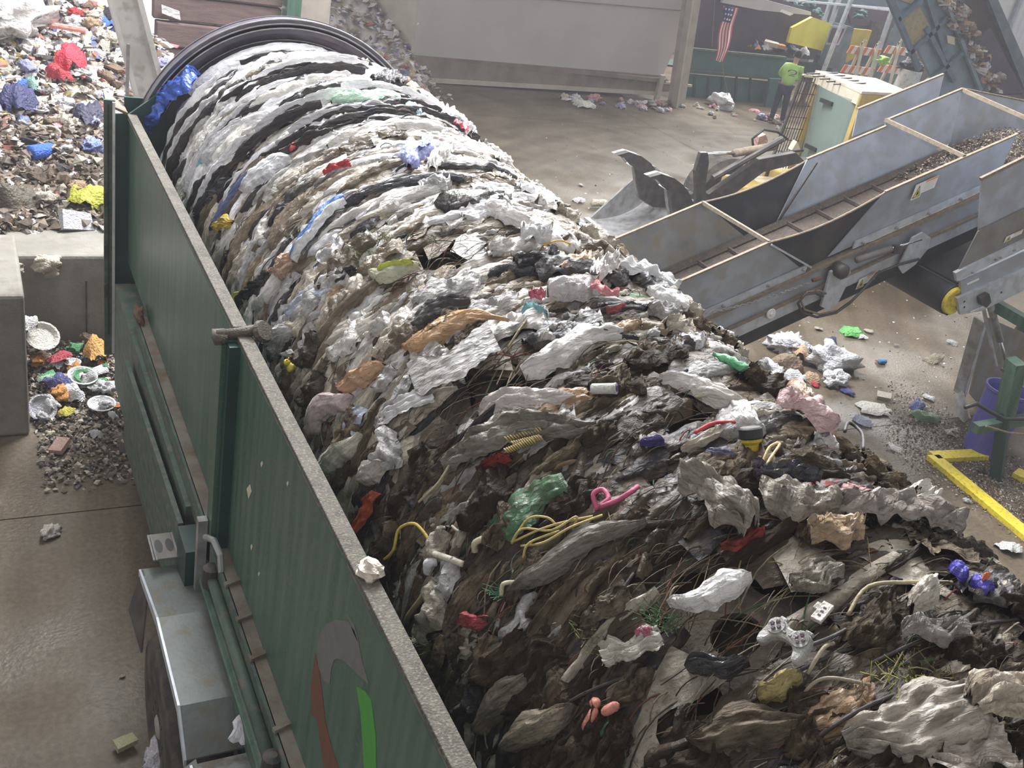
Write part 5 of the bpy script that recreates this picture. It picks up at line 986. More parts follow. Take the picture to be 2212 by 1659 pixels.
#DRUMWASTE
# ------------------------------------------------------------------ WASTE WRAPPED ROUND THE DRUM
RB = 1.12
def bag_arr(seed, L, Wd, T, nu=20, nv=9, kind='bag'):
    """a film bag pulled taut round the drum: folds run along its length and gather at both tips"""
    r = random.Random(seed); o = Vector((r.random() * 90, r.random() * 90, r.random() * 9)); sk = r.uniform(-.25, .25); kf = r.uniform(7, 13); pw_ = r.uniform(.35, .8)
    peak = r.uniform(.35, .65); vs = []
    for i in range(nu + 1):
        u = i / nu
        t_ = u / peak * .5 if u < peak else .5 + (u - peak) / (1 - peak) * .5
        pr_ = max(.03, math.sin(PI * t_)) ** pw_
        if kind == 'strip': pr_ = .5 + .5 * min(1, 6 * u, 6 * (1 - u))
        if kind == 'sheet': pr_ = .75 + .25 * noise.noise(o + Vector((u * 3, 0, 0)))
        if kind == 'rag': pr_ = .45 + .55 * math.sin(PI * t_) + .35 * noise.noise(o + Vector((u * 4, 0, 0)))
        c = (noise.noise(o + Vector((u * 2.2, 3, 0))) * .55 + sk * (u - .5)) * Wd
        for j in range(nv + 1):
            v = j / nv * 2 - 1
            ed = 1 + (.30 * noise.noise(o + Vector((u * 5, 9 if v > 0 else 17, 0))) + .22 * noise.noise(o + Vector((u * 16, 9 if v > 0 else 17, 0)))) * abs(v)
            w = c + v * Wd / 2 * pr_ * ed
            wv_ = v * kf * .5 + 1.4 * noise.noise(o + Vector((u * 2.4, 0, 7)))
            fold = noise.noise(o + Vector((u * 1.6, v * kf * .30, 2))) * .5 + .55 * (1 - 2 * abs((wv_ % 2) - 1)) * (.6 + .6 * noise.noise(o + Vector((u * 3, v * 2, 5)))) + .5 * (.35 - abs(noise.noise(o + Vector((u * 4.5, v * 5.5, 1)))) * 1.6)
            cr = noise.noise(o + Vector((u * L * 22, v * Wd * 26, 4)))
            dome = (1 - v * v) ** .5
            h = T * (dome * (.55 + .45 * pr_) + fold * .50 * dome + cr * (.22 if kind == 'bag' else .42)) - .012 * (abs(v) ** 4) 
            if kind in ('sheet',): h = T * (.5 + .5 * fold + .5 * cr)
            if kind == 'rag': h = T * (.4 + .8 * dome * (1 + fold) + .7 * cr)
            if kind != 'sheet': h -= .010 * max(0, (abs(u - .5) - .38) / .12)
            ph = (u - .5) * L / RB
            vs.append(((RB + h) * math.sin(ph), w, (RB + h) * math.cos(ph) - RB))
    fs = [(i * (nv + 1) + j, (i + 1) * (nv + 1) + j, (i + 1) * (nv + 1) + j + 1, i * (nv + 1) + j + 1) for i in range(nu) for j in range(nv)]
    return vs, fs
def arr_mesh(name, arr, m, smooth=True):
    mb = MB(); mb.v, mb.f = arr; return mb.mesh(name, m, smooth=smooth)
def dmat(th, y, r, yaw=0, sc=(1, 1, 1), tilt=0):
    t_ = Vector((math.cos(th), 0, -math.sin(th))); a_ = Vector((0, 1, 0)); n_ = Vector((math.sin(th), 0, math.cos(th)))
    Mx = Matrix(((t_.x, a_.x, n_.x, DX + r * n_.x), (t_.y, a_.y, n_.y, y), (t_.z, a_.z, n_.z, DZ + r * n_.z), (0, 0, 0, 1)))
    return Mx @ Matrix.Rotation(yaw, 4, 'Z') @ Matrix.Rotation(tilt, 4, 'X') @ Matrix.Diagonal((*sc, 1))
DC = {'white': (.80, .79, .81), 'off-white': (.68, .65, .61), 'beige': (.53, .465, .375), 'light grey': (.50, .49, .48), 'taupe': (.225, .172, .112), 'grey-brown': (.112, .080, .048), 'dark brown': (.038, .024, .012), 'black': (.018, .017, .024), 'tan': (.42, .27, .15), 'red': (.32, .045, .04), 'blue': (.10, .15, .33), 'green': (.07, .20, .09), 'pale blue': (.45, .50, .60), 'pink': (.52, .36, .35), 'yellow': (.45, .38, .10)}
def pal(y, r):
    q_ = r.random()
    if q_ < .022: return r.choice(['tan', 'red', 'pale blue', 'pink', 'tan', 'blue', 'green'] if y > 2.6 else ['tan', 'red', 'green', 'tan'])
    if y < 1.9: P = [('dark brown', 42), ('grey-brown', 26), ('taupe', 15), ('beige', 7), ('black', 10)]
    elif y < 2.9: P = [('dark brown', 30), ('grey-brown', 26), ('taupe', 20), ('beige', 10), ('light grey', 4), ('off-white', 3), ('black', 8)]
    elif y < 4.3: P = [('dark brown', 8), ('grey-brown', 12), ('taupe', 20), ('beige', 24), ('light grey', 16), ('off-white', 12), ('white', 3), ('black', 5)]
    elif y < 6.2: P = [('grey-brown', 6), ('taupe', 10), ('beige', 20), ('light grey', 20), ('off-white', 24), ('white', 13), ('black', 7)]
    else: P = [('grey-brown', 3), ('taupe', 4), ('light grey', 12), ('off-white', 25), ('white', 45), ('black', 11)]
    s_ = r.random() * sum(w for _, w in P)
    for n_, w in P:
        s_ -= w
        if s_ <= 0: return n_
    return P[0][0]
def zone(y): return 'the near end of the drum' if y < 2.2 else ('the lower middle of the drum' if y < 3.9 else ('the upper middle of the drum' if y < 5.9 else 'the drum beside its far ring'))
BARE = [(*cyl(1060, 835)[:2], .20), (*cyl(1575, 1290)[:2], .24), (*cyl(950, 550)[:2], .20), (*cyl(1510, 905)[:2], .13), (*cyl(1370, 1050)[:2], .12), (*cyl(1530, 1440)[:2], .13), (*cyl(2010, 1240)[:2], .10)]
def bare(th, y, k=1.0): return any((th - a) ** 2 * 1.2 + (y - b_) ** 2 < (r_ * k) ** 2 for a, b_, r_ in BARE)
# matted base layer: holes of the punched drum stay bare where it is thin
nu_, nv_ = 400, 150
MV, MC = [], []
for i in range(nu_ + 1):
    y = .32 + 8.0 * (i / nu_) ** 1.25
    for j in range(nv_ + 1):
        th = math.radians(-98 + 158 * j / nv_); s_ = th * 1.08
        yy = y + .10 * noise.noise(Vector((s_ * 2, y * 1.5, 1)))
        a_ = noise.noise(Vector((s_ * 2.6, yy * 9, 0))); b_ = noise.noise(Vector((s_ * 7, yy * 26, 5))); c_ = noise.noise(Vector((s_ * 2.2, y * 2.2, 11))); d_ = noise.noise(Vector((s_ * 24, y * 40, 3)))
        r = Rs(y) - .004 + .030 * a_ + .020 * b_ + .010 * d_ + .055 * min(.35, c_ + .12)
        if bare(th, y, 1.1): r = .93
        r = max(r, .93 if bare(th, y, 1.1) else .965); MV.append(dp(th, y, r))
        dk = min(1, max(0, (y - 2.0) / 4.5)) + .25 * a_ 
        base = Vector((.032, .023, .015)).lerp(Vector((.15, .135, .125)), max(0, min(1, dk))) * (1 + .5 * b_) if b_ > -.1 or y < 3 else Vector((.06, .05, .05))  # base kept dark, darker in hollows: crevice shade put into the colour
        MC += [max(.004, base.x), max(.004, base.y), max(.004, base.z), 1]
MF = [(i * (nv_ + 1) + j, i * (nv_ + 1) + j + 1, (i + 1) * (nv_ + 1) + j + 1, (i + 1) * (nv_ + 1) + j) for i in range(nu_) for j in range(nv_)]
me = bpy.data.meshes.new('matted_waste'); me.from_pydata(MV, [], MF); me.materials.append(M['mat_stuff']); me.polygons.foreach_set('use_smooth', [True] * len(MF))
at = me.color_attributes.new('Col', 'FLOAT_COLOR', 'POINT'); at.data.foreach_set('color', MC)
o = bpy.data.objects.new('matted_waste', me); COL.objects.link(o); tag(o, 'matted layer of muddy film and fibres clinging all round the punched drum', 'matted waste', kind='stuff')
# joined small pieces
def join_pieces(name, label, n, seed, sizes, ypow, y0, y1, nu=9, nv=4):
    r = random.Random(seed); T_ = []
    for k in range(26):
        kd = ['bag', 'bag', 'strip', 'rag', 'bag', 'sheet'][k % 6]; L = sizes[0] + (sizes[1] - sizes[0]) * r.random(); w = {'bag': .30, 'strip': .14, 'rag': .5, 'sheet': .7}[kd] * L
        v, f = bag_arr(700 + seed * 50 + k, L, w, .018 + .02 * r.random(), nu, nv, kd); T_.append((np.array(v), np.array(f)))
    Vs, Fs, Cs, b0 = [], [], [], 0
    for _ in range(n):
        y = y0 + (y1 - y0) * r.random() ** ypow; th = math.radians(-88 + 138 * r.random())
        if bare(th, y, 1.25): continue
        c = Vector(DC[pal(y + r.uniform(-.3, .3), r)]) * r.uniform(.6, 1.1) * (1 if y > 3 else .72); A = np.array(dmat(th, y, Rs(y) + r.uniform(-.012, .02), r.gauss(.10, .28), (r.uniform(.8, 1.2),) * 3))
        v, f = r.choice(T_); Vs.append(v @ A[:3, :3].T + A[:3, 3]); Fs.append(f + b0); b0 += len(v); Cs.append(np.tile((*c, 1), (len(v), 1)))
    V, F, Cc = np.vstack(Vs), np.vstack(Fs), np.vstack(Cs)
    me = bpy.data.meshes.new(name); me.vertices.add(len(V)); me.vertices.foreach_set('co', V.ravel()); me.loops.add(F.size); me.loops.foreach_set('vertex_index', F.ravel().astype(np.int32))
    me.polygons.add(len(F)); me.polygons.foreach_set('loop_start', np.arange(0, F.size, 4, dtype=np.int32)); me.update(calc_edges=True); me.polygons.foreach_set('use_smooth', [True] * len(F))
    me.materials.append(M['film_stuff']); at = me.color_attributes.new('Col', 'FLOAT_COLOR', 'POINT'); at.data.foreach_set('color', Cc.ravel()); me.update()
    o = bpy.data.objects.new(name, me); COL.objects.link(o); return tag(o, label, 'film scraps', kind='stuff')
join_pieces('film_scraps', 'countless torn film scraps and bag ends wrapped round the drum', 3000, 1, (.18, .48), .95, .35, 8.1)
join_pieces('film_shreds', 'small muddy shreds of film stuck between the larger bags on the near drum', 3200, 2, (.05, .15), 1.3, .35, 4.6, 7, 4)
# thin fibres and strings
def fibres(name, label, n, seed):
    r = random.Random(seed); mb = MB(); cs = []
    for _ in range(n):
        y = .5 + 5.2 * r.random() ** 2.0; th = math.radians(-80 + 122 * r.random()); L = .08 + .35 * r.random() ** 2; yaw = r.gauss(.12, .35); rr = Rs(y) + .012; pts = []; bend = r.gauss(0, 1.6)
        hh_ = r.random() * .05
        for k in range(7):
            s_ = (k / 6 - .5) * L; pts.append(dp(th + s_ * math.cos(yaw) / 1.1, y + s_ * math.sin(yaw) + bend * s_ * s_, rr + hh_ * math.sin(PI * k / 6) + .012 * noise.noise(Vector((s_ * 9, th * 9, y * 9)))))
        n0 = len(mb.v); mb.tube(pts, r.choice([.0009, .0013, .0018, .0026]), 4, cap=False); c = r.choice([(.05, .04, .03), (.12, .10, .07), (.30, .25, .18), (.03, .03, .03), (.42, .38, .30), (.25, .2, .1), (.20, .17, .11), (.08, .06, .04), (.35, .31, .24), (.05, .11, .06), (.20, .05, .04)]) 
        cs += [*c, 1] * (len(mb.v) - n0)
    me = mb.mesh(name, M['mat_stuff']); at = me.color_attributes.new('Col', 'FLOAT_COLOR', 'POINT'); at.data.foreach_set('color', cs)
    o = bpy.data.objects.new(name, me); COL.objects.link(o); tag(o, label, 'fibres', kind='stuff')
fibres('loose_fibres', 'loose hairs, threads and thin strings standing off the wrapped drum', 4600, 3)
# individual pieces, repeated: copies share their meshes
KD = {'plastic_bag': ('bag', [(.52, .13), (.42, .15), (.34, .11), (.30, .13), (.24, .10), (.20, .08)], 'plastic bag pulled taut'), 'film_strip': ('strip', [(.70, .05), (.55, .07), (.42, .045), (.34, .06), (.26, .035)], 'strip of film wound'), 'muddy_rag': ('rag', [(.32, .16), (.26, .15), (.20, .13), (.16, .10)], 'crumpled rag clinging'), 'torn_sheet': ('sheet', [(.24, .18), (.18, .16), (.13, .12)], 'torn plastic sheet stuck')}
DM = {}
for kn, (kd, szs, _) in KD.items():
    DM[kn] = [arr_mesh(kn, bag_arr(100 * len(kn) + 7 * k, szs[k % len(szs)][0], szs[k % len(szs)][1], random.uniform(.024, .048) * (1.2 if kd == 'rag' else 1), 22 if kd != 'sheet' else 12, 10 if kd != 'strip' else 6, kd), M['film']) for k in range(14)]
    DM[kn + '_dark'] = [m_.copy() for m_ in DM[kn]]
    for m_ in DM[kn + '_dark']: m_.materials[0] = M['muddy']
    DM[kn + '_clean'] = [m_.copy() for m_ in DM[kn]]
    for m_ in DM[kn + '_clean']: m_.materials[0] = M['film_clean']
rd_ = random.Random(77); DPC = []
def drum_piece(kn, y, th, cn, yaw=None, k=None, s_=None, lift=.012):
    dark = cn in ('dark brown', 'grey-brown', 'taupe') and y < 3.6; clean = cn in ('white', 'pale blue', 'off-white') and y > 3.6
    me = DM[kn + ('_dark' if dark else '_clean' if clean else '')][(rd_.randrange(14) if k is None else k)]
    o = bpy.data.objects.new(kn, me); COL.objects.link(o); DPC.append(o); z_ = s_ or rd_.uniform(.8, 1.15)
    o.matrix_world = dmat(th, y, Rs(y) + lift + .02 * rd_.random(), rd_.gauss(.10, .22) if yaw is None else yaw, (z_, z_ * rd_.uniform(.8, 1.25), z_), rd_.uniform(-.25, .25))
    c = Vector(DC[cn]) * rd_.uniform(.82, 1.12) * (1 if y > 3.2 else .86); o.color = (*c, 1)
    w_ = KD[kn][2]; return tag(o, f'{cn} {w_} round {zone(y)}' if kn in ('plastic_bag', 'film_strip') else f'{cn} {w_} to {zone(y)}', {'plastic_bag': 'bag', 'film_strip': 'film strip', 'muddy_rag': 'rag', 'torn_sheet': 'sheet'}[kn], f'{cn} {kn.replace("_", " ")}s on {zone(y)}')
for kn, n_, pw_ in (('plastic_bag', 285, 1.0), ('film_strip', 230, .9), ('muddy_rag', 230, 1.7), ('torn_sheet', 110, 1.3)):
    m_ = 0
    while m_ < n_:
        y = .55 + (7.5 if kn != 'muddy_rag' else 4.2) * rd_.random() ** pw_; th = math.radians(-78 + 120 * rd_.random())
        if bare(th, y, 1.5): continue
        cn = pal(y, rd_); drum_piece(kn, y, th, cn, s_=(.75 + .05 * y) * rd_.uniform(.8, 1.2)); m_ += 1
# long black and white streaks wound round the far end
for k in range(76):
    y = rd_.uniform(5.8, 8.0); th = math.radians(rd_.uniform(-75, 25)); o = drum_piece('film_strip', y, th, 'black' if k % 5 < 3 else 'white', yaw=rd_.gauss(.05, .10), s_=rd_.uniform(.9, 1.3), lift=.04); o.scale.y *= .34; o.name = 'film_ribbon'
def fringe():
    for k in range(34):
        y = rd_.uniform(2.0, 7.6); th = math.radians(rd_.uniform(22, 38)); cn = pal(y, rd_); o = drum_piece('muddy_rag', y, th, cn, lift=.03, s_=.8); 
fringe()

# --- the pieces one can single out, each set where it lies on the drum
def hero(name, p0, p1, wpx, T, kind, col, label, cat, m='film_clean', seed=None, lift=.035, nu=30, nv=14, tilt=0, parent=None):
    t0, y0, d0 = cyl(*p0); t1, y1, d1 = cyl(*p1); th, y = (t0 + t1) / 2, (y0 + y1) / 2; du, dy = (t1 - t0) * 1.1, y1 - y0; L = math.hypot(du, dy); yaw = math.atan2(dy, du); Wd = wpx * (d0 + d1) / 2 / FPX * 1.15
    me = arr_mesh(name, bag_arr(seed if seed is not None else int(p0[0] + p0[1]), L, Wd, T, nu, nv, kind), M[m]); o = bpy.data.objects.new(name, me); COL.objects.link(o)
    o.matrix_world = dmat(th, y, Rs(y) + lift, yaw, (1, 1, 1), tilt); o.color = (*col, 1); return tag(o, label, cat)
B = 'plastic bag'
hero('plastic_bag', (870, 748), (1118, 702), 62, .05, 'bag', (.50, .30, .15), 'long tan plastic bag with a black streak lying across the middle of the drum', 'bag', seed=5)
hero('plastic_sheet', (905, 845), (1080, 745), 120, .02, 'sheet', (.40, .385, .37), 'square greyish clear plastic sheet draped below the long tan bag', 'sheet', seed=8, lift=.075, m='film')
hero('plastic_wrap', (835, 925), (950, 855), 62, .03, 'sheet', (.62, .60, .60), 'silvery white wrap hanging from the square clear sheet', 'wrap', seed=12, lift=.06)
hero('plastic_bag', (1120, 800), (1345, 728), 66, .06, 'bag', (.68, .66, .63), 'white pleated leaf-shaped bag just below the brown rolled bag', 'bag', seed=22)
hero('plastic_bag', (1040, 905), (1255, 868), 72, .06, 'bag', (.56, .50, .47), 'pinkish white bag with long grey folds left of the small white bottle', 'bag', seed=31)
hero('plastic_bag', (975, 985), (1290, 930), 74, .05, 'rag', (.20, .18, .145), 'long muddy grey crumpled bag just under the pinkish folded bag', 'bag', seed=35, m='film')
hero('plastic_bag', (1062, 610), (1200, 565), 62, .05, 'bag', (.035, .034, .042), 'matt black bag bulging under the white mesh bag', 'bag', m='film', seed=41)
hero('plastic_bag', (1150, 600), (1345, 610), 75, .05, 'rag', (.03, .03, .038), 'second black bag stretched right of the matt black one', 'bag', m='film', seed=43)
hero('plastic_bag', (880, 715), (1020, 655), 56, .05, 'bag', (.045, .043, .045), 'dark charcoal bag left of the pink and turquoise scrap', 'bag', m='film', seed=45)
hero('plastic_bag', (1190, 660), (1290, 640), 58, .07, 'bag', (.66, .63, .62), 'white balloon-like knotted bag with a pink tie', 'bag', seed=47, lift=.06)
hero('bag_knot', (1268, 655), (1330, 668), 34, .03, 'rag', (.60, .22, .24), 'pink twisted tie end of the white knotted bag', 'bag tie', seed=48, lift=.09)
hero('bag_ears', (1275, 640), (1320, 605), 40, .05, 'rag', (.66, .62, .60), 'white bag ears sticking up above the pink tie', 'bag handles', seed=49, lift=.10)
hero('mesh_bag', (1310, 590), (1450, 625), 50, .045, 'rag', (.74, .74, .74), 'bright white crinkled bag on the right shoulder of the drum above the chain', 'bag', seed=51, lift=.07)
hero('plastic_bag', (1395, 640), (1475, 680), 50, .05, 'bag', (.74, .73, .72), 'white bag tail hanging below the bright white crinkled bag', 'bag', seed=53, lift=.05)
hero('plastic_bag', (1300, 725), (1390, 712), 28, .04, 'bag', (.40, .27, .15), 'small tan twisted bag right of the white pleated bag', 'bag', seed=55)
hero('plastic_bag', (738, 850), (838, 795), 42, .06, 'bag', (.60, .37, .22), 'orange-tan twisted bag near the panel below the dark charcoal bag', 'bag', seed=57)
hero('plastic_bag', (680, 960), (760, 830), 60, .05, 'bag', (.62, .50, .49), 'pale pink torn bag hanging beside the green panel', 'bag', seed=59, lift=.05)
hero('plastic_sheet', (700, 1050), (800, 930), 48, .05, 'bag', (.62, .58, .48), 'cream leaf-shaped sheet standing off below the pale pink bag', 'sheet', seed=61, lift=.07)
hero('plastic_bag', (800, 1040), (850, 1010), 50, .06, 'bag', (.52, .47, .42), 'dirty white tied bag above the orange netting', 'bag', seed=63, lift=.06)
hero('orange_net', (785, 1160), (838, 1065), 26, .03, 'rag', (.50, .09, .04), 'orange-red netting strands hanging near the green panel', 'netting', seed=65, lift=.06)
hero('plastic_bag', (620, 690), (735, 620), 48, .05, 'bag', (.46, .50, .60), 'bluish white smooth bag beside the yellow-green scrap near the panel', 'bag', seed=67)
hero('plastic_bag', (578, 735), (650, 715), 36, .05, 'bag', (.74, .73, .73), 'bright white rounded bag end beside the panel hinge', 'bag', seed=69, lift=.05)
hero('plastic_sheet', (690, 755), (870, 668), 62, .03, 'bag', (.50, .46, .40), 'wide pale striped sheet stretched above the orange-tan bag', 'sheet', seed=71)
hero('plastic_bag', (640, 570), (612, 560), 50, .05, 'bag', (.44, .28, .19), 'tan crumpled paper bag beside the shiny black film', 'bag', seed=73)
hero('plastic_bag', (585, 615), (640, 560), 42, .05, 'bag', (.42, .27, .19), 'brown crumpled paper bag left of the tan one', 'bag', seed=74)
hero('plastic_bag', (530, 430), (640, 350), 62, .06, 'bag', (.76, .76, .78), 'bright white puffed bag on the upper drum left of the red scrap', 'bag', seed=75, lift=.05)
hero('plastic_bag', (430, 370), (590, 255), 44, .05, 'bag', (.76, .75, .76), 'long smooth white bag curling over the far left of the drum', 'bag', seed=76, lift=.04)
hero('plastic_bag', (340, 260), (600, 165), 36, .05, 'bag', (.78, .78, .82), 'long bright white bag stretched near the far ring', 'bag', seed=77, lift=.04)
hero('plastic_bag', (420, 205), (720, 130), 34, .05, 'bag', (.78, .78, .82), 'topmost long white bag stretched right under the far ring', 'bag', seed=78, lift=.04)
hero('blue_bag', (378, 262), (452, 185), 56, .08, 'rag', (.04, .13, .62), 'bright blue crumpled bag wedged under the far ring', 'bag', seed=79, lift=.12)
hero('blue_bag', (362, 300), (392, 240), 30, .06, 'rag', (.04, .12, .50), 'blue bag tail hanging below the bright blue crumpled bag', 'bag', seed=80, lift=.14)
hero('plastic_bag', (715, 235), (865, 225), 40, .06, 'bag', (.45, .66, .50), 'pale green plastic bag on the far end of the drum', 'bag', seed=81, lift=.05)
hero('plastic_bag', (870, 235), (905, 260), 26, .04, 'bag', (.40, .62, .75), 'small pale blue bag beside the pale green bag', 'bag', seed=82, lift=.06)
hero('plastic_bag', (735, 145), (800, 165), 30, .06, 'bag', (.56, .42, .30), 'beige round bag at the far top of the drum', 'bag', seed=83, lift=.06)
hero('plastic_bag', (800, 185), (880, 195), 44, .05, 'rag', (.022, .02, .028), 'black crumpled bag right of the beige round bag near the far ring', 'bag', m='film_shiny', seed=84, lift=.06)
hero('plastic_bag', (880, 205), (900, 170), 24, .05, 'bag', (.52, .30, .18), 'tan bag behind the black crumpled bag near the far ring', 'bag', seed=85, lift=.06)
hero('plastic_bag', (900, 170), (970, 235), 34, .05, 'bag', (.78, .78, .80), 'white twisted bag on the far right shoulder of the drum', 'bag', seed=86, lift=.05)
hero('plastic_bag', (945, 255), (1010, 300), 36, .06, 'rag', (.76, .75, .76), 'white bag with a red pattern on the right shoulder below the twisted one', 'bag', seed=87, lift=.05)
hero('red_scrap', (975, 285), (1000, 305), 12, .03, 'rag', (.65, .05, .10), 'small red plastic scrap on the right shoulder of the drum', 'scrap', seed=88, lift=.09)
hero('milk_pouch', (880, 370), (930, 325), 52, .05, 'bag', (.30, .34, .66), 'blue and white printed pouch on the upper drum', 'pouch', seed=89, lift=.06)
hero('pouch_print', (905, 350), (930, 330), 22, .02, 'sheet', (.15, .20, .62), 'bright blue printed end of the pouch on the upper drum', 'pouch', seed=90, lift=.115)
hero('white_scrap', (935, 385), (975, 340), 30, .05, 'rag', (.74, .72, .68), 'cream spiky film right of the blue and white pouch', 'film', seed=91, lift=.06)
hero('paper_bag', (1050, 425), (1110, 450), 44, .05, 'sheet', (.78, .78, .78), 'pure white torn paper on the right side of the upper drum', 'paper', seed=92, lift=.07)
hero('plastic_bag', (1040, 470), (1140, 500), 40, .06, 'bag', (.74, .70, .68), 'white rolled bag with a red spot under the pure white paper', 'bag', seed=93, lift=.06)
hero('plastic_bag', (1130, 480), (1250, 560), 46, .06, 'bag', (.66, .64, .62), 'big wrinkled off-white bag on the right shoulder below the white paper', 'bag', seed=94, lift=.05)
hero('plastic_bag', (1120, 540), (1185, 545), 30, .06, 'rag', (.78, .78, .78), 'crisp white crumpled tissue at the edge of the matt black bag', 'tissue', seed=95, lift=.08)
hero('red_cloth', (705, 390), (765, 368), 16, .03, 'rag', (.50, .04, .05), 'red cloth strip on the upper drum between white bags', 'cloth', seed=96, lift=.06)
hero('red_scrap', (630, 335), (655, 320), 14, .02, 'rag', (.55, .05, .05), 'small red wrapper above the bright white puffed bag', 'scrap', seed=97, lift=.06)
hero('blue_film', (640, 570), (750, 430), 30, .03, 'bag', (.10, .24, .60), 'long pointed blue and white film crossing the upper drum', 'film', m='film_clean', seed=98, lift=.07)
hero('white_film', (645, 580), (760, 445), 14, .03, 'strip', (.74, .74, .76), 'white edge strip of the long pointed blue film', 'film', seed=99, lift=.09)
hero('black_film', (740, 450), (1010, 400), 24, .03, 'strip', (.02, .02, .028), 'long shiny black film band crossing the upper drum', 'film', m='film_shiny', seed=101, lift=.06)
hero('black_film', (420, 470), (500, 400), 50, .04, 'rag', (.02, .018, .022), 'dark shiny film hanging beside the panel on the upper drum', 'film', m='film_shiny', seed=102, lift=.02)
hero('black_film', (520, 660), (600, 590), 40, .04, 'rag', (.022, .02, .022), 'dark shiny film hanging near the panel hinge', 'film', m='film_shiny', seed=103, lift=.02)
hero('blue_film', (428, 380), (460, 320), 26, .03, 'bag', (.30, .55, .68), 'turquoise film patch on the far left of the drum', 'film', seed=104, lift=.05)
hero('yellow_film', (470, 495), (515, 480), 24, .03, 'rag', (.60, .42, .05), 'yellow printed film beside the panel on the upper drum', 'film', seed=105, lift=.05)
hero('yellow_film', (500, 690), (525, 640), 30, .03, 'bag', (.50, .50, .07), 'yellow-green film scrap beside the panel above the hinge', 'film', seed=106, lift=.05)
hero('printed_bag', (800, 610), (910, 590), 34, .04, 'bag', (.66, .66, .48), 'cream bag with yellow-green print in the middle of the drum', 'bag', seed=107, lift=.06)
hero('yellow_film', (830, 605), (905, 590), 10, .02, 'strip', (.55, .60, .10), 'yellow-green printed band on the cream bag', 'film', seed=108, lift=.10)
hero('red_netting', (1045, 1030), (1115, 1000), 26, .04, 'rag', (.28, .035, .03), 'dark red netting bundle in the muddy middle of the drum', 'netting', m='muddy', seed=110, lift=.04)
hero('red_netting', (1020, 1350), (1065, 1335), 30, .04, 'rag', (.45, .07, .08), 'small red netting tangle on the muddy near drum', 'netting', m='film', seed=111, lift=.04)
hero('plastic_bag', (1130, 690), (1185, 690), 30, .05, 'bag', (.22, .48, .50), 'turquoise half of the knotted scrap right of the charcoal bag', 'scrap', seed=112, lift=.05)
hero('pink_scrap', (1150, 680), (1178, 672), 22, .04, 'rag', (.65, .16, .22), 'pink half of the knotted scrap right of the charcoal bag', 'scrap', seed=113, lift=.09)
hero('white_tissue', (1450, 1320), (1625, 1262), 58, .04, 'bag', (.76, .74, .72), 'pure white folded paper towel on the near drum', 'paper towel', seed=115, lift=.07)
hero('clear_glove_bag', (1320, 1440), (1440, 1385), 66, .05, 'sheet', (.55, .52, .45), 'translucent white torn bag with a pink end on the near drum', 'bag', m='film_clean', seed=117, lift=.06)
hero('pink_scrap', (1385, 1385), (1425, 1375), 30, .04, 'bag', (.50, .12, .20), 'dark pink end sticking out of the translucent torn bag', 'bag end', seed=118, lift=.06)
hero('pale_cloth', (1830, 1620), (2130, 1530), 150, .06, 'bag', (.42, .37, .31), 'large pale pleated cloth bag at the near right corner of the drum', 'bag', m='film', seed=121, lift=.06, nu=40, nv=26)
hero('pale_cloth', (2080, 1560), (2230, 1500), 80, .05, 'rag', (.52, .44, .34), 'cream frayed cloth end right of the large pleated bag', 'cloth', m='film', seed=123, lift=.08)
hero('pale_cloth', (1990, 1640), (2160, 1610), 110, .05, 'sheet', (.42, .36, .31), 'pale pinkish sheet below the large pleated bag', 'sheet', m='film', seed=125, lift=.05)
hero('muddy_sheet', (1500, 1620), (1740, 1550), 90, .05, 'bag', (.20, .16, .115), 'brown pleated muddy bag left of the large pale one', 'bag', m='muddy', seed=127, lift=.05, nu=36, nv=20)
hero('muddy_sheet', (1100, 1620), (1260, 1540), 60, .05, 'bag', (.25, .21, .15), 'curled khaki sheet left of the pink sausages', 'sheet', m='film', seed=129, lift=.06)
hero('muddy_sheet', (1110, 1290), (1400, 1130), 60, .03, 'bag', (.17, .15, .12), 'long grey muddy sheet stretched over the near drum below the yellow strings', 'sheet', m='film', seed=131, lift=.06)
hero('muddy_sheet', (1030, 1560), (1150, 1450), 60, .04, 'bag', (.23, .19, .145), 'grey-brown folded sheet near the panel on the near drum', 'sheet', m='film', seed=133, lift=.05)
hero('corn_husk', (1645, 1525), (1730, 1470), 36, .05, 'bag', (.38, .31, .12), 'yellowish corn husk below the game controller', 'husk', m='film', seed=135, lift=.06)
hero('blue_wrapper', (2038, 1240), (2080, 1275), 26, .03, 'bag', (.06, .05, .42), 'left deep blue snack wrapper near the right edge of the drum', 'wrapper', seed=137, lift=.07)
hero('blue_wrapper', (2085, 1285), (2130, 1300), 30, .03, 'bag', (.06, .05, .42), 'right deep blue snack wrapper with an orange spot near the right edge', 'wrapper', seed=138, lift=.07)
hero('orange_spot', (2098, 1292), (2112, 1288), 9, .01, 'bag', (.60, .15, .04), 'orange printed spot on the right blue wrapper', 'wrapper', seed=139, lift=.11)
hero('pink_cloth', (1660, 900), (1780, 955), 44, .06, 'rag', (.62, .42, .42), 'pink and white twisted cloth on the right shoulder of the drum', 'cloth', m='film_clean', seed=141, lift=.07)
hero('white_cloth', (1570, 890), (1650, 960), 60, .05, 'bag', (.60, .57, .55), 'white pleated cloth left of the pink twisted cloth', 'cloth', seed=143, lift=.06)
hero('plastic_bag', (1420, 835), (1600, 880), 46, .05, 'bag', (.64, .60, .55), 'long cream twisted bag below the green bottle', 'bag', seed=145, lift=.05)
hero('plastic_bag', (1665, 885), (1710, 905), 30, .05, 'bag', (.74, .74, .72), 'small white round bag above the pink twisted cloth', 'bag', seed=147, lift=.07)
hero('brown_roll', (1680, 850), (1730, 900), 28, .05, 'bag', (.33, .19, .10), 'rust brown rolled cloth on the right shoulder above the pink cloth', 'cloth', m='film', seed=149, lift=.08)
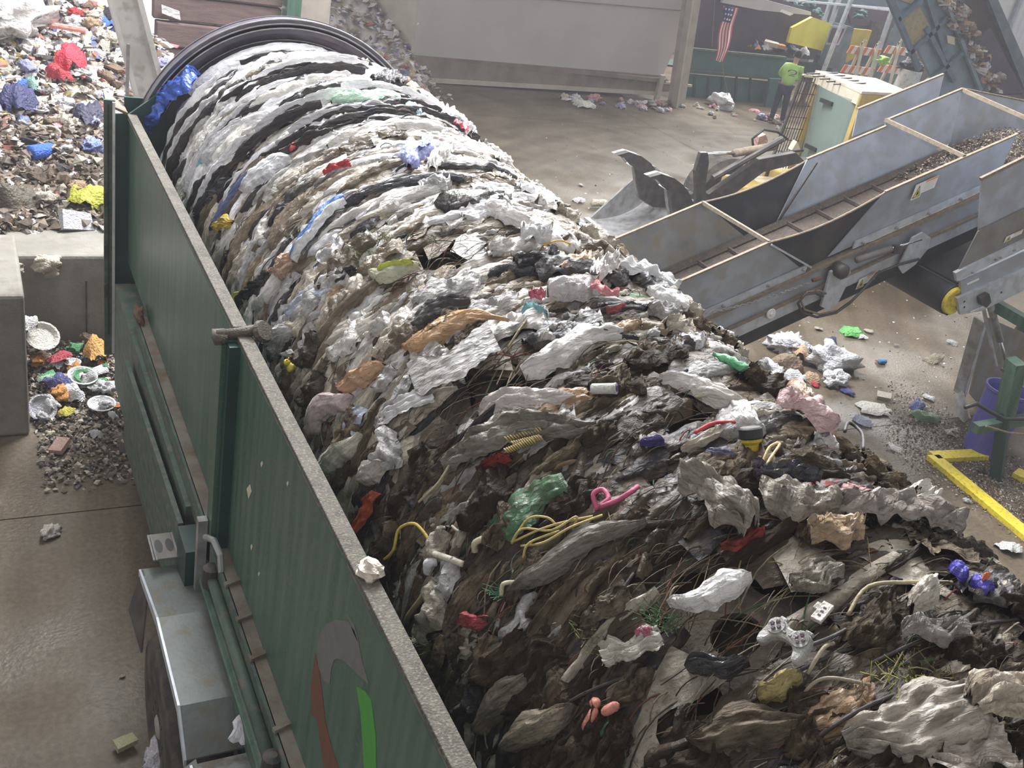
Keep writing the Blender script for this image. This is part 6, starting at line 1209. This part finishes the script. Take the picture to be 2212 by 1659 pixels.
hero('muddy_rag', (1480, 1060), (1640, 1160), 90, .07, 'rag', (.32, .28, .235), 'large crumpled taupe rag on the near right drum', 'rag', m='film', seed=151, lift=.05)
hero('muddy_rag', (1640, 1080), (1800, 1130), 80, .07, 'rag', (.36, .32, .27), 'large crumpled beige rag right of the taupe one', 'rag', m='film', seed=152, lift=.05)
hero('muddy_rag', (1780, 1110), (2060, 1170), 70, .06, 'rag', (.32, .28, .25), 'long wrinkled greyish rag on the right shoulder near the end', 'rag', m='film', seed=153, lift=.05)
hero('clear_wrap', (1950, 1090), (2010, 1110), 50, .05, 'rag', (.62, .58, .52), 'cream crumpled film on the right silhouette above the wrinkled rag', 'film', m='film_clean', seed=154, lift=.06)
hero('tan_bag', (1740, 1190), (1850, 1180), 60, .06, 'rag', (.44, .31, .19), 'tan crumpled bag on the near right drum under the beige rag', 'bag', m='film', seed=155, lift=.06)
hero('red_cloth', (1560, 1200), (1650, 1170), 26, .03, 'rag', (.32, .05, .05), 'dark red cloth beside the tan crumpled bag', 'cloth', m='muddy', seed=156, lift=.05)
hero('black_bag', (1490, 1450), (1620, 1430), 44, .05, 'bag', (.035, .033, .036), 'black glossy bag left of the game controller', 'bag', m='film_shiny', seed=157, lift=.05)
hero('black_bag', (1620, 1040), (1760, 1060), 50, .05, 'rag', (.02, .02, .028), 'shiny black bag under the yellow torch', 'bag', m='film_shiny', seed=158, lift=.05)
hero('grey_film', (1950, 1330), (2010, 1290), 40, .05, 'bag', (.55, .50, .43), 'cream pointed film left of the blue wrappers', 'film', seed=159, lift=.07)
hero('grey_film', (1940, 1390), (2080, 1400), 50, .05, 'rag', (.33, .30, .28), 'greyish translucent bag below the cream pointed film', 'bag', m='film', seed=160, lift=.05)
hero('paper_leaf', (1270, 1340), (1370, 1310), 50, .04, 'rag', (.26, .22, .16), 'grey-brown round rag left of the paper towel', 'rag', m='muddy', seed=161, lift=.05)
hero('purple_film', (1385, 975), (1435, 965), 16, .02, 'bag', (.05, .04, .20), 'small dark violet and pink wrapper in the muddy middle', 'wrapper', seed=162, lift=.06)
hero('blue_cloth', (1520, 990), (1590, 1000), 22, .03, 'bag', (.14, .16, .28), 'dusty blue cloth left of the yellow torch', 'cloth', m='film', seed=163, lift=.05)
hero('film_scrap', (1700, 1270), (1800, 1240), 60, .04, 'rag', (.24, .21, .17), 'dusty clear film under the tan crumpled bag', 'film', m='film', seed=164, lift=.05)
# cords, hoses and strings
def dcord(name, pxs, rad, col, label, cat, lift=.06, m='cord', n=8, parent=None):
    P = []
    for k, p_ in enumerate(pxs): th, y, d = cyl(*p_); P.append(Vector(dp(th, y, Rs(y) + lift + (.012 if 0 < k < len(pxs) - 1 else -.01))))
    Q = []
    for k in range(len(P) - 1):
        a, b_, c, d = P[max(0, k - 1)], P[k], P[k + 1], P[min(len(P) - 1, k + 2)]
        for s_ in range(5):
            t_ = s_ / 5; Q.append(.5 * ((2 * b_) + (c - a) * t_ + (2 * a - 5 * b_ + 4 * c - d) * t_ ** 2 + (3 * b_ - a - 3 * c + d) * t_ ** 3))
    Q.append(P[-1]); ctr = sum(Q, Vector()) / len(Q)
    o = MB().tube(Q, rad, n).build(name, M[m], smooth=True, color=col, loc=ctr); return tag(o, label, cat)
dcord('yellow_hose', [(798, 1262), (830, 1225), (868, 1195), (880, 1150), (908, 1136), (930, 1150), (950, 1192)], .006, (.62, .44, .08), 'yellow hose curving beside the green panel on the near drum', 'hose')
dcord('brown_hose', [(948, 1250), (935, 1290), (905, 1330), (888, 1345)], .011, (.26, .20, .11), 'thick khaki hose below the yellow one', 'hose')
dcord('white_bone', [(942, 1200), (965, 1204), (1010, 1222)], .012, (.62, .56, .46), 'cream stick with a white end above the khaki hose', 'stick')
dcord('foam_end', [(935, 1238), (945, 1222), (952, 1215)], .019, (.70, .69, .74), 'white bulb hanging under the cream stick', 'plastic bulb')
dcord('beige_cord', [(905, 1095), (965, 1050), (1005, 985), (1055, 940)], .005, (.42, .37, .25), 'long beige cord running up the drum below the pinkish bag', 'cord')
dcord('beige_cord', [(1100, 760), (1130, 725), (1160, 690), (1200, 660)], .005, (.30, .24, .13), 'brown string between the tan bag and the knotted scrap', 'string')
for k, pts_ in enumerate(([(1120, 1185), (1160, 1140), (1200, 1138), (1215, 1150)], [(1125, 1180), (1180, 1165), (1230, 1150), (1290, 1130)], [(1140, 1190), (1195, 1190), (1250, 1160), (1310, 1128)], [(1120, 1182), (1150, 1160), (1210, 1165), (1260, 1138), (1250, 1150)], [(1145, 1215), (1165, 1190), (1220, 1160)])):
    dcord('yellow_string', pts_, .0042, (.50, .40, .14), 'one of the looped ochre strings bunched on the near middle of the drum', 'string', lift=.08)['group'] = 'ochre strings bunched together'
dcord('red_cable', [(1500, 945), (1540, 935), (1600, 938), (1650, 955)], .007, (.55, .05, .05), 'red cable on the drum below the cream twisted bag', 'cable')
dcord('green_string', [(1500, 868), (1560, 875), (1620, 905), (1660, 930)], .006, (.42, .44, .26), 'pale green cord crossing above the red cable', 'cord')
dcord('black_string', [(1805, 960), (1815, 935), (1840, 960), (1845, 1000)], .007, (.03, .03, .03), 'black looped cord on the right shoulder of the drum', 'cord', lift=.10)
dcord('pink_ribbon', [(1295, 1110), (1290, 1085), (1310, 1075), (1322, 1095), (1305, 1110), (1340, 1098), (1370, 1080), (1380, 1060)], .009, (.50, .08, .18), 'magenta curled ribbon in the muddy middle of the drum', 'ribbon')
dcord('yellow_wire', [(1640, 1035), (1650, 1015), (1670, 1008), (1650, 1045), (1645, 1060)], .005, (.62, .46, .20), 'orange-cream wire loop below the yellow torch', 'wire', lift=.11)
dcord('tan_string', [(1830, 1340), (1870, 1290), (1960, 1282), (2050, 1270)], .006, (.36, .31, .18), 'twisted khaki cord left of the blue wrappers', 'cord')
dcord('khaki_root', [(1745, 1465), (1780, 1420), (1800, 1400)], .006, (.42, .36, .26), 'beige root rising beside the game controller', 'root')
dcord('khaki_root', [(1690, 1430), (1735, 1420), (1800, 1395), (1880, 1340)], .006, (.05, .045, .04), 'black controller cable running right from the game controller', 'cable')
dcord('thin_branch', [(1730, 1520), (1760, 1495), (1800, 1484), (1880, 1490)], .005, (.28, .24, .18), 'thin grey twig right of the corn husk', 'twig')
dcord('orange_string', [(1170, 552), (1200, 550), (1228, 549)], .004, (.70, .40, .05), 'orange string over the edge of the matt black bag', 'string', lift=.09)
dcord('dark_cord', [(985, 1140), (1010, 1155), (1020, 1130), (1045, 1118)], .005, (.45, .42, .36), 'pale wire curl left of the ochre strings', 'wire')
dcord('white_root', [(1035, 1195), (1045, 1180), (1075, 1160)], .012, (.62, .55, .38), 'cream curled peel left of the long grey muddy sheet', 'peel')
dcord('cream_peel', [(1092, 1290), (1105, 1270), (1122, 1262)], .008, (.60, .55, .38), 'cream peel at the lower end of the long grey muddy sheet', 'peel')
for k, (a, b_) in enumerate((((890, 1480), (1060, 1300)), ((1240, 1480), (1370, 1240)), ((1560, 1560), (1900, 1380)), ((1100, 1600), (1420, 1440)), ((1400, 1640), (1760, 1520)), ((1850, 1450), (2200, 1340)), ((1700, 1640), (2000, 1480)))):
    dcord('dark_cord', [a, ((a[0] + b_[0]) / 2 + 8, (a[1] + b_[1]) / 2 - 14), b_], .006, (.035, .03, .03), 'dark cord stretched round the muddy near end of the drum', 'cord', lift=.045)['group'] = 'dark cords round the near drum'
# coiled springs, yellow and black
for k, (a, b_) in enumerate((((1105, 965), (1180, 945)), ((1120, 975), (1180, 962)), ((1105, 990), (1165, 968)))):
    th0_, y0_, _ = cyl(*a); th1_, y1_, _ = cyl(*b_); P = []
    for s_ in range(90):
        t_ = s_ / 89; th_ = th0_ + (th1_ - th0_) * t_; y_ = y0_ + (y1_ - y0_) * t_; w = t_ * 2 * PI * 13; P.append(dp(th_, y_ + .011 * math.cos(w), Rs(y_) + .075 + .011 * math.sin(w)))
    ctr = Vector(P[45]); o = MB().tube(P, .0035, 5).build('coiled_cord', M['cord'], smooth=True, color=(.50, .40, .16), loc=ctr); tag(o, ('upper', 'middle', 'lower')[k] + ' coil of yellowish phone cord lying in the muddy middle of the drum', 'coiled cord', 'coils of the phone cord')
def place(root, px, py, yaw, lift=.05, tilt=0, roll=0):
    th, y, d = cyl(px, py); root.matrix_world = dmat(th, y, Rs(y) + lift, yaw) @ Matrix.Rotation(tilt, 4, 'X') @ Matrix.Rotation(roll, 4, 'Y'); return root
# game controller: body with two grips, pads and buttons (local x = width)
gc = thing('game_controller', 'light grey game controller lying on the near drum', 'game controller', (0, 0, 0))
mb = MB(); n = 40
def outl(k):
    a = 2 * PI * k / n; return a
top_ = [(-.078, .018), (-.070, .034), (-.050, .040), (-.028, .036), (-.012, .026), (.012, .026), (.028, .036), (.050, .040), (.070, .034), (.078, .018), (.082, -.006), (.086, -.040), (.082, -.062), (.068, -.068), (.056, -.058), (.046, -.034), (.030, -.020), (.012, -.016), (-.012, -.016), (-.030, -.020), (-.046, -.034), (-.056, -.058), (-.068, -.068), (-.082, -.062), (-.086, -.040), (-.082, -.006)]
gb = MB().prism([(x, y, 0) for x, y in top_], (0, 0, .03)).build('controller_body', M['litter'], gc, color=(.36, .36, .335), bevel=.009); 
for sx in (-1, 1): MB().lathe((sx * .048, .008, .030), (0, 0, 1), [(.030, 0), (.029, .004), (.0, .005)], 24).build('button_pad', M['litter'], gc, color=(.33, .33, .31))
for dx_, dy_ in ((0, .013), (0, -.013), (.013, 0), (-.013, 0)):
    MB().lathe((.048 + dx_, .008 + dy_, .034), (0, 0, 1), [(.0062, 0), (.0062, .005), (.0, .006)], 12).build('round_button', M['litter'], gc, color=(.14, .10, .12))
    MB().box((-.048 + dx_ - .006, .008 + dy_ - .006, .034), (-.048 + dx_ + .006, .008 + dy_ + .006, .039)).build('direction_button', M['litter'], gc, color=(.16, .13, .15), bevel=.002)
for dx_ in (-.011, .011): MB().box((dx_ - .005, .0, .030), (dx_ + .005, .005, .034)).build('menu_button', M['litter'], gc, color=(.16, .14, .15))
for sx in (-1, 1): MB().box((sx * .050 - .014, .038, .008), (sx * .050 + .014, .050, .022)).build('shoulder_button', M['litter'], gc, color=(.34, .34, .32), bevel=.003)
place(gc, 1712, 1412, -1.32, .09, .2, -.15); gc.scale = (.86, .86, 1.1)
rb_ = thing('circuit_box', 'small white grimy plastic box above the game controller', 'plastic box', (0, 0, 0)); MB().box((-.035, -.016, 0), (.035, .016, .014)).build('box_body', M['litter'], rb_, color=(.62, .58, .52), bevel=.002)
MB().box((.0, .016, 0), (.026, .030, .01)).build('box_tab', M['litter'], rb_, color=(.55, .52, .46), bevel=.002)
for k in range(3): MB().box((-.02 + .015 * k, -.004, .014), (-.015 + .015 * k, .004, .016)).build('box_slot', M['black'], rb_)
place(rb_, 1775, 1352, .35, .08)
# white bottle with violet cap
bo = thing('small_bottle', 'small white bottle with a violet end in the middle of the drum', 'bottle', (0, 0, 0)); MB().lathe((-.045, 0, .02), (1, 0, 0), [(.016, 0), (.020, .004), (.020, .075), (.021, .09)], 20).build('bottle_body', M['litter'], bo, color=(.62, .62, .56), smooth=True)
MB().lathe((.045, 0, .02), (1, 0, 0), [(.0215, 0), (.0215, .006)], 20).build('bottle_collar', M['litter'], bo, color=(.60, .60, .58)); MB().lathe((.051, 0, .02), (1, 0, 0), [(.012, 0), (.012, .003)], 18).build('bottle_cap', M['litter'], bo, color=(.10, .07, .22))
place(bo, 1308, 872, -.75, .08, 0, -.1)
# pink sausages
for (a, b_, w_, lb) in (((1282, 1580), (1306, 1540), .014, 'long pink sausage lying on the muddy near drum'), ((1298, 1530), (1312, 1524), .017, 'short pink sausage end at the top of the long one'), ((1322, 1548), (1352, 1532), .015, 'pink sausage lying across beside the long one')):
    A_, B2 = [Vector(dp(c_[0], c_[1], Rs(c_[1]) + .075)) for c_ in (cyl(*a), cyl(*b_))]; d = B2 - A_; L = d.length
    o = MB().lathe(A_, d, [(.002, -.006), (w_ * .7, 0), (w_, .012), (w_ * 1.02, L * .5), (w_, L - .01), (w_ * .7, L), (.002, L + .006)], 14).build('sausage', M['litter'], smooth=True, color=(.62, .24, .18), loc=(A_ + B2) / 2); tag(o, lb, 'sausage')
# torch, black and yellow
to = thing('torch', 'black and yellow plastic torch head on the right side of the drum', 'torch', (0, 0, 0)); MB().lathe((0, 0, 0), (.2, .5, 1), [(.02, 0), (.024, .03), (.034, .04), (.034, .05)], 20).build('torch_neck', M['litter'], to, color=(.60, .46, .03), smooth=False)
MB().lathe((.009, .022, .044), (.2, .5, 1), [(.037, 0), (.04, .005), (.04, .035), (.034, .04)], 20).build('torch_head', M['black'], to); place(to, 1622, 995, .3, .06)
# green bottle crushed
gb_ = thing('green_bottle', 'crushed translucent green bottle on the right shoulder of the drum', 'bottle', (0, 0, 0)); mb = MB().lathe((-.12, 0, .035), (1, 0, 0), [(.012, 0), (.014, .02), (.036, .06), (.030, .09), (.038, .12), (.026, .15), (.036, .19), (.033, .22), (.01, .225)], 14); mb.v = [tuple(Vector(v) * 1.0 + Vector((0, 0, .010 * noise.noise(Vector(v) * 40)))) for v in mb.v]; mb.build('bottle_body', M['litter'], gb_, color=(.16, .52, .26), smooth=True)
MB().lathe((-.135, 0, .035), (1, 0, 0), [(.014, 0), (.014, .016)], 12).build('bottle_cap', M['litter'], gb_, color=(.10, .40, .20)); place(gb_, 1570, 808, -.9, .06); gb_.scale = (.62, .62, .62)
# yellow toy duck
dk = thing('toy_duck', 'small yellow toy with an orange beak near the panel hinge', 'toy', (0, 0, 0)); MB().blob((0, 0, .02), (.026, .022, .020), .1, 3, 14, 10).build('toy_body', M['litter'], dk, color=(.70, .60, .04), smooth=True); MB().blob((.018, 0, .045), (.017, .016, .016), .05, 3, 12, 8).build('toy_head', M['litter'], dk, color=(.70, .60, .04), smooth=True)
MB().blob((.036, -.002, .042), (.010, .008, .004), .05, 3, 8, 6).build('toy_beak', M['litter'], dk, color=(.70, .25, .05), smooth=True); 
for s_ in (-1, 1): MB().blob((.026, .010 * s_, .052), (.004, .004, .004), 0, 3, 6, 5).build('toy_eye', M['black'], dk)
place(dk, 652, 800, .5, .07)
hero('white_scrap', (632, 775), (652, 765), 16, .03, 'rag', (.68, .66, .64), 'white lump just above the small yellow toy', 'scrap', seed=171, lift=.06)
# tufts of moss and greens
def tuft(px, py, n, rad, col, label):
    th, y, _ = cyl(px, py); r = random.Random(px); mb = MB(); c0 = Vector(dp(th, y, Rs(y) + .03)); nn = Vector((math.sin(th), 0, math.cos(th)))
    for _ in range(n):
        p_ = c0 + Vector((r.gauss(0, rad), r.gauss(0, rad), 0)); p_ += nn * .0; q_ = p_ + nn * r.uniform(.01, .035) + Vector((r.gauss(0, .02), r.gauss(0, .02), 0)); mb.bar(p_, q_, .002, .001)
    tag(mb.build('moss_tuft', M['cord'], color=col, loc=c0), label, 'moss', kind='stuff')
for a in ((800, 545, 150, .06, (.12, .16, .04), 'moss clump caught between pale bags in the middle of the drum'), (850, 515, 120, .05, (.14, .17, .05), 'green moss line above the pale bags in the middle of the drum'), (990, 430, 110, .05, (.10, .20, .04), 'green leafy tuft beside the dark bag on the upper drum'), (1985, 1475, 200, .05, (.34, .34, .05), 'yellow-green grass tuft near the right edge of the near drum'), (2080, 1480, 160, .06, (.14, .14, .05), 'olive moss patch right of the yellow-green grass'), (1430, 1335, 120, .03, (.05, .13, .04), 'dark green leaves left of the paper towel'), (1090, 1280, 70, .02, (.05, .20, .09), 'green threads by the cream peel'), (935, 1380, 70, .03, (.09, .13, .04), 'small moss tuft by the panel on the near drum'), (1300, 1375, 90, .05, (.11, .14, .04), 'moss streak above the translucent torn bag')): tuft(*a)
#ENDDRUM
def to_px(P):
    v = _R.T @ (np.array(P) - CAM); return PCX + FPX * v[0] / v[2], PCY + FPX * v[1] / v[2]
def relabel(objs, marks):
    lab = {}
    for o in objs:
        px, py = to_px(o.matrix_world.translation if o.matrix_world.translation.length > .01 else o.location); a, b_, nm = min(marks, key=lambda m: (m[0] - px) ** 2 + (m[1] - py) ** 2); dx, dy = px - a, py - b_
        d = math.hypot(dx, dy); side = ('right of' if dx > 0 else 'left of') if abs(dx) > abs(dy) else ('below' if dy > 0 else 'above'); near = 'just ' if d < 55 else ''
        o['_base'] = o['label'].split(' round ')[0].split(' to the')[0].split(' lying in')[0].split(' riding')[0].split(' lying on')[0].split(' scattered')[0].split(' in the litter')[0].replace(' clinging', '').replace(' stuck', '')
        lab.setdefault(f"{o['_base']} {near}{side} {nm}", []).append((d, o))
    for k, l_ in lab.items():
        l_.sort(key=lambda q: q[0])
        for i, (d, o) in enumerate(l_):
            if len(l_) > 1:
                w_ = k.split(' '); pre = ['closest', 'second', 'third', 'fourth', 'fifth', 'sixth', 'seventh', 'eighth', 'ninth', 'tenth'][min(i, 9)]; kk_ = f'{pre} {k}'
            else: kk_ = k
            ws = kk_.split(' '); o['label'] = ' '.join(ws[:16]); del o['_base']
            if len(l_) == 1 and 'group' in o: pass
DM_ = [(1710, 1415, 'the game controller'), (1775, 1350, 'the small white plastic box'), (1540, 1290, 'the white paper towel'), (1375, 1410, 'the translucent torn bag'), (1300, 1550, 'the pink sausages'), (1980, 1580, 'the large pleated bag'), (2080, 1270, 'the blue wrappers'), (1690, 1500, 'the corn husk'), (1985, 1475, 'the yellow-green grass tuft'), (1250, 1210, 'the long muddy sheet'), (1200, 1160, 'the ochre strings'), (860, 1190, 'the yellow hose'), (905, 1310, 'the khaki hose'), (1040, 1340, 'the small red netting tangle'), (1320, 1090, 'the magenta ribbon'), (1620, 995, 'the black and yellow torch'), (1560, 1110, 'the large taupe rag'), (1720, 1110, 'the large beige rag'), (1920, 1140, 'the long wrinkled rag'), (1795, 1185, 'the tan crumpled bag'), (1720, 930, 'the pink twisted cloth'), (1575, 805, 'the green bottle'), (1308, 872, 'the small white bottle'), (1145, 970, 'the coiled yellow cord'), (1080, 1015, 'the dark red netting'), (1240, 765, 'the white pleated bag'), (1130, 890, 'the pinkish folded bag'), (990, 795, 'the square clear sheet'), (990, 725, 'the long tan bag'), (890, 890, 'the silvery wrap'), (1245, 650, 'the white knotted bag'), (1140, 590, 'the matt black bag'), (1380, 605, 'the bright white crinkled bag'), (1155, 685, 'the turquoise knotted scrap'), (790, 820, 'the orange-tan bag'), (720, 890, 'the pale pink torn bag'), (750, 990, 'the cream leaf-shaped sheet'), (810, 1110, 'the orange netting'), (652, 800, 'the yellow toy'), (680, 655, 'the bluish white bag'), (620, 590, 'the tan paper bags'), (700, 500, 'the long pointed blue film'), (855, 600, 'the yellow-green printed bag'), (870, 425, 'the long shiny black band'), (1080, 435, 'the pure white torn paper'), (1190, 520, 'the wrinkled off-white bag'), (905, 345, 'the blue printed pouch'), (735, 380, 'the red cloth strip'), (585, 390, 'the white puffed bag'), (490, 490, 'the yellow printed film'), (510, 310, 'the long curling white bag'), (790, 230, 'the pale green bag'), (840, 190, 'the black crumpled bag'), (768, 155, 'the beige round bag'), (390, 200, 'the bright blue bag'), (990, 290, 'the red-patterned bag'), (940, 200, 'the white twisted bag'), (570, 180, 'the topmost white bag'), (440, 350, 'the turquoise film patch'), (1100, 1580, 'the curled khaki sheet'), (1620, 1590, 'the brown pleated bag'), (1555, 1440, 'the black glossy bag'), (1090, 1500, 'the grey-brown folded sheet'), (1600, 1185, 'the dark red cloth')]
HM_ = [(150, 135, 'the bright red cloth on the heap'), (192, 440, 'the yellow-green bag on the heap'), (92, 345, 'the blue container on the heap'), (158, 482, 'the square carton on the heap'), (40, 75, 'the big white heap-top bag'), (120, 70, 'the pinkish pipe on the heap'), (35, 228, 'the navy cloth on the heap'), (185, 262, 'the dark garment on the heap'), (20, 440, 'the brown sack on the heap'), (205, 330, 'the light blue heap bag'), (110, 560, 'the grey concrete block edge')]
gsel = lambda f: [o for o in TMP + list(DPC) if 'group' in o and f(o['group'])]
relabel([o for o in DPC], DM_)
relabel(gsel(lambda g: g == 'dark cords round the near drum'), DM_)
relabel(gsel(lambda g: 'in the heap behind' in g), HM_)
relabel(gsel(lambda g: 'inclined conveyor' in g), [(2060, 20, 'the belt top of the blue conveyor'), (2100, 80, 'the middle of the blue conveyor'), (2150, 150, 'the foot of the blue conveyor')])
relabel(gsel(lambda g: 'sorting bench' in g), [(1640, 105, 'the dark machine wall on the bench'), (1735, 115, 'the worker on the bench')])
relabel(gsel(lambda g: 'along the green bench' in g), [(1262, 230, 'the long pale floor paper'), (1400, 220, 'the hopper edge on the floor'), (1553, 232, 'the white floor bag by the bench'), (1650, 250, 'the green bench leg')])
relabel(gsel(lambda g: 'between block and trailer' in g), [(100, 780, 'the leaning foam tray'), (240, 830, 'the orange food wrapper'), (190, 880, 'the round white lid'), (140, 935, 'the pinkish floor carton'), (120, 880, 'the white yoghurt pot')])
for o in TMP:
    if '_w' in o: del o['_w']
